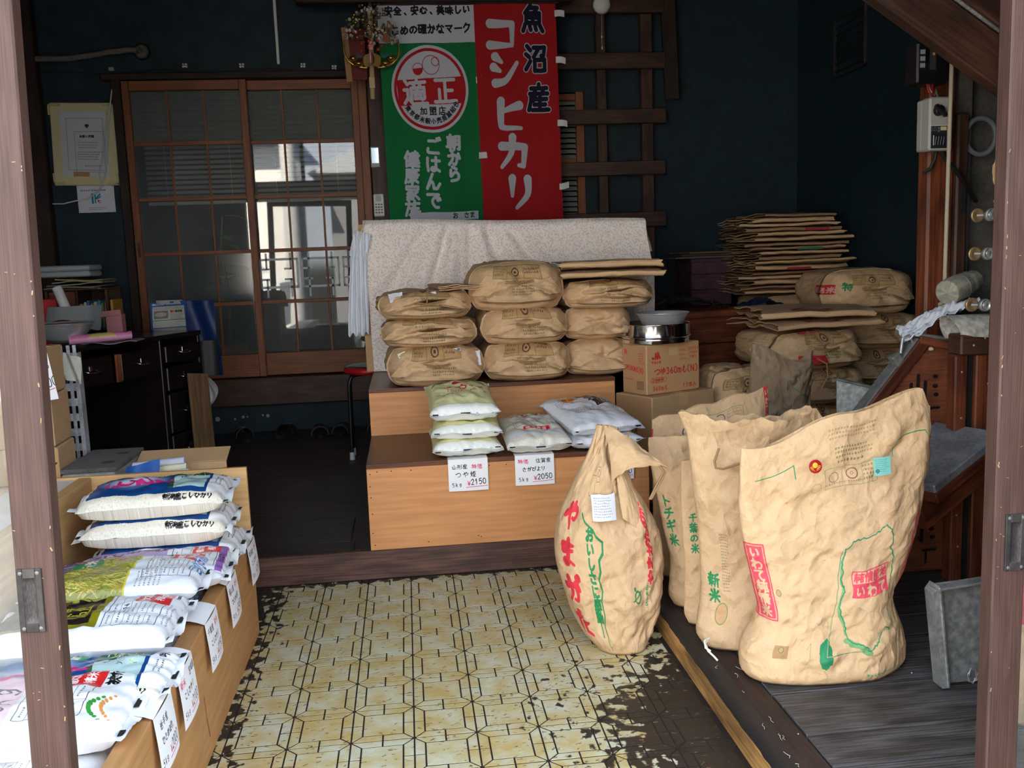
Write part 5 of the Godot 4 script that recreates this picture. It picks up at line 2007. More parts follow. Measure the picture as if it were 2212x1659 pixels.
func shoe(label: String, at: Vector3, turn: float, kind: int, group: String):
	var o := thing("slipper" if kind == 0 else "sandal", label, "slipper" if kind == 0 else "sandal", at, group, turn)
	var b := MB.new()
	var p := PackedVector2Array()
	for i in 20:
		var a := TAU * i / 20
		p.append(Vector2(cos(a) * (0.047 + 0.006 * sin(a)), sin(a) * 0.125))
	b.prism(p, 0.0, 0.022, Transform3D(Basis(V(1, 0, 0), V(0, 0, -1), V(0, 1, 0)), V(0, 0.0, 0)))
	local_part(o, "sole", b, M.black_matte if kind == 0 else mat(rgb(40, 26, 22), 0.6))
	b = MB.new()
	# the strap or toe cover, arched over the far half of the sole
	var lo := -0.115 if kind == 0 else -0.06
	var hi := 0.01 if kind == 0 else 0.02
	b.sheet(14, 10, func(u: float, w: float):
		var z := lerpf(hi, lo, w)
		var wd := 0.05 * sqrt(maxf(0.02, 1.0 - pow((z - 0.0) / 0.13, 2.0)))
		var a := u * PI
		return V(-cos(a) * (wd + 0.003), 0.012 + sin(a) * (0.062 - 0.022 * w if kind == 0 else 0.045), z), 0.004)
	local_part(o, "upper", b, mat(rgb(30, 29, 28), 0.55) if kind == 0 else mat(rgb(62, 28, 22), 0.45))
	b = MB.new()
	if kind == 0:
		b.lathe([Vector2(0.0, 0.006), Vector2(0.021, 0.005), Vector2(0.023, 0.0)], 18, Transform3D(Basis(Vector3.RIGHT, -0.25).scaled(V(1, 1, 0.75)), V(0, 0.060, -0.06)))
		local_part(o, "badge", b, mat(rgb(120, 120, 116), 0.5))
	else:
		b.sheet(12, 4, func(u: float, w: float):
			var a := u * PI
			return V(-cos(a) * 0.047, 0.012 + sin(a) * 0.05, 0.075 + w * 0.02), 0.004)
		local_part(o, "heel_strap", b, M.black)

# a hand-lettered card; words: [text, colour, x, y] twice, then the name line and the price
func card_tex(words: Array) -> Texture2D:
	var c := Cv.plain(320, 250, rgb(236, 236, 240))
	var ink := rgb(26, 26, 30)
	var pink := rgb(214, 40, 90)
	for k in 2:
		c.text(words[k][0], Vector2(words[k][2], words[k][3]), 38, 4, pink if words[k][1] == 1 else ink, false, -0.03, 1.15, 0.4)
	var name: String = words[2][0]
	c.text(name, Vector2(58, 100), 44 if name.length() < 5 else 36, 5, ink, false, -0.02, 1.35 if name.length() < 4 else 1.05, 0.5)
	c.text("5kg", Vector2(24, 184), 34, 4, ink, false, -0.03, 1.15, 0.3)
	c.text("¥", Vector2(144, 172), 38, 5, pink, false, 0, 1.0)
	c.text(words[3][0], Vector2(174, 158), 48, 6, ink, false, -0.03, 0.92, 0.3)
	c.line(Vector2(140, 222), Vector2(312, 216), 4, pink)
	return c.tex()

func price_card(label: String, top: Vector3, w: float, h: float, words: Array, lean: float):
	var o := thing("price_card", label, "price card", top, "hand-lettered price cards")
	var b := MB.new()
	b.sheet(6, 8, func(u: float, v: float): return V(top.x + (u - 0.5) * w - 0.004 * v * lean, top.y - h * (1.0 - v), top.z + 0.004 * sin(v * 2.0) * (1.0 - v) + 0.003 * sin(u * 3.0) + 0.0015), 0.0006)
	part(o, "card", b, mat(Color.WHITE, 0.8, 0, card_tex(words)))
	b = MB.new()
	b.bx(V(top.x - w * 0.5, top.y - 0.0008, top.z - 0.06), V(top.x + w * 0.5, top.y, top.z + 0.002), 0.0)
	part(o, "folded_flap", b, M.white_paper)

# ------------------------------------------------------------------ what stands on the bench
func build_bench_goods():
	tint_mark = M.black_matte
	var grp := "full brown paper sacks stacked on the bench"
	var wood_red := rgb(190, 44, 48)
	M.sack_a = paper(sack_print(1, [["rect", 96, 236, 28, 30, wood_red], ["leaf", Vector2(130, 210)]]))
	M.sack_b = paper(sack_print(11, []))
	M.sack_c = paper(sack_print(21, [["leaf", Vector2(118, 226)], ["rect", 396, 214, 20, 16, wood_red]]))
	M.sack_plain = paper(T.kraft)
	M.note = mat(rgb(226, 228, 234), 0.85, 0, note_tex())
	# left-hand stack
	var s1 := lying_sack("bottom sack of the left stack on the bench, with white note and clover sticker", V(0.137, 0.6155, -0.80), 0.03, 0.405, 0.178, 0.56, 1.3, M.sack_b, grp, 1)
	patch(s1, "note", "crumpled white delivery note", 0.155, 0.105, 0.055, 0.062, 0.215, M.note, 0.1, 0.005)
	patch(s1, "sticker", "white sticker with green clover", -0.135, 0.125, 0.032, 0.042, 0.228, clover_mat(), 0.35)
	patch(s1, "stamp", "blue and green inspection stamp", 0.083, 0.145, 0.03, 0.02, 0.245, stamp_mat(), 0.05)
	var s2 := lying_sack("middle sack of the left stack on the bench, open mouth and red side print", V(0.128, 0.7755, -0.81), -0.05, 0.40, 0.130, 0.54, 4.7, M.sack_a, grp, 0, 0.1, true)
	patch(s2, "sticker", "teal paper strip", 0.10, 0.030, 0.05, 0.015, 0.235, M.teal_tape, 0.0)
	patch(s2, "sticker", "yellow and red sticker", -0.05, 0.036, 0.028, 0.018, 0.235, M.yellow, 0.3)
	patch(s2, "inner_bag", "white paper peeping from the mouth", 0.03, 0.092, 0.10, 0.02, 0.20, M.white_paper, 0.12)
	var s3 := lying_sack("top sack of the left stack on the bench, under a folded sack", V(0.104, 0.8915, -0.82), 0.04, 0.385, 0.125, 0.54, 7.9, M.sack_c, grp, 3, 0.25, true)
	patch(s3, "note", "white delivery note", -0.12, 0.093, 0.055, 0.034, 0.235, M.note, 0.15, 0.005)
	patch(s3, "note", "long white note under the tie", -0.005, 0.094, 0.095, 0.017, 0.232, M.note, 0.17)
	patch(s3, "stamp", "blue inspection stamp", -0.07, 0.028, 0.028, 0.015, 0.225, stamp_mat(), 0.1)
	folded("flat folded brown sack laid on top of the left stack", V(0.265, 1.005, -0.74), 0.12, 0.235, 0.32, 2, 0.007, 1.0, "")
	# centre stack
	lying_sack("bottom sack of the centre stack on the bench, stamped with a round mark", V(0.525, 0.6155, -0.83), 0.0, 0.375, 0.168, 0.56, 12.1, M.sack_b, grp, 1)
	lying_sack("middle sack of the centre stack on the bench, stamped with a round mark", V(0.517, 0.7680, -0.84), 0.02, 0.372, 0.165, 0.56, 15.4, M.sack_b, grp, 1)
	lying_sack("fat top sack of the centre stack on the bench, tied with a loose bow", V(0.500, 0.9150, -0.86), -0.04, 0.405, 0.215, 0.58, 19.2, M.sack_c, grp, 2, 0.3)
	# right-hand stack
	lying_sack("bottom sack of the right stack on the bench, behind the noodle sauce carton", V(0.842, 0.6155, -0.90), 0.02, 0.30, 0.168, 0.56, 23.3, M.sack_plain, grp, 0)
	lying_sack("middle sack of the right stack on the bench, behind the steel sieve", V(0.842, 0.7680, -0.90), 0.0, 0.30, 0.150, 0.56, 27.8, M.sack_plain, grp, 0)
	var s9 := lying_sack("open top sack of the right stack on the bench with a white bag showing", V(0.885, 0.9030, -0.88), 0.03, 0.40, 0.128, 0.56, 31.1, M.sack_b, grp, 0, 0.2, true)
	patch(s9, "inner_bag", "white plastic bag inside the mouth", 0.055, 0.080, 0.11, 0.030, 0.195, M.white_paper, 0.05, 0.004)
	patch(s9, "inner_bag", "blue printed corner of the inner bag", 0.115, 0.072, 0.04, 0.016, 0.196, M.blue_plastic, -0.1, 0.003)
	folded("thick folded brown sack laid on the right stack of the bench", V(0.900, 1.024, -0.79), -PI / 2 - 0.10, 0.50, 0.42, 2, 0.036, 2.0, "")
	# yellow-green bags
	var y := mat(Color.WHITE, 0.3, 0, tsuya_tex())
	var gg := "yellow-green 5 kg rice bags on the bench"
	var yb := 0.4245
	var names := ["bottom of three yellow-green rice bags on the lower bench step", "middle of three yellow-green rice bags on the lower bench step", "top of three yellow-green rice bags, its red and green print showing"]
	for i in 3:
		var yy := rice_bag(names[i], gg, V(0.222 + [0.0, 0.008, -0.004][i], yb + i * 0.058, -0.212 - [0.0, 0.01, 0.03][i]), PI / 2 + [0.02, -0.03, 0.03][i], 0.34, 0.255, 0.07 if i < 2 else 0.085, 3.0 + i * 2.2, y, [1, 1])
		yy.rotation.z = [0.05, 0.07, 0.15][i]
		yy.position.y += [0.006, 0.01, 0.026][i]
	# the single clear bag and the two white ones
	var wb := mat(Color.WHITE, 0.28, 0, saga_tex())
	var r1 := rice_bag("single clear rice bag with red label lying between the two bag piles", "", V(0.478, yb, -0.20), PI / 2 + 0.05, 0.32, 0.245, 0.082, 11.0, wb, [1, 1])
	r1.rotation.z = 0.12
	r1.position.y += 0.012
	var nb := mat(Color.WHITE, 0.28, 0, maple_tex())
	rice_bag("lower of two white rice bags at the right end of the bench step", "white rice bags at the right end of the bench", V(0.715, yb, -0.21), PI / 2 + 0.14, 0.34, 0.27, 0.06, 14.0, nb, [1, 1])
	var r2 := rice_bag("upper of two white rice bags, black brush lettering and maple leaf", "white rice bags at the right end of the bench", V(0.700, yb + 0.052, -0.22), PI / 2 + 0.2, 0.35, 0.28, 0.075, 17.0, nb, [1, 1])
	r2.rotation.z = 0.14
	r2.position.y += 0.016
	boxes()

func note_tex() -> Texture2D:
	var c := Cv.plain(128, 128, rgb(240, 242, 246))
	c.small_print(10, 16, 100, 8, 13, rgb(120, 124, 140), 5)
	c.line(Vector2(64, 4), Vector2(60, 124), 1, rgb(150, 154, 166))
	return c.tex()

func clover_mat() -> Material:
	var c := Cv.plain(96, 128, rgb(228, 226, 200))
	for s in [-1, 1]:
		c.line(Vector2(48, 60), Vector2(48 + s * 28, 34), 14, GREEN)
		c.line(Vector2(48, 60), Vector2(48 + s * 28, 76), 12, GREEN)
	c.disc(Vector2(48, 78), 8, rgb(150, 40, 40))
	c.small_print(20, 98, 56, 2, 12, GREEN, 2)
	return mat(Color.WHITE, 0.6, 0, c.tex())

func stamp_mat() -> Material:
	if not M.has("stamp"):
		var c := Cv.plain(96, 64, rgb(230, 232, 238))
		c.rect(50, 4, 42, 26, rgb(50, 80, 170))
		c.rect(6, 34, 86, 26, rgb(70, 90, 180))
		c.poly(PackedVector2Array([Vector2(8, 60), Vector2(28, 30), Vector2(48, 60)]), rgb(40, 140, 90))
		c.rect(6, 6, 20, 10, rgb(190, 50, 60))
		M.stamp = mat(Color.WHITE, 0.6, 0, c.tex())
	return M.stamp

# an empty sack folded flat: n layers of thickness th, wavy at the edges
func folded(label: String, at: Vector3, turn: float, w: float, d: float, n: int, th: float, s: float, group: String, m: Material = null, red := false) -> Node3D:
	var o := thing("folded_sack", label, "folded sack", at, group, turn)
	var mm: Material = m if m else M.kraft
	# one sheet laid in zigzag: every layer runs across, then bends back over itself
	var path := []
	for k in n * 2:
		var y := (k + 0.5) * th * 0.5
		var from := -0.5 * w * (1.0 + 0.10 * nz.get_noise_2d(s * 5.0, k * 3.1))
		var to := 0.5 * w * (1.0 + 0.10 * nz.get_noise_2d(s * 5.0, k * 3.1 + 9.0))
		for i in 13:
			var u := i / 12.0 if k % 2 == 0 else 1.0 - i / 12.0
			path.append(Vector2(lerpf(from, to, u), y + (nz.get_noise_2d(u * 2.6 + s * 3.0, k * 0.35) * 0.5 + 0.15) * minf(th, 0.03)))
		var tip: Vector2 = path[path.size() - 1]
		if k < n * 2 - 1:
			for q in 4:
				var a := PI * (q + 1) / 5.0
				path.append(tip + Vector2(sin(a) * th * 0.25 * (1 if k % 2 == 0 else -1), (1.0 - cos(a)) * th * 0.25))
	var b0 := MB.new()
	var last := path.size() - 1
	b0.sheet(last, 14, func(u: float, v: float) -> Vector3:
		var q: Vector2 = path[int(round(u * last))]
		var z := (0.5 - v) * d * (1.0 + 0.08 * nz.get_noise_2d(q.x * 6.0 + s, q.y * 40.0)) + 0.018 * nz.get_noise_2d(q.x * 5.0, q.y * 60.0 + s)
		var droop := pow(absf(v * 2 - 1), 4.0) * 0.010 * nz.get_noise_2d(q.x * 9.0 + s, v * 2.0)
		return V(q.x, q.y + droop + crease(V(q.x + s, 0, z), 14.0) * 0.004 + nz.get_noise_3d(q.x * 4.0, s, z * 4.0) * 0.007, z), 0.003)
	local_part(o, "folded_paper", b0, mm)
	if red:
		var b := MB.new()
		b.sheet(6, 3, func(u: float, v: float): return V(w * 0.5 + th * 0.2 - (1.0 - v) * 0.05, n * th * 0.95 + 0.004 + 0.004 * sin(u * 6.0), lerpf(0.22, -0.12, u) * d), 0.001)
		local_part(o, "red_print", b, mat(rgb(150, 36, 42), 0.7))
	return o

func tsuya_tex() -> Texture2D:
	# u runs along the bag; its head is at u = 0
	var c := Cv.plain(512, 384, rgb(222, 222, 164))
	var grn := rgb(104, 138, 74)
	c = Cv.plain(384, 512, rgb(224, 224, 168))
	c.poly(PackedVector2Array([Vector2(60, 40), Vector2(324, 40), Vector2(360, 150), Vector2(330, 120), Vector2(192, 60), Vector2(54, 120), Vector2(24, 150)]), grn)
	c.oval(Vector2(192, 118), 40, 20, rgb(176, 34, 60))
	c.oval(Vector2(192, 44), 60, 14, rgb(190, 40, 50))
	c.text("つや姫", Vector2(70, 176), 74, 10, rgb(196, 52, 60), false, 0, 1.25, 0.4)
	c.text("TSUYAHIME", Vector2(108, 258), 26, 4, rgb(206, 80, 72), false, 0, 1.08)
	c.text("5kg", Vector2(76, 330), 30, 5, rgb(40, 50, 30), false, -0.05)
	c.small_print(150, 352, 120, 1, 16, rgb(196, 120, 70), 3)
	c.text("米", Vector2(320, 290), 18, 3, rgb(60, 70, 40))
	c.small_print(40, 300, 30, 3, 12, rgb(60, 80, 50), 9)
	c.rect(0, 470, 384, 42, rgb(232, 234, 230))
	
	c.rect(0, 462, 384, 10, rgb(214, 204, 160))
	c.im.rotate_90(CLOCKWISE)
	return c.tex()

func rice_specks(c: Cv, x: int, y: int, w: int, h: int, n: int, seed_at: int):
	var g := RandomNumberGenerator.new()
	g.seed = seed_at
	for i in n:
		var p := Vector2(x + g.randf() * w, y + g.randf() * h)
		var k := g.randf()
		c.line(p, p + Vector2.from_angle(g.randf() * TAU) * 3.5, 1.6, rgb(232, 228, 214) if k < 0.5 else (rgb(196, 190, 172) if k < 0.85 else rgb(246, 244, 236)))

func saga_tex() -> Texture2D:
	var c := Cv.plain(384, 512, rgb(216, 212, 200))
	rice_specks(c, 0, 0, 384, 512, 5200, 61)
	c.text("さがびより", Vector2(150, 40), 60, 10, rgb(90, 50, 50), false, 0.05, 1.0, 0.5)
	for i in 9:
		c.oval(Vector2(60 + (i * 37) % 240, 60 + (i * 53) % 100), 16, 9, [rgb(206, 60, 60), rgb(230, 180, 90), rgb(226, 150, 120)][i % 3], i * 0.9)
	c.frame(100, 50, 210, 70, 3, rgb(90, 80, 80))
	c.frame(74, 224, 214, 130, 2, rgb(60, 60, 66))
	c.small_print(84, 240, 190, 5, 17, rgb(50, 50, 56), 8)
	c.rect(120, 336, 160, 38, rgb(206, 36, 44))
	c.text("福文商店", Vector2(132, 342), 26, 4, rgb(240, 220, 220), false, 0, 1.3)
	c.frame(308, 236, 62, 58, 6, rgb(40, 40, 46))
	c.text("新米", Vector2(316, 248), 26, 5, rgb(40, 40, 46), false, 0, 1.0)
	c.ring(Vector2(258, 196), 12, 4, rgb(70, 70, 76))
	c.small_print(276, 196, 80, 1, 16, rgb(70, 70, 76), 9)
	c.rect(0, 420, 384, 26, rgb(206, 216, 234))
	c.im.rotate_90(CLOCKWISE)
	return c.tex()

func maple_tex() -> Texture2D:
	var c := Cv.plain(384, 512, rgb(226, 228, 236))
	var ink := rgb(40, 40, 50)
	c.oval(Vector2(120, 110), 62, 30, rgb(232, 196, 60), -0.1)
	c.text("産地", Vector2(84, 92), 34, 6, rgb(206, 60, 40))
	c.text("新潟産", Vector2(186, 36), 78, 14, ink, true, -0.25, 0.95, 0.4)
	c.text("こしひかり", Vector2(270, 30), 38, 5, ink, true, -0.25, 1.0, 0.4)
	for i in 7:
		var a := -PI / 2 + (i - 3) * 0.62
		c.line(Vector2(322, 196), Vector2(322, 196) + Vector2.from_angle(a) * 42, 12, rgb(150, 36, 50), 2)
	for i in 4:
		c.line(Vector2(96, 150), Vector2(60 + i * 26, 190), 6, rgb(90, 140, 80), 2)
	c.frame(70, 270, 130, 100, 2, ink)
	c.small_print(78, 284, 112, 5, 17, ink, 11)
	c.small_print(220, 290, 120, 4, 15, ink, 12)
	c.small_print(30, 150, 30, 8, 14, ink, 13)
	c.im.rotate_90(CLOCKWISE)
	return c.tex()

# ------------------------------------------------------------------ cartons, sieve and bowl at the bench's right end
func carton(called: String, label: String, category: String, at: Vector3, turn: float, w: float, h: float, d: float, front: Texture2D, side: Texture2D, group := "") -> Node3D:
	var o := thing(called, label, category, at, group, turn)
	var b := MB.new()
	b.box(V(0, h * 0.5, 0), V(w, h, d), Basis(), 0.004)
	local_part(o, "carton_body", b, M.card)
	if front:
		b = MB.new()
		b.quad(V(-w * 0.5 + 0.004, 0.004, d * 0.5 + 0.0006), V(w * 0.5 - 0.004, 0.004, d * 0.5 + 0.0006), V(w * 0.5 - 0.004, h - 0.004, d * 0.5 + 0.0006), V(-w * 0.5 + 0.004, h - 0.004, d * 0.5 + 0.0006))
		local_part(o, "front_face", b, mat(Color.WHITE, 0.8, 0, front))
	if side:
		b = MB.new()
		b.quad(V(-w * 0.5 - 0.0006, 0.004, -d * 0.5 + 0.004), V(-w * 0.5 - 0.0006, 0.004, d * 0.5 - 0.004), V(-w * 0.5 - 0.0006, h - 0.004, d * 0.5 - 0.004), V(-w * 0.5 - 0.0006, h - 0.004, -d * 0.5 + 0.004))
		local_part(o, "side_face", b, mat(Color.WHITE, 0.8, 0, side))
	b = MB.new()
	b.bx(V(-w * 0.5 + 0.005, h - 0.0005, -0.0015), V(w * 0.5 - 0.005, h + 0.0012, 0.0015), 0.0)
	b.bx(V(-0.025, h, -d * 0.5), V(0.025, h + 0.0016, d * 0.5), 0.0)
	b.bx(V(-0.025, h - 0.05, d * 0.5 + 0.0002), V(0.025, h + 0.0016, d * 0.5 + 0.001), 0.0)
	local_part(o, "packing_tape", b, mat(rgb(206, 166, 118), 0.35))
	return o

func boxes():
	var ink := rgb(200, 44, 42)
	var base := Color8(196, 152, 108)
	var c := Cv.plain(512, 384, base)
	# emblem: dot and rounded peaks
	c.disc(Vector2(56, 100), 11, ink)
	c.line(Vector2(76, 108), Vector2(84, 62), 15, ink)
	c.line(Vector2(84, 62), Vector2(96, 106), 13, ink)
	c.line(Vector2(102, 106), Vector2(104, 56), 13, ink)
	c.line(Vector2(104, 56), Vector2(122, 104), 14, ink)
	c.text("マルトモ", Vector2(40, 122), 24, 5, ink, false, 0, 0.98)
	c.text("つゆ360mℓ(N)", Vector2(70, 182), 56, 9, ink, false, 0, 0.98, 0, 0.98)
	var p := PackedVector2Array()
	for i in 24:
		p.append(Vector2(110 + clampf(cos(TAU * i / 24) * 90, -62, 62) + cos(TAU * i / 24) * 16, 276 + sin(TAU * i / 24) * 21))
	c.path(p, 3, ink, true)
	c.text("2倍希釈", Vector2(44, 262), 30, 4, ink, false, 0, 1.05)
	c.text("360mℓ", Vector2(46, 326), 36, 5, ink)
	c.text("15本入", Vector2(344, 324), 38, 5, ink)
	for i in 3:
		c.line(Vector2(318, 62 + i * 36), Vector2(486, 60 + i * 36), 1.5, ink)
		c.small_print(322, 52 + i * 36, 60, 1, 20, ink, 30 + i)
	c.text("360ml".replace("l", "ℓ"), Vector2(410, 70), 22, 3, ink)
	c.text("15本入", Vector2(414, 106), 20, 3, ink)
	c.text("085532", Vector2(404, 36), 22, 3, ink)
	var d := Cv.plain(320, 384, Color8(180, 138, 98))
	d.text("つゆ360mℓ(N)", Vector2(20, 150), 44, 7, ink, false, 0.10, 0.9, 0, 0.85)
	d.line(Vector2(30, 40), Vector2(34, 70), 14, ink)
	d.line(Vector2(48, 40), Vector2(56, 70), 12, ink)
	d.small_print(20, 270, 130, 1, 26, ink, 4)
	d.rect(196, 284, 92, 66, Color8(110, 76, 50))
	d.rect(200, 288, 84, 58, Color8(150, 112, 78))
	for i in 5:
		d.line(Vector2(220, 60 + i * 20), Vector2(296, 66 + i * 20), 1.5, ink)
	d.small_print(222, 56, 70, 5, 20, ink, 7)
	var yaw := 0.44
	carton("carton", "printed brown carton of noodle sauce bottles carrying the steel sieve", "carton", V(1.085, 0.5475, -0.585), yaw, 0.288, 0.205, 0.155, c.tex(), d.tex())
	var e := Cv.plain(320, 384, Color8(176, 134, 94))
	e.text("つゆ", Vector2(100, 60), 60, 7, rgb(70, 56, 44), false, 0.5, 1.0, 0.5)
	e.text("360", Vector2(120, 120), 70, 7, rgb(70, 56, 44), false, 0.6, 1.0, 0.4)
	carton("carton", "large plain carton under the noodle sauce carton, scribbled on its side", "carton", V(1.10, 0.107, -0.585), yaw + 0.06, 0.36, 0.439, 0.22, null, e.tex())
	# sieve
	var o := thing("rice_sieve", "wide shiny steel sieve standing on the printed carton", "sieve", V(1.062, 0.755, -0.585))
	var x := Transform3D(Basis(), V(1.062, 0.755, -0.585))
	var b := MB.new()
	b.lathe([Vector2(0.132, 0.002), Vector2(0.138, 0.0), Vector2(0.140, 0.003), Vector2(0.140, 0.014), Vector2(0.143, 0.016), Vector2(0.140, 0.018), Vector2(0.140, 0.022), Vector2(0.146, 0.025), Vector2(0.148, 0.028), Vector2(0.146, 0.031), Vector2(0.145, 0.034), Vector2(0.145, 0.074), Vector2(0.148, 0.077), Vector2(0.147, 0.080), Vector2(0.143, 0.079), Vector2(0.142, 0.074), Vector2(0.142, 0.024), Vector2(0.136, 0.020), Vector2(0.134, 0.004)], 72, x)
	part(o, "rim", b, M.chrome)
	b = MB.new()
	for i in 22:
		var q := -0.132 + i * 0.0125
		var r := sqrt(maxf(0.0, 0.139 * 0.139 - q * q))
		b.tube([x * V(-r, 0.022, q), x * V(r, 0.022, q)], 0.0009, 4)
		b.tube([x * V(q, 0.0228, -r), x * V(q, 0.0228, r)], 0.0009, 4)
	part(o, "mesh", b, M.alu)
	b = MB.new()
	b.bx(V(0.922, 0.80, -0.575), V(0.928, 0.825, -0.565), 0.001)
	part(o, "seam", b, M.alu)
	o = thing("metal_bowl", "small aluminium bowl resting inside the steel sieve", "bowl", V(1.10, 0.797, -0.60))
	x = Transform3D(Basis(), V(1.098, 0.797, -0.60))
	b = MB.new()
	b.lathe([Vector2(0.0, 0.0), Vector2(0.058, 0.0), Vector2(0.066, 0.003), Vector2(0.076, 0.012), Vector2(0.103, 0.068), Vector2(0.108, 0.074), Vector2(0.112, 0.076), Vector2(0.111, 0.079), Vector2(0.105, 0.078), Vector2(0.100, 0.070), Vector2(0.074, 0.016), Vector2(0.062, 0.006), Vector2(0.0, 0.004)], 56, x)
	part(o, "shell", b, M.bowl)

# ------------------------------------------------------------------ sacks on the right
func build_right():
	tied_sack()
	open_sacks()
	back_stacks()

func tied_sack():
	# print: u 0..1 over the front from left to right, v down from the neck
	var c := Cv.over(kraft, 1024, 1024)
	c.text("おいしさに感動！", Vector2(268, 430), 62, 13, GREEN, true, 0.03, 1.02)
	# the rough green mountain line
	var p := PackedVector2Array([Vector2(220, 372), Vector2(262, 410), Vector2(330, 440), Vector2(352, 468), Vector2(400, 492), Vector2(392, 540), Vector2(360, 568), Vector2(362, 620), Vector2(338, 660), Vector2(352, 716), Vector2(330, 760), Vector2(338, 830), Vector2(322, 880), Vector2(330, 940), Vector2(318, 1000)])
	for i in p.size() - 1:
		c.line(p[i], p[i + 1], 16 - absf(i - 6), GREEN, 15 - absf(i - 5))
	c.poly(PackedVector2Array([Vector2(330, 372), Vector2(360, 340), Vector2(388, 392)]), GREEN)
	# red brush line down the left edge, and the mark on the right
	var red := rgb(206, 44, 60)
	c.text("やまがた", Vector2(58, 330), 120, 26, red, true, 0.0, 1.35, 0.7)
	c.text("やまがたの米", Vector2(742, 690), 62, 15, red, false, -1.42, 1.0)
	c.ring(Vector2(640, 742), 26, 9, GREEN)
	c.line(Vector2(600, 760), Vector2(676, 716), 7, GREEN)
	c.oval(Vector2(622, 706), 10, 9, GREEN)
	c.text("JAやまがた", Vector2(722, 800), 22, 4, GREEN, false, -1.5, 1.0)
	c.ring(Vector2(760, 726), 20, 4, rgb(120, 130, 70))
	for i in 3:
		c.im.fill_rect(Rect2i(740 + i * 20, 790, 1, 1), INK)
	c.small_print(716, 800, 16, 16, 11, INK, 4)
	c.small_print(742, 800, 10, 20, 10, INK, 5)
	# faint inspection panel round the neck
	c.frame(250, 210, 70, 90, 3, INK)
	c.frame(330, 170, 54, 70, 3, INK)
	c.ring(Vector2(356, 200), 16, 3, rgb(86, 60, 60))
	c.line(Vector2(300, 60), Vector2(400, 40), 3, GREEN)
	c.line(Vector2(400, 40), Vector2(410, 90), 3, GREEN)
	c.line(Vector2(360, 130), Vector2(420, 170), 3, GREEN)
	c.rect(560, 60, 26, 30, rgb(150, 160, 100))
	var m := paper(c.tex(), 1.4)
	var o := thing("tied_sack", "half-full brown sack with string-tied neck standing alone on the tiles", "paper sack", V(0.6, 0, 0.67))
	var rows := [[0.0, 0.532, 0.672, 0.080, 0.675], [0.06, 0.498, 0.690, 0.108, 0.665], [0.16, 0.466, 0.718, 0.128, 0.655], [0.27, 0.445, 0.732, 0.135, 0.65], [0.40, 0.425, 0.738, 0.130, 0.645], [0.50, 0.424, 0.728, 0.118, 0.645], [0.60, 0.438, 0.700, 0.100, 0.65], [0.70, 0.468, 0.664, 0.080, 0.655], [0.82, 0.502, 0.632, 0.052, 0.665], [0.92, 0.532, 0.615, 0.030, 0.67], [1.0, 0.548, 0.612, 0.016, 0.675]]
	var b := standing_shape(rows, 0.001, func(x: float): return 0.655 - 0.012 * x, 2.2, 1.15, 90, 80)
	part(o, "paper_body", b, m)
	# the mouth folded over and pulled to the right by its string
	b = MB.new()
	b.sheet(26, 22, func(u: float, w: float):
		var lo := V(0.575, 0.50, 0.735).bezier_interpolate(V(0.60, 0.565, 0.79), V(0.66, 0.56, 0.79), V(0.722, 0.545, 0.775), u)
		var hi := V(0.566, 0.652, 0.69).bezier_interpolate(V(0.612, 0.66, 0.72), V(0.655, 0.59, 0.77), V(0.724, 0.552, 0.777), u)
		var q := lo.lerp(hi, w) + V(0, 0, 0.030 * sin(w * PI) * (1.0 - u * 0.8))
		return q + V(0, (crease(q, 24.0) - 0.2) * 0.010, (crease(q, 16.0) - 0.2) * 0.016 + sin(u * 12.0 + w * 3.0) * 0.004), 0.0015, func(u: float, w: float): return Vector2(0.55 + u * 0.1, 0.2 - w * 0.15))
	part(o, "folded_mouth", b, M.kraft)
	b = MB.new()
	b.sheet(18, 14, func(u: float, w: float):
		var lo := V(0.60, 0.40, 0.757).lerp(V(0.69, 0.33, 0.735), u)
		var hi := V(0.585, 0.545, 0.742).lerp(V(0.60, 0.56, 0.735), u)
		var q := lo.lerp(hi, w)
		return q + V(0, 0, 0.012 * sin(u * PI) + (crease(q, 18.0) - 0.3) * 0.018), 0.0015, func(u: float, w: float): return Vector2(0.55 + u * 0.2, 0.5 - w * 0.3))
	part(o, "gusset_fold", b, M.kraft)
	for k in 2:
		tie_string(o, [V(0.70, 0.548, 0.776), V(0.714 - k * 0.006, 0.53, 0.782), V(0.70 - k * 0.008, 0.505, 0.785), V(0.672 - k * 0.004, 0.458, 0.785)], 0.0030, M.kraft_dark)
	b = MB.new()
	b.tube([V(0.62, 0.628, 0.70), V(0.635, 0.632, 0.702), V(0.63, 0.62, 0.705), V(0.618, 0.615, 0.70)], 0.0025, 6)
	part(o, "string", b, M.kraft_dark)
	b = MB.new()
	b.sheet(6, 6, func(u: float, w: float): return V(0.513 + u * 0.066 + nz.get_noise_2d(w * 6, u * 3) * 0.004 * (1.0 - u), 0.402 + w * 0.07 + nz.get_noise_2d(u * 6, w * 3) * 0.003, 0.7755 - w * 0.020 - 0.010 * pow(u * 2 - 1, 2) + nz.get_noise_2d(u * 2, w * 2) * 0.002), 0.0008)
	part(o, "note", b, M.note, "torn white delivery note")

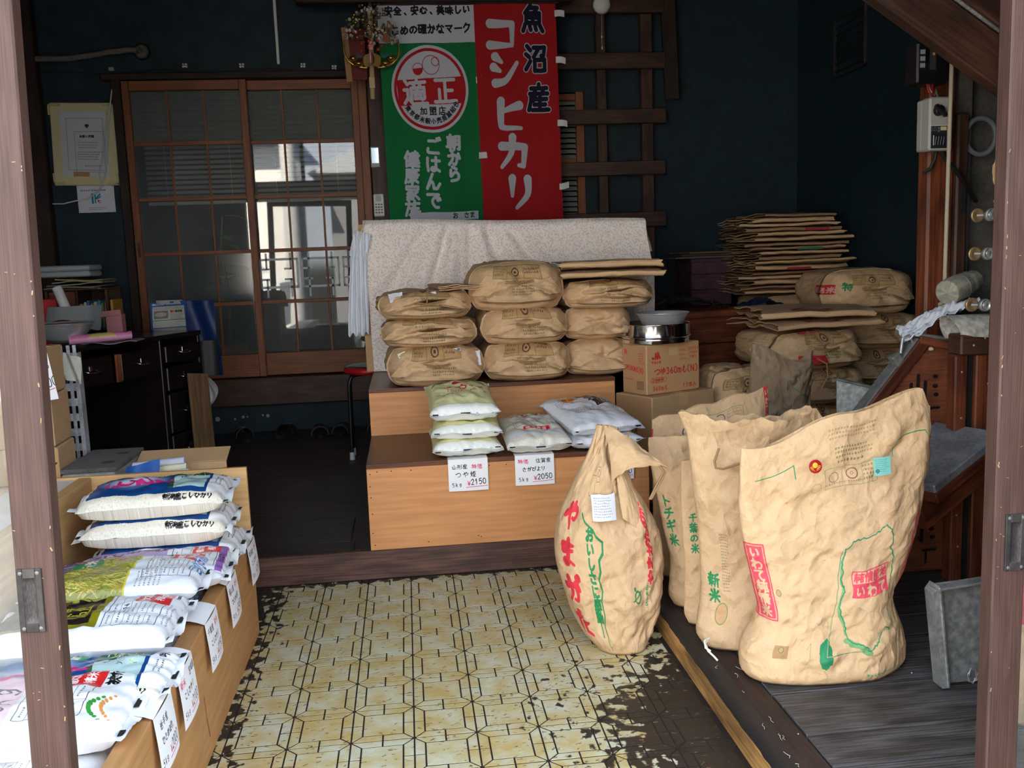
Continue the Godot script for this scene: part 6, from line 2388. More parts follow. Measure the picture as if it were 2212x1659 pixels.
func open_sacks():
	# the big front sack
	var c := Cv.over(kraft, 1024, 1280)
	c.im.adjust_bcs(1.06, 1.0, 1.0)
	var g2 := rgb(44, 140, 92)
	var out := iwate_outline(Vector2(500, 560), 330, 560, 5)
	# a shaded coast drawn as doubled lines on the left, then the outline
	for k in 12:
		c.line(out[(96 + k * 3) % out.size()] + Vector2(-4, 6), out[(99 + k * 3) % out.size()] + Vector2(-4, 6), 13 if k < 9 else 8, rgb(128, 168, 110))
	for k in 5:
		c.oval(out[(82 + k * 3) % out.size()] + Vector2(0, 10), 26, 14, rgb(120, 166, 108), 0.2)
	c.path(out, 6, g2, true)
	# small map, solid, with lines that lead to the large one
	var sm := iwate_outline(Vector2(396, 1050), 74, 150, 8)
	c.poly(sm, g2)
	c.line(Vector2(452, 1110), Vector2(508, 640), 3, g2)
	c.line(Vector2(434, 1128), Vector2(450, 1062), 3, rgb(206, 170, 130))
	c.line(Vector2(434, 1128), Vector2(470, 1132), 3, rgb(206, 170, 130))
	c.line(Vector2(470, 1132), Vector2(640, 1122), 3, g2)
	var faint := rgb(140, 140, 92)
	c.path(PackedVector2Array([Vector2(352, 1000), Vector2(366, 960), Vector2(384, 980), Vector2(400, 950), Vector2(410, 990), Vector2(436, 960), Vector2(448, 1010)]), 2, faint)
	c.path(PackedVector2Array([Vector2(330, 1090), Vector2(352, 1060), Vector2(346, 1130), Vector2(322, 1180), Vector2(300, 1196)]), 2, faint)
	c.path(PackedVector2Array([Vector2(420, 1200), Vector2(440, 1230), Vector2(430, 1250)]), 3, faint)
	var red := rgb(226, 74, 92)
	c.rect(566, 800, 228, 62, red)
	c.frame(566, 742, 228, 120, 5, red)
	c.text("純情産地", Vector2(578, 750), 46, 8, red, false, 0, 1.16)
	c.text("いわて", Vector2(580, 808), 50, 9, rgb(212, 176, 134), false, 0, 1.3, 0, 1.1)
	c.text("ホームページ", Vector2(640, 1232), 18, 3, g2, false, -0.03, 1.1)
	c.small_print(760, 1236, 120, 1, 18, g2, 4)
	# inspection panel, upside down at the top
	c.frame(436, 244, 240, 96, 2, rgb(120, 140, 84))
	c.rect(516, 244, 2, 96, rgb(120, 140, 84))
	c.rect(606, 244, 2, 96, rgb(120, 140, 84))
	c.ring(Vector2(560, 284), 24, 4, rgb(120, 74, 64))
	c.ring(Vector2(560, 284), 6, 2, rgb(120, 74, 64))
	c.ring(Vector2(476, 290), 22, 3, rgb(150, 90, 90))
	c.ring(Vector2(396, 312), 22, 2, rgb(170, 120, 104))
	c.small_print(610, 258, 60, 4, 18, INK, 5)
	c.small_print(440, 318, 220, 1, 16, INK, 6)
	c.small_print(480, 150, 190, 3, 20, INK, 7)
	c.small_print(460, 60, 260, 3, 20, rgb(150, 128, 84), 8)
	c.small_print(490, 214, 140, 1, 26, rgb(110, 96, 60), 9)
	# green corner brackets
	c.line(Vector2(100, 176), Vector2(300, 150), 5, g2)
	c.line(Vector2(300, 150), Vector2(306, 222), 5, g2)
	c.line(Vector2(770, 190), Vector2(980, 186), 5, g2)
	c.line(Vector2(770, 190), Vector2(764, 268), 5, g2)
	# red panels of the two gussets
	for e in [[0, 120], [930, 94]]:
		c.rect(e[0], 520, e[1], 420, red)
		c.frame(e[0] + 8, 528, e[1] - 16, 404, 6, rgb(206, 166, 120))
		c.text("いわて純情米", Vector2(e[0] + 26, 540), 62, 11, rgb(212, 176, 134), true, 0, 1.02, 0, 1.0)
	c.oval(Vector2(150, 790), 16, 20, rgb(120, 132, 70))
	c.oval(Vector2(150, 790), 12, 16, rgb(196, 156, 112))
	c.rect(150, 1060, 80, 70, rgb(176, 136, 92))
	c.oval(Vector2(190, 1082), 14, 18, rgb(110, 126, 66))
	c.oval(Vector2(190, 1082), 10, 14, rgb(186, 146, 100))
	var m := paper(c.tex(), 1.4)
	var o := thing("open_sack", "large open brown sack with green map and red panel at the platform's front", "paper sack", V(1.02, 0.0855, 1.1), "open brown sacks standing on the platform")
	var rows := [[0.0, 0.822, 1.220, 0.098, 1.10], [0.03, 0.810, 1.230, 0.110, 1.10], [0.14, 0.814, 1.222, 0.112, 1.10], [0.27, 0.852, 1.200, 0.096, 1.10], [0.40, 0.840, 1.226, 0.078, 1.10], [0.55, 0.820, 1.262, 0.064, 1.10], [0.72, 0.808, 1.284, 0.048, 1.10], [0.88, 0.804, 1.288, 0.030, 1.105], [0.96, 0.804, 1.286, 0.018, 1.11], [1.0, 0.806, 1.284, 0.010, 1.11]]
	var topf := func(x: float): return 0.660 + 0.062 * smoothstep(0.0, 0.55, x) - 0.010 * sin(x * 9.0) + 0.068 * smoothstep(0.55, 0.93, x) - 0.05 * smoothstep(0.94, 1.0, x)
	part(o, "paper_body", standing_shape(rows, 0.0865, topf, 6.1, 1.0, 100, 90), m)
	# sun seal and teal notice
	var b := MB.new()
	b.lathe([Vector2(0.0, 0.0012), Vector2(0.0155, 0.0010), Vector2(0.0162, 0.0)], 28, Transform3D(Basis(Vector3.RIGHT, PI / 2 - 0.12), V(0.968, 0.617, 1.166)))
	var sun_seal := part(o, "round_seal", b, M.red_plastic, "red round seal with a yellow sun")
	b = MB.new()
	b.lathe([Vector2(0.0, 0.0016), Vector2(0.006, 0.0014), Vector2(0.0066, 0.0006)], 16, Transform3D(Basis(Vector3.RIGHT, PI / 2 - 0.12), V(0.967, 0.620, 1.1665)))
	for i in 9:
		var a := PI + 0.4 + i * 0.32
		var p0 := V(0.967 + cos(a) * 0.008, 0.620 + sin(a) * 0.008, 1.167)
		b.beam(p0, p0 + V(cos(a) * 0.006, sin(a) * 0.006, 0.0008), 0.0016, 0.0012, Vector3.BACK, 0.0)
	part(sun_seal, "sun_print", b, M.yellow)
	var tc := Cv.plain(128, 128, rgb(128, 200, 188))
	tc.small_print(12, 14, 104, 7, 14, rgb(60, 110, 110), 3)
	tc.disc(Vector2(26, 96), 14, rgb(40, 70, 70))
	for i in 4:
		tc.disc(Vector2(26 + (i % 2) * 10 - 5, 91 + (i / 2) * 10), 3, rgb(150, 210, 200))
	b = MB.new()
	b.sheet(4, 4, func(u: float, w: float): return V(1.113 + u * 0.042, 0.585 + w * 0.042 + u * 0.003, 1.168 - w * 0.006 + sin(u * 3.0) * 0.002), 0.0006)
	part(o, "teal_notice", b, mat(Color.WHITE, 0.6, 0, tc.tex()))
	# the four behind it
	var w2 := func(words: String, size: float, x: float, y: float, marks: int) -> Material:
		var k := Cv.over(kraft, 768, 1024)
		k.text(words, Vector2(x, y), size, size * 0.17, GREEN, true, 0, 1.12, 0.4)
		if marks == 1:
			k.text("JA", Vector2(250, 800), 90, 10, GREEN, false, -0.1)
			k.oval(Vector2(110, 870), 34, 46, rgb(128, 136, 76))
			k.oval(Vector2(110, 870), 29, 41, rgb(192, 152, 108))
			k.small_print(120, 520, 40, 20, 13, INK, 6)
			k.frame(300, 975, 160, 60, 3, GREEN)
		if marks == 2:
			k.frame(300, 60, 260, 70, 2, GREEN)
			k.ring(Vector2(430, 96), 24, 4, rgb(76, 50, 56))
			k.disc(Vector2(430, 96), 6, rgb(76, 50, 56))
			k.ring(Vector2(340, 104), 24, 5, rgb(80, 70, 104))
			k.ring(Vector2(240, 112), 26, 7, rgb(54, 52, 92))
			k.small_print(470, 72, 80, 4, 16, INK, 8)
			k.rect(716, 0, 52, 260, RED)
			k.text("いわて米", Vector2(722, 14), 40, 7, rgb(214, 176, 136), true)
			k.rect(0, 60, 24, 110, RED)
		return paper(k.tex(), 1.4)
	rows = [[0.0, 0.778, 1.10, 0.075, 0.905], [0.05, 0.760, 1.12, 0.088, 0.905], [0.2, 0.775, 1.13, 0.085, 0.90], [0.45, 0.772, 1.12, 0.06, 0.90], [0.7, 0.752, 1.11, 0.048, 0.91], [0.9, 0.735, 1.118, 0.036, 0.92], [1.0, 0.706, 1.122, 0.03, 0.935]]
	o = thing("open_sack", "second open sack on the platform, torn sagging rim, behind the map sack", "paper sack", V(0.94, 0.0855, 0.91), "open brown sacks standing on the platform")
	part(o, "paper_body", standing_shape(rows, 0.0865, func(x: float): return 0.722 - 0.026 * sin(x * PI) + 0.006 * sin(x * 17.0) + 0.004 * sin(x * 53.0) - 0.05 * smoothstep(0.85, 1.0, x), 9.3, 1.1, 80, 70), w2.call("新米", 60, 40, 700, 1))
	tie_string(o, [V(0.80, 0.632, 0.975), V(0.787, 0.60, 0.978), V(0.79, 0.582, 0.98), V(0.81, 0.578, 0.978), V(0.855, 0.588, 0.972)], 0.003, M.twine)
	tie_string(o, [V(0.768, 0.135, 0.985), V(0.752, 0.128, 1.0), V(0.756, 0.112, 1.01), V(0.77, 0.098, 1.015), V(0.778, 0.088, 1.018)], 0.003)
	tie_string(o, [V(0.768, 0.135, 0.985), V(0.750, 0.135, 1.0), V(0.750, 0.12, 1.008), V(0.762, 0.112, 1.012)], 0.003)
	rows = [[0.0, 0.780, 1.08, 0.036, 0.765], [0.06, 0.768, 1.09, 0.044, 0.765], [0.3, 0.772, 1.09, 0.042, 0.765], [0.6, 0.765, 1.09, 0.03, 0.77], [0.9, 0.758, 1.09, 0.02, 0.78], [1.0, 0.757, 1.09, 0.008, 0.785]]
	o = thing("open_sack", "narrow third sack on the platform with green lettering on its side", "paper sack", V(0.93, 0.0855, 0.79), "open brown sacks standing on the platform")
	part(o, "paper_body", standing_shape(rows, 0.0865, func(x: float): return 0.562 + 0.01 * x, 13.3, 0.9, 60, 60), w2.call("千葉の米", 56, 60, 330, 0))
	b = MB.new()
	b.sheet(4, 3, func(u: float, w: float): return V(0.79 + u * 0.035, 0.54 + w * 0.022, 0.807 - w * 0.004), 0.001)
	part(o, "tape", b, mat(rgb(128, 92, 66), 0.5))
	rows = [[0.0, 0.780, 1.06, 0.06, 0.62], [0.06, 0.765, 1.07, 0.075, 0.62], [0.25, 0.770, 1.07, 0.07, 0.62], [0.5, 0.750, 1.07, 0.055, 0.61], [0.8, 0.725, 1.07, 0.035, 0.605], [0.95, 0.716, 1.07, 0.02, 0.60], [1.0, 0.716, 1.07, 0.01, 0.60]]
	o = thing("open_sack", "fourth open sack on the platform, big green letters down its left edge", "paper sack", V(0.92, 0.0855, 0.62), "open brown sacks standing on the platform")
	part(o, "paper_body", standing_shape(rows, 0.0865, func(x: float): return 0.592 + 0.006 * x, 17.7, 1.0, 70, 60), w2.call("トチギ米", 70, 30, 340, 0))
	tie_string(o, [V(0.79, 0.33, 0.695), V(0.81, 0.345, 0.70), V(0.835, 0.33, 0.70), V(0.82, 0.315, 0.702), V(0.79, 0.325, 0.70), V(0.825, 0.305, 0.70)], 0.0022, M.twine)
	rows = [[0.0, 0.80, 1.17, 0.06, 0.36], [0.1, 0.79, 1.18, 0.07, 0.36], [0.5, 0.79, 1.18, 0.05, 0.36], [0.9, 0.788, 1.178, 0.022, 0.36], [1.0, 0.788, 1.176, 0.01, 0.36]]
	o = thing("open_sack", "rearmost open sack on the platform with stamped panel and red gusset", "paper sack", V(0.98, 0.0855, 0.36), "open brown sacks standing on the platform")
	part(o, "paper_body", standing_shape(rows, 0.0865, func(x: float): return 0.600 + 0.085 * x + 0.006 * sin(x * 20.0), 21.9, 0.8, 70, 60), w2.call("", 56, 60, 330, 2))
	# string scraps hanging between the bench and the sacks
	b = MB.new()
	b.tube([V(0.90, 0.40, -0.02), V(0.905, 0.36, -0.015), V(0.90, 0.32, -0.02), V(0.912, 0.29, -0.02), V(0.905, 0.27, -0.015), V(0.893, 0.275, -0.015), V(0.90, 0.29, -0.015)], 0.002, 6)
	single("loose_twine", "pale twine dangling at the bench's right end behind the tied sack", "twine", b, M.white_twine, V(0.90, 0.28, -0.02))

func back_stacks():
	var grp := "full brown paper sacks stacked beyond the open ones"
	var g := RandomNumberGenerator.new()
	g.seed = 12
	# middle stack, four high, empty sacks folded on top
	M.sack_red = paper(sack_print(31, [["rect", 190, 262, 56, 16, RED], ["rect", 386, 236, 40, 24, RED], ["text", "産地米", Vector2(196, 196), 20, 4, RED], ["text", "新米", Vector2(110, 250), 24, 5, GREEN]]))
	var lab := ["lowest sack of the middle stack behind the metal chute", "third sack down in the middle stack, half behind the metal chute", "second sack down in the middle stack, deep dark fold at its mouth", "top full sack of the middle stack, red corner prints and round stamp"]
	for i in 4:
		lying_sack(lab[i], V(1.835 + [0.0, 0.0, 0.02, 0.0][i], 0.107 + i * 0.158, -0.98), [0.12, 0.1, 0.16, 0.12][i], 0.44, 0.172 if i < 3 else 0.185, 0.58, 41.0 + i * 3.7, M.sack_red if i == 3 else M.sack_b, grp, 1 if i != 2 else 3, 0.0)
	folded("lower folded sack with red print on top of the middle stack", V(1.86, 0.765, -0.95), -PI / 2 + 0.10, 0.50, 0.50, 1, 0.032, 3.3, "folded sacks on the middle stack", null, true)
	folded("curled upper folded sack with red edge on top of the middle stack", V(1.87, 0.806, -0.97), -PI / 2 - 0.12, 0.48, 0.50, 1, 0.042, 5.1, "folded sacks on the middle stack", null, true)
	# right stack
	M.sack_niigata = paper(sack_print(51, [["rect", 118, 232, 54, 26, rgb(170, 30, 36)], ["text", "新潟米", Vector2(122, 238), 16, 3, rgb(220, 150, 140)], ["text", "特", Vector2(186, 232), 20, 3, GREEN]]))
	lab = ["lowest sack of the right stack beside the pillar", "fourth sack down in the right stack beside the pillar", "third sack down in the right stack beside the pillar", "second sack down in the right stack, below the one with the red label", "top sack of the right stack, red label on its left side"]
	for i in 5:
		lying_sack(lab[i], V(2.325 - (0.03 if i == 4 else 0.0), 0.107 + i * 0.171, -1.34), [-0.05, 0.0, -0.08, 0.04, -0.10][i], 0.46, 0.186 if i < 4 else 0.235, 0.60, 61.0 + i * 2.9, M.sack_niigata if i == 4 else M.sack_b, grp, 1, 0.1)
	# the tall pile of folded sacks against the back wall
	lab = ["lowest sack under the tall pile of folded sacks", "second sack from the floor under the tall folded pile", "third sack from the floor under the tall folded pile", "fourth sack from the floor under the tall folded pile", "topmost full sack under the tall folded pile"]
	for i in 5:
		lying_sack(lab[i], V(2.21, 0.107 + i * 0.150, -2.02), 0.06, 0.42, 0.165, 0.58, 81.0 + i * 3.1, M.sack_plain, grp, 0)
	var y := 0.868
	for i in 17:
		var th := g.randf_range(0.017, 0.025)
		var w := g.randf_range(0.50, 0.60) - (0.10 if i > 14 else 0.0)
		var o := folded(pile_label(i), V(2.20 + g.randf_range(-0.04, 0.04), y, -2.02 + g.randf_range(-0.03, 0.03)), -PI / 2 + g.randf_range(-0.12, 0.12), g.randf_range(0.44, 0.52), w, 1, th, 2.0 + i * 1.37, "empty sacks folded in a tall pile by the back wall", M.kraft if i % 3 != 1 else M.kraft_dark)
		var b := MB.new()
		if i in [3, 5, 9, 13]:
			b.sheet(6, 2, func(u: float, v: float): return V(0.255, 0.003 + v * 0.013, lerpf(0.20 - 0.02 * i, 0.06 - 0.02 * i, u)), 0.001)
			local_part(o, "printed_edge", b, mat(rgb(150, 40, 46) if i in [3, 5, 13] else rgb(60, 110, 80), 0.7))
		y += th + 0.0055
	# blue sheet, crate, purple boxes behind
	var b := MB.new()
	b.sheet(20, 16, func(u: float, v: float): return V(1.76 + u * 0.30, 0.80 + 0.05 * sin(u * 3.0) + 0.03 * nz.get_noise_2d(u * 3, v * 3) - pow(absf(u * 2 - 1), 4.0) * 0.12, -1.58 + (0.5 - v) * 0.2), 0.003)
	b.bx(V(1.78, 0.107, -1.69), V(2.02, 0.74, -1.55), 0.02)
	single("tarpaulin", "folded dark blue tarpaulin bundle behind the middle sack stack", "tarpaulin", b, mat(rgb(30, 52, 96), 0.55, 0, T.patchy), V(1.9, 0.107, -1.62))
	var o := thing("wooden_crate", "reddish wooden crate with a lid standing behind the cartons", "crate", V(1.50, 0.107, -1.42), "", 0.16)
	for k in 5:
		b = MB.new()
		b.box(V(0, 0.075 + k * 0.138, 0), V(0.44, 0.134, 0.34), Basis(), 0.004, 0)
		local_part(o, "plank", b, M.machine)
	b = MB.new()
	b.box(V(0, 0.705, 0), V(0.47, 0.034, 0.37), Basis(), 0.004, 0)
	local_part(o, "lid", b, M.machine)
	b = MB.new()
	b.sheet(10, 8, func(u: float, v: float): return V((u - 0.62) * 0.62, 0.728 + nz.get_noise_2d(u * 3, v * 3) * 0.02 + 0.02 * u * (1 - u), (0.5 - v) * 0.4), 0.002)
	var film := thing("plastic_sheet", "crumpled dark plastic sheet lying over the wooden crate", "plastic sheet", V(1.45, 0.838, -1.50))
	b = MB.new()
	b.sheet(26, 20, func(u: float, v: float): return V(1.20 + u * 0.46, 0.842 + 0.045 * absf(nz.get_noise_2d(u * 3.4, v * 3)) + crease(V(u, v, 0), 6.0) * 0.02 + 0.03 * sin(u * PI), -1.62 + (0.5 - v) * 0.38), 0.002)
	part(film, "film", b, mat(rgb(58, 58, 60), 0.3))
	for k in 3:
		var oo := thing("purple_box", ["lowest", "middle", "top"][k] + " of three dull purple boxes stacked in the dark corner", "box", V(1.86, 0.80 + k * 0.092, -2.32), "purple boxes in the dark corner")
		b = MB.new()
		b.bx(V(1.72, 0.8005 + k * 0.092, -2.50), V(1.965, 0.872 + k * 0.092, -2.18), 0.004)
		part(oo, "tray", b, mat(rgb(104, 66, 84), 0.75, 0, T.patchy))
		b = MB.new()
		b.bx(V(1.716, 0.868 + k * 0.092, -2.504), V(1.968, 0.891 + k * 0.092, -2.176), 0.004)
		part(oo, "lid", b, mat(rgb(98, 62, 80), 0.75, 0, T.patchy))
	b = MB.new()
	b.bx(V(1.70, 0.107, -2.52), V(1.965, 0.80, -2.20), 0.006)
	b.bx(V(1.66, 0.107, -2.53), V(1.70, 0.80, -2.17), 0.004)
	single("dark_cupboard", "low dark cupboard carrying the purple boxes in the corner", "cupboard", b, M.brown_dark, V(1.85, 0.107, -2.35))
	for k in 3:
		b = MB.new()
		b.box(V(1.80 + k * 0.015, 1.083 + k * 0.014, -2.32), V(0.36 - k * 0.03, 0.011, 0.30), Basis(Vector3.UP, 0.06 * k), 0.002)
		single("flat_board", ["lowest", "middle", "top"][k] + " of the thin boards laid over the purple boxes", "board", b, mat([rgb(120, 112, 104), rgb(90, 74, 60), rgb(132, 110, 84)][k], 0.7, 0, T.wood), V(1.80, 1.083 + k * 0.014, -2.32), "thin boards on the purple boxes")
	# one full sack beside the carton and the dark empty sack that stands open
	lying_sack("lower sack squeezed between the carton and the tall crumpled sack", V(1.44, 0.107, -0.74), 0.2, 0.26, 0.30, 0.36, 91.0, M.sack_b, "", 0)
	lying_sack("upper sack squeezed between the carton and the tall crumpled sack", V(1.44, 0.385, -0.76), 0.2, 0.26, 0.25, 0.36, 95.0, M.sack_b, "", 0)
	o = thing("crumpled_sack", "tall dark crumpled open sack standing empty between carton and middle stack", "paper sack", V(1.47, 0.0855, -0.20))
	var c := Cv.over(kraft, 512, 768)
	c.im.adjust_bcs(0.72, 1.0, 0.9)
	c.line(Vector2(300, 130), Vector2(430, 190), 4, GREEN)
	c.line(Vector2(90, 330), Vector2(250, 420), 3, rgb(110, 100, 50))
	var rows := [[0.0, 1.35, 1.62, 0.05, -0.22], [0.1, 1.33, 1.63, 0.06, -0.22], [0.4, 1.33, 1.61, 0.055, -0.22], [0.7, 1.33, 1.58, 0.05, -0.22], [0.9, 1.335, 1.585, 0.045, -0.22], [1.0, 1.34, 1.585, 0.03, -0.22]]
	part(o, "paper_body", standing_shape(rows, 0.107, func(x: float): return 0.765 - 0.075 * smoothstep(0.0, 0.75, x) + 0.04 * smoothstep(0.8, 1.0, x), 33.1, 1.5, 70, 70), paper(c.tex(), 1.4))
	tie_string(o, [V(1.585, 0.70, -0.18), V(1.62, 0.68, -0.17), V(1.625, 0.63, -0.17), V(1.60, 0.585, -0.17)], 0.0028, M.twine)

func pile_label(i: int) -> String:
	var n := ["lowest", "second", "third", "fourth", "fifth", "sixth", "seventh", "eighth", "ninth", "tenth", "eleventh", "twelfth", "thirteenth", "fourteenth", "fifteenth", "sixteenth", "topmost"]
	var extra := ""
	if i in [3, 5, 13]:
		extra = ", red print on its edge"
	elif i == 9:
		extra = ", green print on its edge"
	return "%s folded sack in the tall pile, counted from below%s" % [n[i], extra]

# ------------------------------------------------------------------ the old rice machine, the pillar and what hangs there
func build_machine():
	var o := thing("rice_machine", "old brown wooden rice hopper machine with sloping side behind the map sack", "machine", V(1.7, 0.0835, 0.45))
	var c := Cv.plain(512, 512, rgb(126, 70, 44))
	c = Cv.over(wood_image(rgb(104, 58, 38), rgb(146, 84, 54)), 512, 512)
	var ink := rgb(30, 24, 24)
	for s in [[0, 30, 60], [26, 0, 60], [52, 24, 62]]:
		c.line(Vector2(336 + s[0], 136 + s[1]), Vector2(334 + s[0], 132 + s[1] + s[2]), 13, ink)
	c.oval(Vector2(352, 206), 10, 6, ink)
	c.oval(Vector2(380, 206), 10, 6, ink)
	for s in [[0, 0], [0, 34], [4, 64]]:
		c.oval(Vector2(424 + s[0], 142 + s[1]), 10, 7, ink)
	c.line(Vector2(392, 254), Vector2(440, 252), 9, ink)
	c.line(Vector2(404, 256), Vector2(404, 300), 9, ink)
	var b := MB.new()
	var p := PackedVector2Array([Vector2(1.602, 0.826), Vector2(1.70, 0.80), Vector2(1.70, 0.0845), Vector2(1.40, 0.0845), Vector2(1.40, 0.42), Vector2(1.30, 0.46)])
	b.prism(p, 0.0, 0.02, Transform3D(Basis(), V(0, 0, 0.48)))
	for i in b.t.size():
		b.t[i] = Vector2((b.v[i].x - 1.28) / 0.46, (0.84 - b.v[i].y) / 0.46)
	part(o, "side_panel", b, mat(Color.WHITE, 0.5, 0, c.tex()))
	b = MB.new()
	b.beam(V(1.612, 0.822, 0.508), V(1.31, 0.455, 0.508), 0.036, 0.022, Vector3.BACK)
	part(o, "edge_batten", b, M.machine)
	b = MB.new()
	b.beam(V(1.596, 0.834, 0.485), V(1.285, 0.456, 0.485), 0.006, 0.05, Vector3.BACK, 0.001)
	part(o, "sloping_plate", b, M.zinc)
	b = MB.new()
	b.beam(V(1.60, 0.832, 0.50), V(1.735, 0.797, 0.52), 0.04, 0.026)
	part(o, "top_batten", b, M.machine)
	b = MB.new()
	b.beam(V(1.595, 0.846, 0.44), V(1.80, 0.81, 0.44), 0.14, 0.012)
	part(o, "hopper_lid", b, M.zinc)
	b = MB.new()
	b.bx(V(1.652, 0.0845, 0.575), V(1.692, 0.79, 0.62), 0.004)
	part(o, "front_post", b, M.machine)
	b = MB.new()
	b.bx(V(1.692, 0.0845, 0.565), V(1.722, 0.79, 0.60), 0.002)
	part(o, "dark_slot", b, M.black_matte)
	b = MB.new()
	b.bx(V(1.722, 0.0845, 0.55), V(1.80, 0.79, 0.615), 0.004)
	part(o, "front_post", b, M.machine)
	b = MB.new()
	b.bx(V(1.66, 0.79, 0.56), V(1.80, 0.852, 0.632), 0.005)
	part(o, "cap_block", b, M.brown)
	b = MB.new()
	b.bx(V(1.70, 0.0845, 0.25), V(2.2, 0.79, 0.56), 0.004)
	part(o, "casing", b, M.machine)
	b = MB.new()
	b.beam(V(1.70, 0.560, 0.62), V(1.42, 0.445, 0.74), 0.22, 0.03, Vector3.UP, 0.004)
	part(o, "chute_shelf", b, mat(rgb(176, 178, 182), 0.45, 0.2, T.patchy))
	b = MB.new()
	b.beam(V(1.70, 0.535, 0.625), V(1.42, 0.420, 0.745), 0.23, 0.028, Vector3.UP, 0.004)
	b.beam(V(1.70, 0.48, 0.70), V(1.44, 0.365, 0.80), 0.03, 0.10, Vector3.UP, 0.004)
	part(o, "shelf_bracket", b, M.machine)
	b = MB.new()
	for q in [[1.672, 0.74, 0.6215], [1.674, 0.60, 0.6215], [1.668, 0.30, 0.6215], [1.675, 0.20, 0.6215], [1.76, 0.70, 0.6165], [1.755, 0.5, 0.6165], [1.70, 0.82, 0.633], [1.735, 0.84, 0.633]]:
		b.lathe([Vector2(0.0, 0.0016), Vector2(0.003, 0.001), Vector2(0.0036, 0.0)], 8, Transform3D(Basis(Vector3.RIGHT, PI / 2), V(q[0], q[1], q[2])))
	part(o, "nail_head", b, M.alu)
	b = MB.new()
	for q in [[1.727, 0.515, 0.61], [1.70, 0.42, 0.64], [1.638, 0.80, 0.505]]:
		for i in 6:
			b.ball(V(q[0] + nz.get_noise_2d(i * 9.0, q[0] * 50) * 0.016, q[1] + nz.get_noise_2d(i * 7.0, q[1] * 60 + 5) * 0.014, q[2] + 0.004), 0.006, 7)
	var fluff := part(o, "chaff", b, mat(rgb(200, 182, 150), 0.95))
	fluff.set_meta("kind", "stuff")
	# grey tin chute standing in front of it
	o = thing("tin_chute", "pale grey tin plate with a folded rim standing behind the sacks", "tin plate", V(1.62, 0.0835, 0.16))
	b = MB.new()
	var bas := Basis(Vector3.UP, -0.15)
	b.prism(PackedVector2Array([Vector2(-0.125, 0.0), Vector2(0.165, 0.0), Vector2(0.165, 0.505), Vector2(-0.135, 0.585)]), -0.005, 0.0, Transform3D(bas, V(1.64, 0.0845, 0.17)), 3.0)
	part(o, "plate", b, mat(rgb(214, 214, 206), 0.55, 0.0, T.patchy, null, 1, Vector3(2, 2, 1)))
	b = MB.new()
	b.beam(bas * V(-0.137, 0.583, 0.0) + V(1.64, 0.0845, 0.16), bas * V(0.167, 0.503, 0.0) + V(1.64, 0.0845, 0.16), 0.035, 0.009)
	part(o, "folded_rim", b, M.zinc)
	b = MB.new()
	b.beam(bas * V(0.10, 0.505, 0.0) + V(1.64, 0.0845, 0.185), bas * V(0.20, 0.475, 0.0) + V(1.64, 0.0845, 0.185), 0.02, 0.016)
	part(o, "wooden_strip", b, M.machine)
	# cloths and a scoop on top
	o = thing("white_cloth", "white cloth draped over the top of the wooden machine", "cloth", V(1.69, 0.85, 0.52))
	b = MB.new()
	b.sheet(30, 16, func(u: float, v: float): 
		var x := lerpf(1.565, 1.80, u)
		var y := 0.862 + 0.075 * smoothstep(0.0, 0.75, u) - 0.03 * (1.0 - u) * (1.0 - v)
		return V(x + 0.02 * (v - 0.5), y + 0.02 * nz.get_noise_2d(u * 6, v * 5) + 0.012 * sin(v * 8.0 + u * 6.0) * u, 0.53 - v * 0.10 - (1.0 - u) * 0.02), 0.003)
	part(o, "cloth", b, mat(rgb(226, 228, 236), 0.95))
	o = thing("paper_scoop", "dusty scoop of rolled card lying on the machine's top", "scoop", V(1.71, 0.83, 0.60))
	b = MB.new()
	b.sheet(20, 8, func(u: float, v: float):
		var a := lerpf(-0.5, PI + 0.2, u)
		var q := V(1.66, 0.858, 0.575).lerp(V(1.80, 0.850, 0.61), v)
		return q + V(-0.02 * sin(a) * (1 - v), sin(a) * lerpf(0.05, 0.06, v), -cos(a) * 0.05), 0.0016)
	part(o, "roll", b, mat(rgb(206, 200, 186), 0.7, 0, T.patchy))
	b = MB.new()
	b.tube([V(1.545, 0.79, 0.50), V(1.55, 0.835, 0.50), V(1.57, 0.845, 0.50), V(1.585, 0.82, 0.50)], 0.005, 8)
	b.box(V(1.535, 0.765, 0.50), V(0.03, 0.05, 0.03), Basis(Vector3.BACK, 0.6), 0.003)
	single("steel_latch", "small bent steel latch at the machine's upper corner", "latch", b, M.alu, V(1.545, 0.76, 0.50))
	# pillar and boards
	b = MB.new()
	b.bx(V(1.797, 0.0835, 0.13), V(1.89, 2.72, 0.20), 0.008)
	var pil := struct("trim_10", b, M.machine, V(1.84, 0.0835, 0.13), "reddish brown timber pillar that carries the switch boxes", "pillar")
	b = MB.new()
	b.bx(V(1.89, 0.0835, 0.10), V(1.93, 1.55, 0.215), 0.006)
	part(pil, "batten", b, M.brown)
	b = MB.new()
	b.bx(V(1.905, 1.22, 0.2152), V(1.922, 1.30, 0.218), 0.001)
	b.bx(V(1.90, 0.86, 0.2152), V(1.922, 0.92, 0.218), 0.001)
	part(pil, "mortise", b, M.black_matte)
	b = MB.new()
	b.bx(V(1.93, 0.0835, 0.06), V(2.57, 2.72, 0.10), 0.004)
	b.bx(V(1.925, 0.0835, 0.09), V(1.975, 2.72, 0.16), 0.004)
	struct("trim_11", b, mat(rgb(112, 108, 100), 0.8, 0, T.patchy), V(2.2, 0.0835, 0.1), "grey boarding right of the timber pillar", "boards")
	# switch boxes
	o = thing("switch_box", "cream switch box with black rotary knob on the pillar", "switch box", V(1.793, 1.42, 0.24))
	var sb := Basis(Vector3.UP, 0.0)
	b = MB.new()
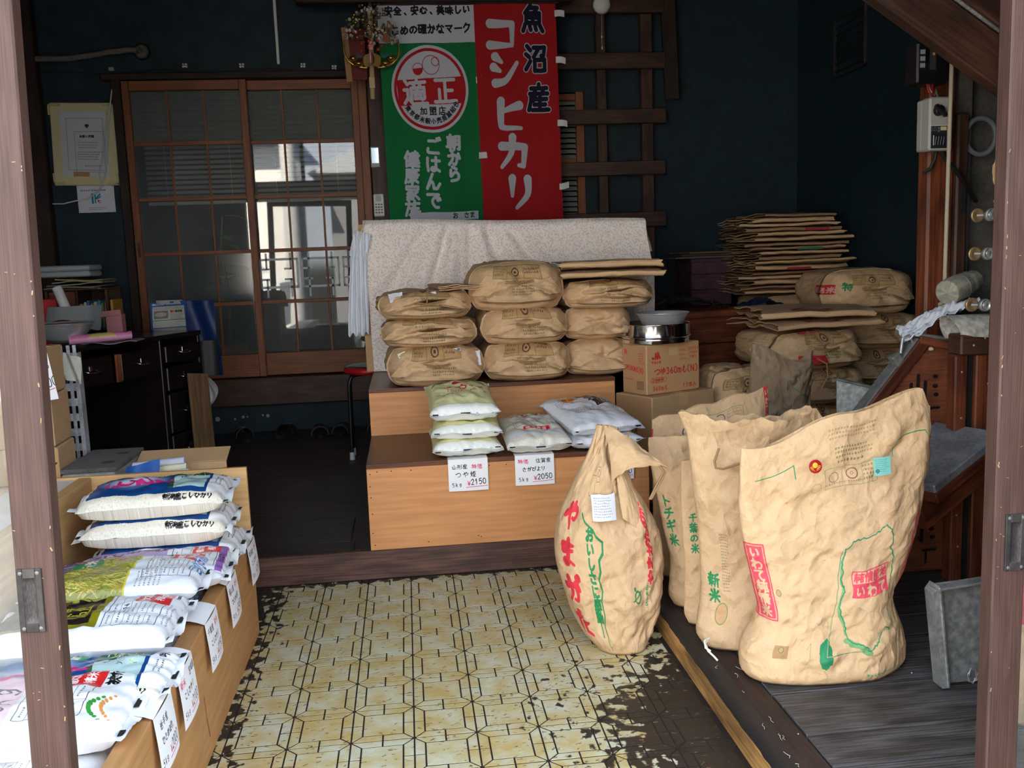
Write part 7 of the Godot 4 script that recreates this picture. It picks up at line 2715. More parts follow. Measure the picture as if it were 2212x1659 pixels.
	b.bx(V(1.75, 1.425, 0.20), V(1.858, 1.59, 0.232), 0.004)
	part(o, "base", b, M.grey_plastic)
	b = MB.new()
	b.bx(V(1.746, 1.422, 0.232), V(1.828, 1.592, 0.285), 0.006)
	part(o, "cover", b, M.grey_plastic)
	b = MB.new()
	b.lathe([Vector2(0.0, 0.016), Vector2(0.014, 0.016), Vector2(0.017, 0.010), Vector2(0.018, 0.0)], 24, Transform3D(Basis(Vector3.RIGHT, PI / 2), V(1.776, 1.548, 0.285)))
	b.box(V(1.773, 1.545, 0.306), V(0.052, 0.013, 0.016), Basis(Vector3.BACK, -0.75), 0.004)
	part(o, "rotary_knob", b, M.black)
	var sc := Cv.plain(160, 192, rgb(206, 204, 196))
	sc.rect(6, 6, 148, 180, rgb(40, 42, 50))
	sc.rect(92, 12, 56, 30, rgb(206, 196, 150))
	sc.small_print(12, 16, 60, 3, 12, rgb(190, 190, 190), 3)
	sc.ring(Vector2(78, 24), 6, 2, rgb(220, 220, 220))
	sc.ring(Vector2(78, 46), 6, 2, rgb(220, 220, 220))
	sc.rect(20, 76, 120, 90, rgb(26, 28, 36))
	sc.rect(26, 80, 10, 80, rgb(200, 200, 204))
	for i in 4:
		sc.line(Vector2(56 + i * 24, 90), Vector2(46 + i * 24, 158), 3, rgb(200, 204, 214))
	b = MB.new()
	b.quad(V(1.75, 1.426, 0.2857), V(1.81, 1.426, 0.2857), V(1.81, 1.502, 0.2857), V(1.75, 1.502, 0.2857))
	part(o, "rating_plate", b, mat(Color.WHITE, 0.35, 0, sc.tex()))
	b = MB.new()
	b.ball(V(1.812, 1.572, 0.285), 0.004, 8)
	part(o, "red_lamp_cap", b, M.red_plastic)
	o = thing("breaker_box", "black breaker box with white labels above the switch box", "breaker", V(1.758, 1.63, 0.25))
	b = MB.new()
	b.bx(V(1.706, 1.635, 0.20), V(1.813, 1.765, 0.275), 0.006)
	part(o, "case", b, M.black)
	sc = Cv.plain(128, 128, rgb(26, 27, 30))
	sc.rect(6, 20, 40, 90, rgb(40, 42, 46))
	for i in 3:
		sc.rect(8, 20 + i * 30, 36, 20, rgb(170, 174, 180))
	sc.rect(48, 14, 20, 60, rgb(8, 8, 10))
	sc.rect(76, 14, 44, 96, rgb(60, 66, 74))
	sc.rect(96, 34, 16, 12, rgb(210, 180, 70))
	sc.rect(96, 56, 16, 10, rgb(170, 40, 40))
	b = MB.new()
	b.quad(V(1.711, 1.665, 0.2757), V(1.773, 1.665, 0.2757), V(1.773, 1.755, 0.2757), V(1.711, 1.755, 0.2757))
	part(o, "label_plate", b, mat(Color.WHITE, 0.35, 0, sc.tex()))
	b = MB.new()
	b.tube([V(1.748, 1.64, 0.26), V(1.75, 1.61, 0.27), V(1.763, 1.597, 0.27), V(1.77, 1.61, 0.26), V(1.773, 1.64, 0.25)], 0.003, 6)
	part(o, "red_wire", b, M.red_plastic)
	b = MB.new()
	b.tube([V(1.758, 1.64, 0.25), V(1.761, 1.615, 0.26), V(1.776, 1.60, 0.26), V(1.785, 1.62, 0.25), V(1.798, 1.60, 0.24), V(1.803, 1.585, 0.23)], 0.003, 6)
	part(o, "pale_wire", b, M.rope)
	b = MB.new()
	b.tube([V(1.793, 1.425, 0.25), V(1.79, 1.40, 0.25), V(1.783, 1.37, 0.235), V(1.77, 1.355, 0.215)], 0.006, 8)
	b.tube([V(1.813, 1.425, 0.25), V(1.828, 1.40, 0.245), V(1.868, 1.365, 0.235), V(1.92, 1.31, 0.225), V(1.99, 1.26, 0.17)], 0.007, 8)
	single("black_flex", "black flex running down and right from under the switch box", "cable", b, M.dark_cable, V(1.828, 1.3, 0.24))
	# rope with its counterweight
	o = thing("rope", "pale cotton rope hanging down the pillar with a knotted end", "rope", V(1.797, 0.90, 0.32))
	b = MB.new()
	var path := []
	for i in 40:
		var k := i / 39.0
		path.append(V(lerpf(1.802, 1.792, k), lerpf(2.7, 0.93, k), 0.32))
	b.tube(path, 0.0065, 9)
	part(o, "strand", b, M.rope)
	b = MB.new()
	for i in 5:
		var ring := []
		for k in 12:
			var a := TAU * k / 12
			ring.append(V(1.792 + cos(a) * 0.013, 0.925 - i * 0.008 + sin(a + i) * 0.004, 0.32 + sin(a) * 0.013))
		b.tube(ring, 0.006, 7, true)
	b.tube([V(1.785, 0.895, 0.325), V(1.788, 0.875, 0.327), V(1.784, 0.858, 0.327)], 0.0025, 6)
	part(o, "knot", b, M.rope)
	o = thing("dusty_cylinder", "dusty grey-green metal cylinder lying across in front of the rope", "cylinder", V(1.80, 0.98, 0.42))
	var ax := (V(1.895, 1.012, 0.42) - V(1.735, 0.972, 0.50)).normalized()
	var sd := ax.cross(Vector3.UP).normalized()
	var x := Transform3D(Basis(ax.cross(sd), ax, sd).orthonormalized(), V(1.715, 0.968, 0.46))
	b = MB.new()
	b.lathe([Vector2(0.0, 0.0), Vector2(0.036, 0.0), Vector2(0.041, 0.004), Vector2(0.042, 0.06), Vector2(0.040, 0.062), Vector2(0.038, 0.064), Vector2(0.038, 0.067), Vector2(0.040, 0.069)], 36, x)
	b.lathe([Vector2(0.0385, 0.092), Vector2(0.039, 0.094), Vector2(0.039, 0.116), Vector2(0.036, 0.12), Vector2(0.034, 0.122), Vector2(0.034, 0.148), Vector2(0.030, 0.155), Vector2(0.008, 0.157), Vector2(0.007, 0.175), Vector2(0.0, 0.175)], 36, x)
	part(o, "drum", b, mat(rgb(188, 184, 160), 0.7, 0.0, T.patchy))
	b = MB.new()
	b.lathe([Vector2(0.040, 0.069), Vector2(0.0405, 0.07), Vector2(0.0405, 0.09), Vector2(0.0385, 0.092)], 36, x)
	part(o, "steel_band", b, M.alu)
	b = MB.new()
	for q in [[0.03, 0.4], [0.105, 0.2]]:
		b.ball(x * V(cos(q[1]) * 0.042, q[0], -sin(q[1]) * 0.042 + 0.0), 0.004, 8)
	b.tube([x * V(0, 0.175, 0), x * V(0, 0.215, 0)], 0.004, 8)
	part(o, "pin", b, M.alu)
	# sloping stair underside at the top right
	o = thing("stair_string", "brown sloping underside boards of a steep stair at the top right", "stair", V(1.55, 1.6, 0.7))
	var d0 := V(1.10, 1.868, 0.80)
	var d1 := V(1.86, 1.37, 0.80)
	var nrm := (d1 - d0).cross(Vector3.BACK).normalized()
	b = MB.new()
	b.beam(d0 - nrm * 0.0575, d1 - nrm * 0.0575, 0.05, 0.113, Vector3.BACK.cross(d1 - d0), 0.004)
	part(o, "lower_board", b, M.brown)
	b = MB.new()
	b.beam(d0 - nrm * 0.192 + V(0, 0, 0.02), d1 - nrm * 0.192 + V(0, 0, 0.02), 0.05, 0.14, Vector3.BACK.cross(d1 - d0), 0.004)
	part(o, "upper_board", b, M.brown)
	b = MB.new()
	b.beam(d0 - nrm * 0.118 + V(0, 0, 0.028), d1 - nrm * 0.118 + V(0, 0, 0.028), 0.008, 0.007, Vector3.BACK.cross(d1 - d0), 0.001)
	part(o, "bright_edge", b, M.alu)
	# pull latches and a ring beside the right door post
	b = MB.new()
	b.bx(V(1.577, 0.84, 0.885), V(1.60, 1.9, 0.915), 0.002)
	single("latch_strip", "dark upright strip carrying three steel pull latches", "strip", b, M.brown_dark, V(1.588, 0.84, 0.9))
	for i in 3:
		var y: float = [1.193, 1.094, 0.960][i]
		var hk := thing("pull_latch", ["top", "middle", "lowest"][i] + " of three round steel pull latches beside the right door post", "latch", V(1.56, y - 0.02, 0.91), "steel pull latches")
		var q := V(1.537 + i * -0.004, y, 0.925)
		b = MB.new()
		b.lathe([Vector2(0.0, 0.002), Vector2(0.009, 0.002), Vector2(0.010, 0.006), Vector2(0.0165, 0.007), Vector2(0.0185, 0.004), Vector2(0.0185, 0.0), Vector2(0.0, 0.0)], 28, Transform3D(Basis(Vector3.RIGHT, PI / 2), q + V(-0.010, 0.0, -0.03)))
		local_part_world(hk, "brass_disc", b, mat(rgb(176, 150, 104), 0.4, 0.7))
		b = MB.new()
		b.lathe([Vector2(0.0, 0.006), Vector2(0.006, 0.006), Vector2(0.007, 0.003), Vector2(0.011, 0.003), Vector2(0.013, 0.008), Vector2(0.015, 0.008), Vector2(0.0165, 0.004), Vector2(0.0165, -0.004), Vector2(0.0, -0.004)], 28, Transform3D(Basis(Vector3.RIGHT, PI / 2), q + V(0.008, 0.0, 0)))
		local_part_world(hk, "steel_knob", b, M.alu)
		b = MB.new()
		b.bx(q + V(0.006, -0.011, -0.012), q + V(0.056, 0.011, -0.006), 0.001)
		b.tube([q + V(-0.010, 0, -0.028), q + V(0.008, 0, -0.004)], 0.004, 8)
		local_part_world(hk, "bracket", b, M.alu)
	b = MB.new()
	var ring := []
	for k in 28:
		var a := TAU * k / 28
		ring.append(V(1.99 + cos(a) * 0.055, 1.475 + sin(a) * 0.06, 0.185))
	b.tube(ring, 0.009, 9, true)
	single("hose_ring", "grey hose ring hanging on the boarding behind the right door post", "ring", b, mat(rgb(112, 120, 122), 0.6), V(1.965, 1.41, 0.185))
	b = MB.new()
	b.sheet(6, 12, func(u: float, v: float): return V(1.548 + u * 0.05 + 0.006 * sin(v * 7.0), 1.225 + v * 0.11, 0.93 + u * 0.01 + nz.get_noise_2d(u * 4, v * 6) * 0.01), 0.0012)
	single("paper_scrap", "scrap of brown paper stuck above the steel latches", "paper", b, M.kraft, V(1.57, 1.225, 0.93))
	# leaning tin tray
	o = thing("tin_tray", "grey tin tray with worn bright edge leaning at the platform's right end", "tray", V(1.30, 0.0855, 1.24))
	b = MB.new()
	b.prism(PackedVector2Array([Vector2(1.252, 0.088), Vector2(1.56, 0.088), Vector2(1.56, 0.352), Vector2(1.224, 0.338)]), 1.238, 1.241, Transform3D(), 3.0)
	part(o, "back_sheet", b, M.zinc)
	b = MB.new()
	b.prism(PackedVector2Array([Vector2(1.212, 0.322), Vector2(1.2245, 0.340), Vector2(1.2535, 0.0875), Vector2(1.240, 0.0875)]), 1.225, 1.265, Transform3D(), 3.0)
	part(o, "side_flange", b, M.zinc)
	b = MB.new()
	b.beam(V(1.214, 0.330, 1.25), V(1.56, 0.357, 1.25), 0.035, 0.006)
	part(o, "top_flange", b, M.zinc)
	b = MB.new()
	b.beam(V(1.2255, 0.337, 1.266), V(1.2545, 0.089, 1.266), 0.007, 0.006, Vector3.RIGHT, 0.002)
	part(o, "bright_edge", b, mat(rgb(226, 226, 220), 0.3, 0.8, T.worn_metal))
	b = MB.new()
	for i in 14:
		var a := i * 0.9
		b.tube([V(1.325 + cos(a) * 0.012, 0.105 + sin(a) * 0.018, 1.247), V(1.325 + cos(a + 1.2) * 0.014, 0.105 + sin(a + 1.2) * 0.02, 1.25), V(1.325 + cos(a + 2.2) * 0.008, 0.105 + sin(a + 2.2) * 0.015, 1.248)], 0.0012, 5)
	part(o, "wire_tangle", b, M.alu).set_meta("kind", "stuff")
	# the sack half hidden behind the right door
	var c2 := Cv.over(kraft, 512, 768)
	c2.rect(0, 150, 130, 300, RED)
	c2.text("いわて米", Vector2(16, 160), 66, 10, rgb(222, 190, 156), true)
	c2.text("トチギ", Vector2(10, 480), 70, 12, GREEN, true)
	o = thing("sack", "brown sack with red and green print peeping out behind the right door post", "paper sack", V(1.41, 0.0835, 1.42))
	var rows := [[0.0, 1.242, 1.58, 0.05, 1.42], [0.2, 1.236, 1.59, 0.06, 1.42], [0.7, 1.228, 1.58, 0.05, 1.42], [0.85, 1.232, 1.57, 0.035, 1.42], [1.0, 1.245, 1.56, 0.012, 1.42]]
	part(o, "paper_body", standing_shape(rows, 0.0865, func(x: float): return 0.645 + 0.03 * sin(x * 3.0), 44.0, 0.9, 50, 50), paper(c2.tex(), 0.9))

func local_part_world(o: Node3D, called: String, b: MB, m: Material):
	part(o, called, b, m)

func wood_image(lo: Color, hi: Color) -> Image:
	var fine := noise_bytes(512, 512, 32, 512, 0.09, 71)
	var wide := noise_bytes(512, 512, 128, 128, 0.04, 72)
	return two_tone(512, 512, fine, 0.5, wide, 0.5, lo, hi, 2.2)

# ------------------------------------------------------------------ the counter of rice bags along the left
func build_counter():
	tint_mark = mat(rgb(30, 44, 96), 0.5)
	var o := thing("rice_counter", "pale plywood display counter full of rice bags along the left of the aisle", "counter", V(-0.75, 0.0, 1.05))
	var b := MB.new()
	b.bx(V(-0.489, 0.001, 0.375), V(-0.472, 0.262, 1.80), 0.001, 2)
	part(o, "aisle_panel", b, M.counter)
	b = MB.new()
	b.bx(V(-0.515, 0.262, 0.375), V(-0.472, 0.308, 1.80), 0.002, 2)
	part(o, "top_rail", b, M.counter)
	b = MB.new()
	b.bx(V(-1.10, 0.001, 0.36), V(-0.474, 0.527, 0.375), 0.001, 0)
	part(o, "end_board", b, M.counter_pale)
	b = MB.new()
	b.bx(V(-1.10, 0.22, 0.375), V(-0.489, 0.235, 1.80), 0.001, 2)
	part(o, "shelf_board", b, M.counter)
	b = MB.new()
	b.bx(V(-0.96, 0.235, 0.376), V(-0.925, 0.525, 1.80), 0.002, 2)
	part(o, "back_rail", b, M.counter_pale)
	b = MB.new()
	b.bx(V(-1.12, 0.505, 0.376), V(-0.96, 0.52, 1.80), 0.001, 2)
	part(o, "white_ledge", b, M.white_plastic)
	b = MB.new()
	b.beam(V(-0.4715, 0.16, 1.13), V(-0.4715, 0.10, 1.12), 0.001, 0.002, Vector3.RIGHT, 0.0)
	b.beam(V(-0.4715, 0.10, 1.12), V(-0.4715, 0.05, 1.105), 0.001, 0.003, Vector3.RIGHT, 0.0)
	part(o, "scratch", b, mat(rgb(120, 76, 50), 0.8))
	# farthest pile: white bags with a clear band, blue picture on top
	var base := 0.2355
	var nii := mat(Color.WHITE, 0.26, 0, niigata_tex())
	var g1 := "white bags with blue picture in the farthest pile on the counter"
	var lab := ["lowest bag of the farthest pile on the left counter", "third bag from the top in the farthest counter pile, mostly hidden", "second bag from the top in the farthest counter pile, black brush lettering", "top bag of the farthest counter pile, blue picture with pink lettering"]
	for i in 4:
		rice_bag(lab[i], g1, V(-0.672 + [-0.045, 0.02, 0.0, -0.005][i], base + i * 0.077, 0.595 + [0, 0.0, -0.005, -0.01][i]), [0.05, 0.04, 0.02, 0.05][i], 0.375, 0.262, 0.088, 30.0 + i * 2.7, nii, [1, 1], null, 0.0)
	# second pile: purple bag under the golden field bag
	var gold := mat(Color.WHITE, 0.26, 0, field_tex())
	var pur := mat(Color.WHITE, 0.26, 0, purple_tex())
	rice_bag("bottom bag of the second counter pile, white ends showing", "bags of the second pile on the counter", V(-0.725, base, 0.875), 0.02, 0.385, 0.262, 0.075, 41.0, gold)
	rice_bag("rice bag with lilac band and red label behind the golden field bag", "", V(-0.655, base + 0.094, 0.80), 0.07, 0.385, 0.24, 0.07, 43.0, pur)
	rice_bag("top bag of the second pile, golden rice field and blue lettering", "bags of the second pile on the counter", V(-0.688, base + 0.105, 0.905), 0.02, 0.385, 0.255, 0.075, 45.0, gold)
	# third pile: black and gold
	var blk := mat(Color.WHITE, 0.24, 0, black_tex())
	rice_bag("lower black and gold rice bag in the third counter pile", "black and gold bags on the counter", V(-0.725, base, 1.16), 0.0, 0.385, 0.262, 0.08, 51.0, blk)
	rice_bag("upper black and gold rice bag beside the left door post", "black and gold bags on the counter", V(-0.700, base + 0.078, 1.155), 0.02, 0.385, 0.27, 0.085, 53.0, blk)
	# nearest pile
	var sunf := mat(Color.WHITE, 0.24, 0, figure_tex())
	var aki := mat(Color.WHITE, 0.24, 0, akita_tex())
	rice_bag("white bag with violet print lying under the black and gold bag", "", V(-0.725, base, 1.40), 0.0, 0.385, 0.24, 0.08, 61.0, sunf)
	rice_bag("lower white bag with green and orange strokes nearest the street", "white bags with green and orange strokes", V(-0.725, base, 1.63), 0.0, 0.385, 0.25, 0.055, 63.0, aki)
	rice_bag("upper white bag with green and orange strokes nearest the street", "white bags with green and orange strokes", V(-0.700, base + 0.056, 1.50), 0.02, 0.385, 0.27, 0.075, 65.0, aki)
	rice_bag("white bag with clear end under the violet print, near the aisle rail", "", V(-0.664, base + 0.062, 1.375), 0.03, 0.385, 0.2, 0.06, 67.0, nii)
	# hand-lettered cards folded over the rail
	var cards := [
		["price card at the far corner of the left counter, beside the end board", 0.435, 0.50, [["新潟産", 0, 24, 36], ["新米", 1, 190, 30], ["こしひかり", 0, 0, 0], ["2500"]]],
		["second price card from the far end of the left counter", 0.755, 0.6, [["福山産", 0, 24, 36], ["新米", 1, 190, 30], ["ひとめぼれ", 0, 0, 0], ["2450"]]],
		["middle of the five price cards on the left counter rail", 1.02, 0.5, [["千葉産", 0, 24, 36], ["新米", 1, 190, 30], ["こしひかり", 0, 0, 0], ["2250"]]],
		["fourth price card from the far end of the left counter", 1.29, 0.7, [["宮崎産", 0, 190, 30], ["新米", 1, 24, 44], ["こしひかり", 0, 0, 0], ["2100"]]],
		["nearest price card, curling off the counter rail at the bottom of the view", 1.47, 0.9, [["岩手産", 0, 60, 36], ["", 1, 24, 44], ["ひとめぼれ", 0, 0, 0], ["2000"]]]]
	for c in cards:
		rail_card(c[0], c[1], card_tex(c[3]))
	# what stands at the counter's far left: cartons, angle post, board, open carton
	cartons_left()

func rail_card(label: String, z: float, tex: Texture2D):
	var o := thing("price_card", label, "price card", V(-0.47, 0.30, z), "price cards on the counter rail")
	var w := 0.125
	var b := MB.new()
	b.sheet(6, 10, func(u: float, v: float): return V(-0.467 + 0.012 * sin((1.0 - v) * 1.3) + 0.003 * sin(u * 3.0), 0.3115 - (1.0 - v) * 0.112, z + (0.5 - u) * w + (1.0 - v) * 0.012), 0.0006)
	part(o, "card", b, mat(Color.WHITE, 0.8, 0, tex))
	b = MB.new()
	b.sheet(4, 4, func(u: float, v: float): return V(-0.535 + u * 0.068, 0.3125 + 0.006 * sin(u * PI) + (1.0 - u) * 0.012, z + (0.5 - v) * w * -1.0 * -1.0), 0.0006)
	part(o, "folded_flap", b, M.white_paper)

# counter bags: u runs from the wall (0) to the aisle (1), so their print is turned a quarter
func label_block(c: Cv, y: float):
	# form with ruled lines and the red shop label, drawn upright; y is its top
	var ink := rgb(60, 60, 70)
	c.frame(70, y, 250, 150, 2, ink)
	for i in 4:
		c.rect(70, y + 28 + i * 28, 250, 1, ink)
	c.rect(150, y, 1, 150, ink)
	for i in 5:
		c.small_print(86, y + 13 + i * 28, 48, 1, 14, ink, 3 + i)
		c.small_print(160, y + 13 + i * 28, 70, 1, 14, ink, 14 + i)
	c.text("24", Vector2(200, y + 34), 18, 2.5, ink)
	c.rect(236, y + 62, 120, 96, rgb(214, 42, 44))
	c.text("福文商店", Vector2(246, y + 74), 24, 4, rgb(250, 232, 230), false, 0, 1.06)
	c.text("精米品", Vector2(262, y + 110), 28, 4, rgb(250, 232, 230), false, 0, 1.06)

func niigata_tex() -> Texture2D:
	var w := rgb(236, 238, 240)
	var c := Cv.plain(384, 512, w)
	var blue := rgb(22, 66, 126)
	c.rect(40, 30, 344, 420, blue)
	for i in 16:
		c.oval(Vector2(212, 170), 120 - i * 5, 150 - i * 7, rgb(22 + i * 13, 66 + i * 10, 126 + i * 7))
	c.text("こしひかり", Vector2(150, 60), 64, 15, rgb(206, 46, 120), true, 0.05, 0.92, 0.5)
	c.oval(Vector2(300, 250), 44, 40, rgb(34, 140, 80))
	c.text("新米", Vector2(268, 234), 32, 5, rgb(236, 230, 214))
	c.rect(70, 310, 290, 130, rgb(60, 96, 70))
	c.poly(PackedVector2Array([Vector2(70, 330), Vector2(240, 310), Vector2(250, 440), Vector2(70, 440)]), rgb(176, 202, 200))
	var g := RandomNumberGenerator.new()
	g.seed = 5
	for i in 60:
		var p := Vector2(g.randf_range(200, 350), g.randf_range(330, 430))
		c.line(p, p + Vector2(g.randf_range(-30, 30), g.randf_range(-16, 16)), 3, [rgb(30, 60, 40), rgb(180, 190, 90), rgb(30, 70, 120), rgb(210, 214, 200)][i % 4])
	c.text("吟米", Vector2(290, 462), 30, 5, rgb(40, 44, 60), false, 0, 1.0)
	c.small_print(150, 470, 110, 2, 14, rgb(40, 44, 60), 5)
	# the clear band with grain down its left side, and the brush lettering across it
	c.rect(0, 0, 40, 512, rgb(220, 214, 198))
	rice_specks(c, 0, 0, 40, 512, 900, 62)
	c.im.rotate_90(COUNTERCLOCKWISE)
	c.text("新潟産こしひかり", Vector2(300, 352), 22, 4, rgb(30, 30, 34), false, 0, 1.0, 0.4)
	return c.tex()

func field_tex() -> Texture2D:
	var c := Cv.plain(384, 512, rgb(222, 226, 232))
	c.rect(0, 0, 384, 290, rgb(150, 150, 66))
	c.poly(PackedVector2Array([Vector2(0, 0), Vector2(384, 0), Vector2(384, 110), Vector2(0, 70)]), rgb(40, 80, 150))
	var g := RandomNumberGenerator.new()
	g.seed = 15
	for i in 700:
		var p := Vector2(g.randf() * 384, g.randf_range(90, 290))
		c.line(p, p + Vector2(g.randf_range(-22, 22), g.randf_range(-44, -8)), g.randf_range(1.5, 4), [rgb(200, 184, 90), rgb(120, 130, 50), rgb(176, 140, 60), rgb(96, 110, 44), rgb(214, 204, 120)][i % 5])
	c.oval(Vector2(250, 130), 62, 48, rgb(30, 130, 74))
	c.text("新米", Vector2(206, 110), 44, 7, rgb(236, 230, 214))
	c.text("こしひかり", Vector2(300, 20), 54, 9, rgb(206, 70, 140), true, 0, 0.9, 0.4)
	c.rect(0, 286, 384, 6, rgb(206, 190, 60))
	c.frame(312, 330, 60, 56, 7, rgb(36, 36, 42))
	c.text("新米", Vector2(318, 344), 24, 5, rgb(36, 36, 42), false, 0, 1.05)
	c.small_print(20, 320, 90, 6, 14, rgb(110, 114, 122), 3)
	c.im.blend_rect(c.im, Rect2i(0, 0, 1, 1), Vector2i(0, 0))
	label_block(c, 330)
	c.text("コシヒカリ", Vector2(120, 466), 40, 13, rgb(24, 110, 190), false, 0, 1.0)
	c.text("コシヒカリ", Vector2(120, 466), 40, 5, rgb(232, 238, 244), false, 0, 1.0)
	c.im.rotate_90(COUNTERCLOCKWISE)
	return c.tex()

func purple_tex() -> Texture2D:
	var c := Cv.plain(384, 512, rgb(226, 228, 234))
	c.rect(60, 30, 324, 280, rgb(176, 150, 196))
	c.rect(60, 30, 110, 280, rgb(156, 156, 84))
	c.text("ひとめぼれ", Vector2(250, 40), 60, 8, rgb(70, 54, 84), true, 0, 1.0, 0.3)
	c.oval(Vector2(120, 150), 44, 40, rgb(34, 140, 80))
	c.text("新米", Vector2(88, 134), 32, 5, rgb(236, 230, 214))
	label_block(c, 325)
	c.rect(40, 480, 320, 22, rgb(150, 100, 180))
	c.text("ひとめぼれ", Vector2(120, 482), 18, 3, rgb(60, 30, 80))
	c.im.rotate_90(COUNTERCLOCKWISE)
	return c.tex()

func black_tex() -> Texture2D:
	var c := Cv.plain(384, 512, rgb(228, 231, 236))
	c.rect(70, 0, 314, 310, rgb(128, 122, 28))
	c.rect(96, 0, 262, 286, rgb(34, 28, 24))
	var y := rgb(186, 176, 44)
	c.text("こしひかり", Vector2(290, -40), 70, 15, y, true, 0, 1.02, 0.7)
	c.frame(128, 178, 104, 92, 4, y)
	c.text("吟優", Vector2(190, 184), 40, 5, y, true, 0, 1.0)
	c.text("米品", Vector2(138, 184), 40, 5, y, true, 0, 1.0)
	c.rect(250, 0, 2, 286, rgb(96, 90, 30))
	label_block(c, 322)
	c.rect(20, 0, 50, 512, rgb(240, 242, 246))
	c.small_print(90, 486, 160, 2, 11, rgb(60, 40, 90), 6)
	c.rect(300, 486, 60, 9, rgb(50, 30, 80))
	c.im.rotate_90(COUNTERCLOCKWISE)
	return c.tex()

func figure_tex() -> Texture2D:
	var c := Cv.plain(384, 512, rgb(232, 233, 240))
	c.poly(PackedVector2Array([Vector2(384, 60), Vector2(384, 430), Vector2(320, 470), Vector2(300, 300), Vector2(330, 120)]), rgb(124, 112, 176))
	for i in 5:
		c.oval(Vector2(346, 120 + i * 62), 16, 22, rgb(60, 66, 120))
		c.ring(Vector2(346, 120 + i * 62), 8, 3, rgb(110, 190, 210))
	c.poly(PackedVector2Array([Vector2(250, 60), Vector2(330, 40), Vector2(310, 140), Vector2(240, 160)]), rgb(222, 196, 176))
	c.small_print(60, 200, 150, 8, 20, rgb(120, 124, 140), 4)
	c.im.rotate_90(COUNTERCLOCKWISE)
	return c.tex()

func akita_tex() -> Texture2D:
	var c := Cv.plain(384, 512, rgb(238, 239, 242))
	c.oval(Vector2(260, 60), 90, 60, rgb(234, 184, 70), 0.4)
	c.oval(Vector2(210, 40), 40, 60, rgb(210, 200, 180), 0.8)
	c.oval(Vector2(150, 70), 60, 24, rgb(226, 170, 60), -0.3)
	c.oval(Vector2(250, 80), 30, 12, rgb(200, 70, 60), 0.3)
	c.poly(PackedVector2Array([Vector2(60, 150), Vector2(320, 150), Vector2(330, 240), Vector2(40, 250)]), rgb(244, 200, 214))
	c.text("5kg", Vector2(90, 160), 74, 6, rgb(60, 44, 60))
	label_block(c, 262)
	c.rect(290, 240, 60, 10, rgb(30, 30, 34))
	c.small_print(250, 250, 110, 6, 12, rgb(50, 50, 58), 6)
	c.text("あきたこまち", Vector2(250, 428), 34, 7, rgb(28, 28, 32), false, -0.06, 0.84, 0.4)
	for i in 10:
		var a := i / 10.0
		c.oval(Vector2(60 + a * 110, 460 - sin(a * PI) * 34), 13 * sin(a * PI) + 2, 5, rgb(60, 150, 60), -0.4)
		c.oval(Vector2(60 + a * 120, 484 - sin(a * PI) * 30), 11 * sin(a * PI) + 2, 4, rgb(226, 150, 80), -0.4)
	c.im.rotate_90(COUNTERCLOCKWISE)
	return c.tex()

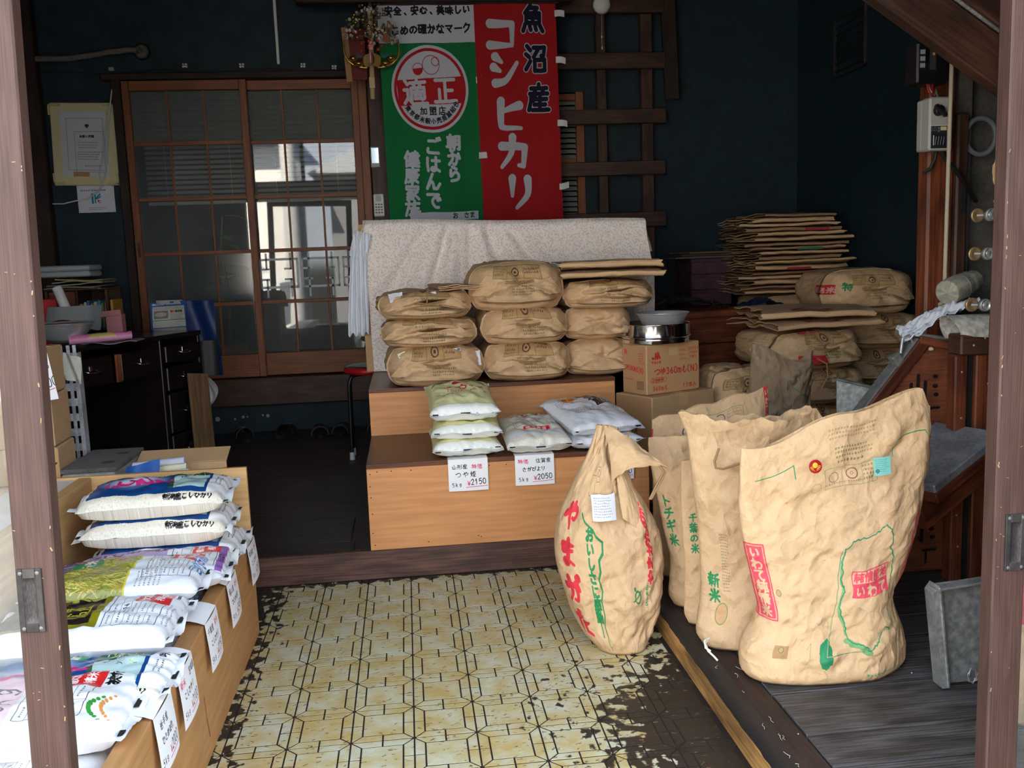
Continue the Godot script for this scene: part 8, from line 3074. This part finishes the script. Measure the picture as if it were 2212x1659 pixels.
func cartons_left():
	var ink := rgb(60, 52, 50)
	var kr := rgb(196, 154, 96)
	var words := ["そうめん", "うどん", "", ""]
	var lab := ["lowest brown noodle carton of the stack at the counter's left end", "second carton from the floor in the stack at the counter's left end", "third carton up in the stack behind the left door post", "top carton of the stack behind the left door post, carrying a price card"]
	var top := 0.107
	for i in 4:
		var c := Cv.plain(256, 192, kr)
		if i == 0:
			c.text("そうめん", Vector2(120, 100), 34, 5, rgb(44, 50, 90), false, -0.1, 0.95, 0.4)
		elif i == 1:
			c.text("うどん", Vector2(170, 70), 30, 7, rgb(40, 30, 26), false, -0.1, 0.9, 0.4)
			c.small_print(180, 150, 60, 1, 14, rgb(150, 110, 60), 4)
		elif i == 2:
			c.small_print(150, 90, 90, 1, 26, ink, 5)
			c.small_print(130, 140, 110, 1, 26, ink, 6)
			c.text("ゆで", Vector2(150, 6), 30, 6, ink)
		else:
			c.small_print(170, 60, 70, 2, 30, ink, 7)
			c.frame(190, 110, 60, 50, 3, ink)
		var h: float = [0.365, 0.115, 0.16, 0.145][i]
		carton("noodle_carton", lab[i], "carton", V(-1.215 + [0.03, 0.0, -0.005, -0.01][i], top, 0.12), 0.05, 0.27, h, 0.18, c.tex(), null, "noodle cartons at the counter's left end")
		top += h + 0.0025
	# its price card
	var c := Cv.plain(220, 256, rgb(234, 235, 240))
	c.text("こまち", Vector2(90, 60), 42, 5, rgb(30, 30, 34), false, -0.15, 0.95, 0.4)
	c.text("¥", Vector2(64, 158), 34, 5, rgb(214, 40, 90))
	c.text("1000", Vector2(92, 140), 58, 5, rgb(30, 30, 34), false, -0.12, 0.85)
	c.line(Vector2(66, 220), Vector2(214, 194), 4, rgb(214, 40, 90))
	var o := thing("price_card", "price card reading 1000 hung on the cartons behind the left door post", "price card", V(-1.05, 0.75, 0.23))
	var b := MB.new()
	b.sheet(5, 6, func(u: float, v: float): return V(-1.15 + u * 0.105 - (1 - u) * 0.0 - v * 0.025 * u, 0.735 + v * 0.14 + u * 0.012, 0.222 + (1 - v) * 0.014 + 0.004 * sin(u * 4.0)), 0.0008)
	part(o, "card", b, mat(Color.WHITE, 0.8, 0, c.tex()))
	# slotted steel angle
	o = thing("slotted_angle", "white slotted steel angle post standing beside the desk", "angle post", V(-1.10, 0.107, -0.10))
	b = MB.new()
	var y := 0.1065
	while y < 0.86:
		b.bx(V(-1.118, y, -0.082), V(-1.107, y + 0.052, -0.08), 0.0)
		b.bx(V(-1.098, y, -0.082), V(-1.087, y + 0.052, -0.08), 0.0)
		b.bx(V(-1.107, y, -0.082), V(-1.098, y + 0.026, -0.08), 0.0)
		y += 0.052
	b.bx(V(-1.087, 0.1065, -0.12), V(-1.085, 0.86, -0.08), 0.0)
	y = 0.1065
	while y < 0.86:
		b.bx(V(-1.14, y, -0.0815), V(-1.131, y + 0.052, -0.0805), 0.0)
		b.bx(V(-1.131, y, -0.0815), V(-1.118, y + 0.026, -0.0805), 0.0)
		y += 0.052
	part(o, "angle", b, mat(rgb(196, 198, 202), 0.5, 0.2, T.patchy))
	b = MB.new()
	b.sheet(8, 8, func(u: float, v: float): return V(-1.125 + u * 0.055, 0.775 + v * 0.09 - u * 0.02, -0.06 + 0.012 * sin(u * 8.0 + v * 4.0)), 0.002)
	single("cloth_bundle", "pale crumpled cloth tucked between cartons and the slotted post", "cloth", b, mat(rgb(190, 190, 178), 0.95), V(-1.10, 0.78, -0.05))
	# stained board on a white box
	o = thing("board_box", "white painted box with a stained grey board lid beside the cartons", "box", V(-0.99, 0.107, 0.02))
	b = MB.new()
	b.bx(V(-1.07, 0.1075, -0.10), V(-0.91, 0.50, 0.21), 0.004)
	part(o, "box_body", b, mat(rgb(196, 192, 182), 0.8, 0, T.patchy))
	var bc := Cv.plain(256, 192, rgb(112, 108, 106))
	for q in [[190, 52, 34, 10], [196, 54, 20, 8], [180, 140, 34, 13], [192, 142, 22, 9]]:
		bc.oval(Vector2(q[0], q[1]), q[2], q[3], rgb(70, 62, 58))
	bc.small_print(20, 100, 60, 1, 8, rgb(140, 136, 132), 3)
	b = MB.new()
	b.bx(V(-1.078, 0.50, -0.12), V(-0.905, 0.515, 0.20), 0.003)
	part(o, "lid_board", b, mat(rgb(112, 108, 106), 0.7, 0, T.patchy))
	b = MB.new()
	b.quad(V(-1.076, 0.5156, 0.198), V(-0.907, 0.5156, 0.198), V(-0.907, 0.5156, -0.118), V(-1.076, 0.5156, -0.118))
	part(o, "stained_face", b, mat(Color.WHITE, 0.7, 0, bc.tex()))
	# open carton with rolled papers
	o = thing("open_carton", "open brown carton holding rolled papers behind the counter's end board", "carton", V(-0.82, 0.107, 0.16))
	b = MB.new()
	b.bx(V(-0.90, 0.1075, 0.02), V(-0.60, 0.48, 0.028), 0.001)
	b.bx(V(-0.90, 0.1075, 0.29), V(-0.60, 0.44, 0.298), 0.001)
	b.bx(V(-0.90, 0.1075, 0.028), V(-0.892, 0.46, 0.29), 0.001)
	b.bx(V(-0.608, 0.1075, 0.028), V(-0.60, 0.46, 0.29), 0.001)
	b.bx(V(-0.90, 0.1075, 0.02), V(-0.60, 0.112, 0.298), 0.001)
	part(o, "carton_walls", b, M.card)
	b = MB.new()
	b.beam(V(-0.75, 0.48, 0.02), V(-0.75, 0.51, -0.07), 0.3, 0.004, Vector3.UP, 0.001)
	part(o, "back_flap", b, M.card)
	for i in 4:
		b = MB.new()
		var z: float = 0.09 + i * 0.03
		var yy: float = 0.50 - i * 0.012
		b.tube([V(-0.885, yy - 0.01, z), V(-0.72 + i * 0.012, yy, z)], 0.014 - i * 0.002, 14)
		var rl := single("paper_roll", ["farthest", "second", "third", "nearest"][i] + " rolled paper in the open carton behind the counter", "paper roll", b, mat([rgb(206, 210, 226), rgb(228, 222, 190), rgb(220, 226, 236), rgb(214, 206, 170)][i], 0.7), V(-0.80, yy - 0.02, z), "rolled papers in the open carton")
	b = MB.new()
	b.sheet(8, 6, func(u: float, v: float): return V(-0.88 + u * 0.10, 0.462 + v * 0.05 + u * 0.015, 0.21 + 0.02 * sin(u * 5.0) - v * 0.03), 0.002)
	single("blue_wrapper", "blue wrapper lying in the open carton of rolled papers", "wrapper", b, M.blue_plastic, V(-0.83, 0.46, 0.21))

# ------------------------------------------------------------------ the dark desk and its clutter
func build_desk():
	# local axes: +z is the desk's front, +x its far end
	var yaw := deg_to_rad(64.5)
	var corner := V(-1.045, 0.1055, -1.83)
	var bas := Basis(Vector3.UP, yaw)
	var W := 0.98
	var D := 0.60
	var H := 0.70
	var org := corner + bas * V(-W * 0.5, 0, -D * 0.5)
	var o := thing("writing_desk", "dark lacquered writing desk with metal drawer pulls under the certificate", "desk", org, "", yaw)
	var b := MB.new()
	b.box(V(0, H - 0.012, 0), V(W, 0.024, D), Basis(), 0.004)
	local_part(o, "desk_top", b, M.desk)
	b = MB.new()
	b.box(V(-W * 0.5 + 0.03, (H - 0.024) * 0.5, 0), V(0.045, H - 0.026, D - 0.02), Basis(), 0.003)
	local_part(o, "side_panel", b, M.desk)
	b = MB.new()
	b.box(V(W * 0.5 - 0.012, (H - 0.024) * 0.5, 0), V(0.02, H - 0.026, D - 0.02), Basis(), 0.003)
	local_part(o, "side_panel", b, M.desk)
	b = MB.new()
	b.box(V(W * 0.5 - 0.30, (H - 0.024) * 0.5, 0), V(0.02, H - 0.026, D - 0.03), Basis(), 0.003)
	local_part(o, "pedestal_side", b, M.desk)
	b = MB.new()
	b.box(V(0, (H - 0.024) * 0.5, -D * 0.5 + 0.02), V(W - 0.06, H - 0.03, 0.012), Basis(), 0.002)
	local_part(o, "back_panel", b, M.desk)
	var drawers := [[-0.30, 0.575, 0.28, 0.13], [0.03, 0.575, 0.27, 0.13], [0.335, 0.60, 0.26, 0.085], [0.335, 0.475, 0.26, 0.12], [0.335, 0.30, 0.26, 0.20], [0.335, 0.105, 0.26, 0.17]]
	for d in drawers:
		b = MB.new()
		b.box(V(d[0], d[1], D * 0.5 - 0.012), V(d[2], d[3], 0.02), Basis(), 0.004, 0)
		var dr := local_part(o, "drawer", b, M.desk)
		b = MB.new()
		b.tube([V(d[0] - 0.035, d[1] + 0.008, D * 0.5 + 0.002), V(d[0] - 0.033, d[1] + 0.004, D * 0.5 + 0.02), V(d[0], d[1], D * 0.5 + 0.026), V(d[0] + 0.033, d[1] + 0.004, D * 0.5 + 0.02), V(d[0] + 0.035, d[1] + 0.008, D * 0.5 + 0.002)], 0.004, 8)
		b.box(V(d[0], d[1] + 0.014, D * 0.5 + 0.0), V(0.018, 0.03, 0.004), Basis(), 0.001)
		local_part(dr, "pull_handle", b, M.chrome)
	b = MB.new()
	b.box(V(-0.125, 0.575, D * 0.5 - 0.004), V(0.03, 0.13, 0.012), Basis(), 0.002)
	local_part(o, "worn_divider", b, mat(rgb(160, 88, 50), 0.6, 0, T.wood_dark))
	b = MB.new()
	b.box(V(-W * 0.5 + 0.09, 0.33, D * 0.5 - 0.02), V(0.09, 0.62, 0.02), Basis(), 0.002, 1)
	local_part(o, "front_stile", b, M.desk)
	# pale plank leaning on its far end
	b = MB.new()
	b.beam(V(-1.005, 0.1075, -1.52), V(-1.035, 0.60, -1.62), 0.012, 0.14, V(0.5, 0, -0.9), 0.002)
	single("leaning_plank", "pale bare plank leaning against the desk's end", "plank", b, mat(rgb(140, 110, 78), 0.75, 0, T.wood), V(-1.0, 0.1075, -1.55))
	var place_on := func(px: float, pz: float) -> Vector3: return org + bas * V(px, H, pz)
	# newspaper bags at the far end
	var c := Cv.plain(256, 320, rgb(40, 84, 160))
	c.text("新聞に(ニュースパッケージ)".replace("聞", ""), Vector2(14, 14), 17, 4, rgb(206, 216, 236), false, 0, 0.98)
	c.rect(14, 44, 228, 206, rgb(190, 188, 176))
	c.small_print(22, 56, 210, 2, 14, rgb(150, 70, 70), 3)
	c.rect(24, 86, 96, 76, rgb(120, 116, 112))
	c.oval(Vector2(70, 122), 40, 22, rgb(176, 170, 150))
	for i in 5:
		c.rect(136 + i * 18, 86, 16, 22, [rgb(170, 50, 50), rgb(190, 160, 60), rgb(50, 60, 120), rgb(40, 110, 60), rgb(60, 60, 60)][i])
	c.small_print(136, 122, 96, 5, 13, rgb(90, 90, 90), 5)
	c.rect(14, 176, 228, 8, rgb(60, 140, 120))
	c.small_print(22, 200, 210, 4, 14, rgb(110, 90, 90), 6)
	c.rect(14, 260, 228, 50, rgb(150, 146, 130))
	o = thing("newspaper_bag", "pale blue newspaper collection bag with cream panel on the desk's far end", "paper bag", V(-1.24, 0.806, -2.0))
	b = MB.new()
	b.sheet(10, 10, func(u: float, v: float): return V(-1.345 + u * 0.20, 0.775 + v * 0.175 + 0.008 * u, -2.02 + u * 0.05 + 0.012 * sin(u * 5.0 + v * 3.0) - v * 0.02), 0.02)
	part(o, "bag_face", b, mat(Color.WHITE, 0.6, 0, c.tex()))
	b = MB.new()
	b.sheet(8, 3, func(u: float, v: float): return V(-1.315 + u * 0.15, 0.94 + v * 0.022, -2.04 + u * 0.05 + 0.006 * sin(u * 9.0)), 0.004)
	part(o, "newspaper", b, mat(rgb(170, 170, 168), 0.8))
	o = thing("newspaper_bag", "dark blue newspaper bag hanging beyond the desk's far corner", "paper bag", V(-1.03, 0.55, -1.93))
	b = MB.new()
	b.sheet(10, 14, func(u: float, v: float): return V(-1.13 + u * 0.145 + v * -0.01, 0.545 + v * 0.41, -1.96 + 0.02 * sin(u * 6.0 + v * 4.0)), 0.015)
	part(o, "bag_face", b, mat(rgb(28, 56, 118), 0.5, 0, T.patchy))
	b = MB.new()
	b.sheet(8, 8, func(u: float, v: float): return V(-1.10 + u * 0.11, 0.55 + v * 0.19, -1.935 + 0.008 * sin(u * 6.0)), 0.002)
	part(o, "dark_print", b, mat(rgb(40, 42, 46), 0.5, 0, T.patchy))
	# plastic bag and sticker low behind the plank
	b = MB.new()
	b.sheet(8, 10, func(u: float, v: float): return V(-1.20 + u * 0.07 * sin(v * 2.6 + 0.3), 0.30 + v * 0.17, -2.56 + 0.02 * sin(u * 7.0 + v * 5.0)), 0.002)
	single("plastic_bag", "scrunched white plastic bag hanging behind the leaning plank", "plastic bag", b, M.film, V(-1.17, 0.30, -2.55))
	# bookcase on the desk's back corner
	o = thing("desk_rack", "small brown wooden rack stacked with papers at the back of the desk", "rack", V(-1.72, 0.806, -2.28))
	var z := -2.28
	b = MB.new()
	b.bx(V(-1.93, 0.806, z - 0.12), V(-1.915, 1.03, z + 0.12), 0.002)
	b.bx(V(-1.615, 0.806, z - 0.12), V(-1.60, 1.03, z + 0.12), 0.002)
	b.bx(V(-1.77, 0.9, z - 0.12), V(-1.757, 1.03, z + 0.12), 0.002)
	b.bx(V(-1.93, 0.806, z - 0.12), V(-1.60, 0.815, z + 0.12), 0.002)
	b.bx(V(-1.93, 1.03, z - 0.13), V(-1.59, 1.042, z + 0.13), 0.002)
	b.bx(V(-1.93, 0.806, z - 0.12), V(-1.60, 1.03, z - 0.112), 0.001)
	part(o, "carcass", b, M.brown)
	b = MB.new()
	b.bx(V(-1.91, 0.935, z - 0.10), V(-1.775, 1.025, z + 0.115), 0.002)
	part(o, "drawer_front", b, M.machine)
	var gg := RandomNumberGenerator.new()
	gg.seed = 6
	var cols := [rgb(150, 160, 130), rgb(196, 200, 180), rgb(60, 110, 160), rgb(140, 160, 90), rgb(190, 196, 150), rgb(70, 140, 170), rgb(90, 110, 60), rgb(190, 120, 110), rgb(200, 150, 50)]
	var where := ["first", "second", "third", "fourth", "fifth", "sixth", "seventh", "eighth", "ninth"]
	var tone := ["grey-green", "pale", "blue", "green", "cream", "sky-blue", "dark green", "pink", "orange"]
	for i in 9:
		var x := -1.755 + i * 0.0185
		if i == 8:
			x = -1.594
		b = MB.new()
		b.box(V(x + 0.008, 0.816 + 0.07 + (i % 3) * 0.004, z + 0.02), V(0.014, 0.14 + (i % 3) * 0.008, 0.18), Basis(Vector3.BACK, -0.03 * (i % 2)), 0.002)
		single("document_file", "%s file standing %s in the row on the desk rack" % [tone[i], where[i]], "file", b, mat(cols[i], 0.55), V(x + 0.008, 0.816, z + 0.02), "files standing on the desk rack")
	for i in 5:
		b = MB.new()
		var w := 0.30 - i * 0.012
		b.sheet(10, 8, func(u: float, v: float): return V(-1.78 + (u - 0.5) * w + 0.01 * i, 1.046 + i * 0.011 + 0.006 * sin(u * 4.0 + i * 2.0) + 0.004 * nz.get_noise_2d(u * 4, v * 4 + i * 3), -2.27 + (0.5 - v) * 0.24), 0.006)
		single("paper_bundle", "%s layer of papers on top of the desk rack" % ["lowest", "second", "third", "fourth", "topmost"][i], "papers", b, mat([rgb(150, 140, 110), rgb(120, 112, 96), rgb(168, 158, 120), rgb(150, 150, 148), rgb(176, 166, 100)][i], 0.8), V(-1.78, 1.046 + i * 0.011, -2.27), "papers on the desk rack")
	o = thing("tin_box", "flat silver tin box on top of the papers in the left corner", "tin box", V(-1.76, 1.10, -2.25))
	b = MB.new()
	b.bx(V(-1.95, 1.104, -2.36), V(-1.68, 1.135, -2.16), 0.008)
	part(o, "tin_base", b, M.bowl)
	b = MB.new()
	b.bx(V(-1.953, 1.137, -2.363), V(-1.677, 1.168, -2.157), 0.008)
	part(o, "tin_lid", b, M.bowl)
	# rolls, cards, bowl and magazine in front of it
	var paper_roll := MB.new()
	paper_roll.tube([V(-1.63, 0.925, -1.62), V(-1.685, 1.055, -1.66)], 0.024, 18)
	single("white_roll", "white paper roll leaning on the desk beside the bowl", "roll", paper_roll, M.white_plastic, V(-1.65, 0.92, -1.64))
	b = MB.new()
	b.bx(V(-1.80, 0.807, -1.80), V(-1.72, 1.0, -1.74), 0.004)
	single("red_packet", "red and white packet at the left edge of the desk clutter", "packet", b, mat(rgb(190, 40, 44), 0.5), V(-1.76, 0.93, -1.77))
	b = MB.new()
	b.sheet(14, 10, func(u: float, v: float): return V(-1.72 + u * 0.26, 0.875 + v * 0.09 + 0.03 * sin(u * 5.0) * (1 - v), -1.55 - v * 0.06 + 0.03 * sin(u * 7.0)), 0.003)
	single("crumpled_paper", "heap of crumpled grey papers behind the bowl on the desk", "papers", b, mat(rgb(150, 152, 152), 0.7), V(-1.6, 0.87, -1.56))
	b = MB.new()
	b.bx(V(-1.50, 0.815, -1.83), V(-1.42, 0.91, -1.76), 0.004)
	b.box(V(-1.47, 0.915, -1.76), V(0.10, 0.03, 0.012), Basis(Vector3.BACK, 0.08), 0.004)
	single("pink_card_box", "pale pink card pocket with scalloped red edge on the desk", "card box", b, mat(rgb(196, 130, 136), 0.7), V(-1.46, 0.815, -1.79))
	b = MB.new()
	b.lathe([Vector2(0.0, 0.0), Vector2(0.055, 0.0), Vector2(0.085, 0.02), Vector2(0.115, 0.065), Vector2(0.122, 0.082), Vector2(0.130, 0.084), Vector2(0.129, 0.088), Vector2(0.118, 0.086), Vector2(0.105, 0.06), Vector2(0.08, 0.024), Vector2(0.05, 0.006), Vector2(0.0, 0.005)], 44, Transform3D(Basis(), V(-1.50, 0.82, -1.17)))
	o = thing("steel_bowl", "steel mixing bowl on the desk behind the left door post", "bowl", V(-1.50, 0.82, -1.17))
	part(o, "bowl_shell", b, M.bowl)
	b = MB.new()
	b.lathe([Vector2(0.0, 0.0805), Vector2(0.108, 0.0805), Vector2(0.117, 0.079), Vector2(0.119, 0.07)], 40, Transform3D(Basis(), V(-1.50, 0.822, -1.17)))
	var lidm := part(o, "orange_ring", b, mat(rgb(176, 82, 40), 0.5))
	b = MB.new()
	b.sheet(12, 8, func(u: float, v: float): return V(-1.42 + u * 0.24, 0.812 + 0.006 * sin(u * 9.0), -1.20 + (0.5 - v) * 0.14), 0.003)
	single("magazine", "flat magazine lying on the desk under the pink rolled one", "magazine", b, mat(rgb(150, 130, 150), 0.4), V(-1.3, 0.812, -1.2))
	var mc := Cv.plain(256, 128, rgb(200, 110, 160))
	mc.poly(PackedVector2Array([Vector2(70, 128), Vector2(120, 50), Vector2(190, 128)]), rgb(190, 170, 90))
	mc.rect(0, 0, 256, 30, rgb(216, 150, 190))
	mc.text("よし", Vector2(206, 40), 34, 6, rgb(40, 30, 40), true)
	b = MB.new()
	b.tube([V(-1.46, 0.832, -1.10), V(-1.30, 0.838, -1.16), V(-1.215, 0.84, -1.19)], [0.019, 0.02, 0.018], 18)
	for i in b.t.size():
		b.t[i] = Vector2(b.t[i].x / 0.27, b.t[i].y)
	single("rolled_magazine", "pink and yellow rolled magazine on the desk's front edge", "magazine", b, mat(Color.WHITE, 0.4, 0, mc.tex()), V(-1.33, 0.82, -1.15))
	# something for the desk to stand them on: a second top under the clutter
	b = MB.new()
	b.bx(V(-2.0, 0.107, -2.44), V(-1.55, 0.80, -2.10), 0.004)
	single("side_cabinet", "dark low cabinet in the corner carrying the desk rack", "cabinet", b, M.desk, V(-1.78, 0.107, -2.27))

# ------------------------------------------------------------------ the shop's own sliding doors, pushed open
func build_front():
	front_leaf("door_3", "weathered brown sliding door pushed to the left, brass finger pull", -1.42, -0.535, 1.75, -0.0267, 1)
	front_leaf("door_4", "weathered brown sliding door pushed to the right, brass finger pull", 1.027, 1.92, 1.75, 0.0, 0)

func front_leaf(called: String, label: String, x0: float, x1: float, z: float, lean: float, pull: int):
	var o := thing(called, label, "sliding door", V((x0 + x1) * 0.5, 0.02, z - 0.018))
	o.set_meta("kind", "structure")
	var sh := Basis(Vector3.BACK, lean)
	var at := V(x1, 0.35, z) if pull == 1 else V(x0, 0.35, z)
	var tilt := Transform3D(sh, at) * Transform3D(Basis(), -at)
	for k in 2:
		var a := x0 if k == 0 else x1 - 0.060
		var b := MB.new()
		b.bx(V(a, 0.02, z - 0.036), V(a + 0.060, 1.785, z), 0.003)
		var st := part(o, "stile", b.moved(tilt), M.post)
		if (k == 1) == (pull == 1):
			var g := RandomNumberGenerator.new()
			g.seed = 31 + pull
			b = MB.new()      # chipped varnish: slivers of bare wood
			for i in 26:
				var y := g.randf_range(0.3, 1.3)
				var along := g.randf() < 0.55
				var px := a + (g.randf_range(0.004, 0.05) if not along else (0.056 if pull == 1 else 0.002) + g.randf_range(0, 0.002))
				var s := V(g.randf_range(0.0015, 0.005), g.randf_range(0.0005, 0.0011), 0.0005) if not along else V(g.randf_range(0.0008, 0.002), g.randf_range(0.002, 0.008), 0.0005)
				b.box(V(px, y, z + 0.0001), s, Basis(Vector3.BACK, g.randf_range(-0.4, 0.5)), 0.0)
			part(o, "chipped_varnish", b.moved(tilt), mat(rgb(182, 136, 98), 0.8)).set_meta("kind", "stuff")
			# recessed pull
			var cx := (a + 0.021) if pull == 1 else (a + 0.038)
			var cy := 0.63 if pull == 1 else 0.607
			b = MB.new()
			var w := 0.0185
			var h := 0.051
			b.bx(V(cx - w, cy - h, z - 0.001), V(cx - 0.0095, cy + h, z + 0.0034), 0.0008)
			b.bx(V(cx + 0.0095, cy - h, z - 0.001), V(cx + w, cy + h, z + 0.0034), 0.0008)
			b.bx(V(cx - 0.0095, cy - h, z - 0.001), V(cx + 0.0095, cy - 0.036, z + 0.0034), 0.0008)
			b.bx(V(cx - 0.0095, cy + 0.036, z - 0.001), V(cx + 0.0095, cy + h, z + 0.0034), 0.0008)
			var q := part(o, "pull_plate", b.moved(tilt), M.bronze)
			b = MB.new()
			b.surf(10, 24, func(u: float, v: float):
				var ux := u * 2 - 1
				var vy := v * 2 - 1
				return V(cx + ux * 0.0100, cy + vy * 0.0375, z + 0.0030 - 0.0027 * (1.0 - pow(absf(ux), 3.0)) * (1.0 - pow(absf(vy), 8.0)) ))
			b.smooth()
			part(q, "finger_recess", b.moved(tilt), M.bronze)
			b = MB.new()
			for s in [[-1, -1], [1, -1], [-1, 1], [1, 1]]:
				b.lathe([Vector2(0.0, 0.0006), Vector2(0.0026, 0.0004), Vector2(0.003, 0.0)], 10, Transform3D(Basis(Vector3.RIGHT, PI / 2), V(cx + s[0] * 0.0125, cy + s[1] * 0.0445, z + 0.0034)))
			part(q, "screw", b.moved(tilt), mat(rgb(130, 126, 120), 0.5, 0.5))
	var b := MB.new()
	b.bx(V(x0 + 0.06, 0.02, z - 0.033), V(x1 - 0.06, 0.14, z - 0.003), 0.003)
	part(o, "bottom_rail", b.moved(tilt), M.post)
	b = MB.new()
	b.bx(V(x0 + 0.06, 1.72, z - 0.033), V(x1 - 0.06, 1.785, z - 0.003), 0.003)
	part(o, "top_rail", b.moved(tilt), M.post)
	b = MB.new()
	b.bx(V(x0 + 0.058, 0.138, z - 0.020), V(x1 - 0.058, 1.722, z - 0.017), 0.0)
	part(o, "pane", b.moved(tilt), M.glass)

# ------------------------------------------------------------------ the street, seen only as a reflection in the door panes
func build_street():
	var b := MB.new()
	b.bx(V(-14, -0.35, 1.95), V(14, -0.13, 9.0), 0.0)
	struct("ground", b, mat(rgb(84, 84, 85), 0.9, 0, T.patchy), V(0, -0.2, 5), "grey street in front of the shop", "street")
	b = MB.new()
	b.bx(V(-2.3, -0.35, 1.86), V(2.8, 0.0, 2.15), 0.004)
	struct("trim_12", b, mat(rgb(150, 146, 138), 0.85, 0, T.patchy), V(0, -0.1, 2.0), "stone threshold of the shop", "threshold")
	var o := thing("street_house", "pale house with slate-blue roof across the street, mirrored in the right sliding door", "house", V(-3.0, -0.13, 10.5))
	b = MB.new()
	b.bx(V(-9.0, -0.13, 10.2), V(-2.2, 3.4, 14.0), 0.02)
	part(o, "wall", b, mat(rgb(226, 226, 224), 0.9))
	b = MB.new()
	b.prism(PackedVector2Array([Vector2(-9.4, 3.4), Vector2(-1.8, 3.4), Vector2(-5.6, 5.4)]), 9.9, 14.2)
	part(o, "roof", b, mat(rgb(110, 140, 176), 0.6))
	for x in [-7.6, -5.9, -4.2]:
		b = MB.new()
		b.bx(V(x, 1.5, 10.17), V(x + 0.9, 2.6, 10.22), 0.01)
		var wn := part(o, "window", b, mat(rgb(196, 200, 204), 0.4))
		b = MB.new()
		b.bx(V(x + 0.06, 1.56, 10.15), V(x + 0.84, 2.54, 10.18), 0.0)
		part(wn, "pane", b, mat(rgb(70, 84, 96), 0.1))
	o = thing("street_house", "grey gabled house beyond the pole, mirrored in the right sliding door", "house", V(2.0, -0.13, 11.0))
	b = MB.new()
	b.bx(V(-1.4, -0.13, 11.0), V(4.6, 2.9, 14.5), 0.02)
	part(o, "wall", b, mat(rgb(120, 122, 126), 0.9))
	b = MB.new()
	b.prism(PackedVector2Array([Vector2(-1.8, 2.9), Vector2(5.0, 2.9), Vector2(1.6, 4.6)]), 10.7, 14.8)
	part(o, "roof", b, mat(rgb(150, 156, 164), 0.7))
	b = MB.new()
	b.lathe([Vector2(0.14, -0.13), Vector2(0.12, 7.0), Vector2(0.0, 7.0)], 16, Transform3D(Basis(), V(-1.9, 0, 8.4)))
	single("utility_pole", "concrete utility pole across the street, mirrored in the right sliding door", "pole", b, mat(rgb(176, 178, 180), 0.85), V(-1.9, -0.13, 8.4))
	o = thing("parked_van", "white van parked across the street, mirrored in the right sliding door", "van", V(-3.4, -0.13, 6.6))
	b = MB.new()
	b.prism(PackedVector2Array([Vector2(-4.9, 0.15), Vector2(-1.9, 0.15), Vector2(-1.85, 0.85), Vector2(-2.2, 1.0), Vector2(-2.7, 1.65), Vector2(-4.8, 1.7), Vector2(-4.95, 0.9)]), 5.9, 7.3)
	part(o, "van_body", b, mat(rgb(214, 216, 218), 0.3))
	b = MB.new()
	b.prism(PackedVector2Array([Vector2(-3.6, 1.0), Vector2(-2.4, 1.0), Vector2(-2.85, 1.55), Vector2(-3.6, 1.57)]), 5.88, 5.91)
	part(o, "side_window", b, M.black)
	for x in [-4.3, -2.5]:
		b = MB.new()
		b.lathe([Vector2(0.0, 0.09), Vector2(0.24, 0.09), Vector2(0.30, 0.04), Vector2(0.30, -0.04), Vector2(0.0, -0.09)], 28, Transform3D(Basis(Vector3.RIGHT, -PI / 2), V(x, 0.17, 5.95)))
		part(o, "wheel", b, M.black_matte)
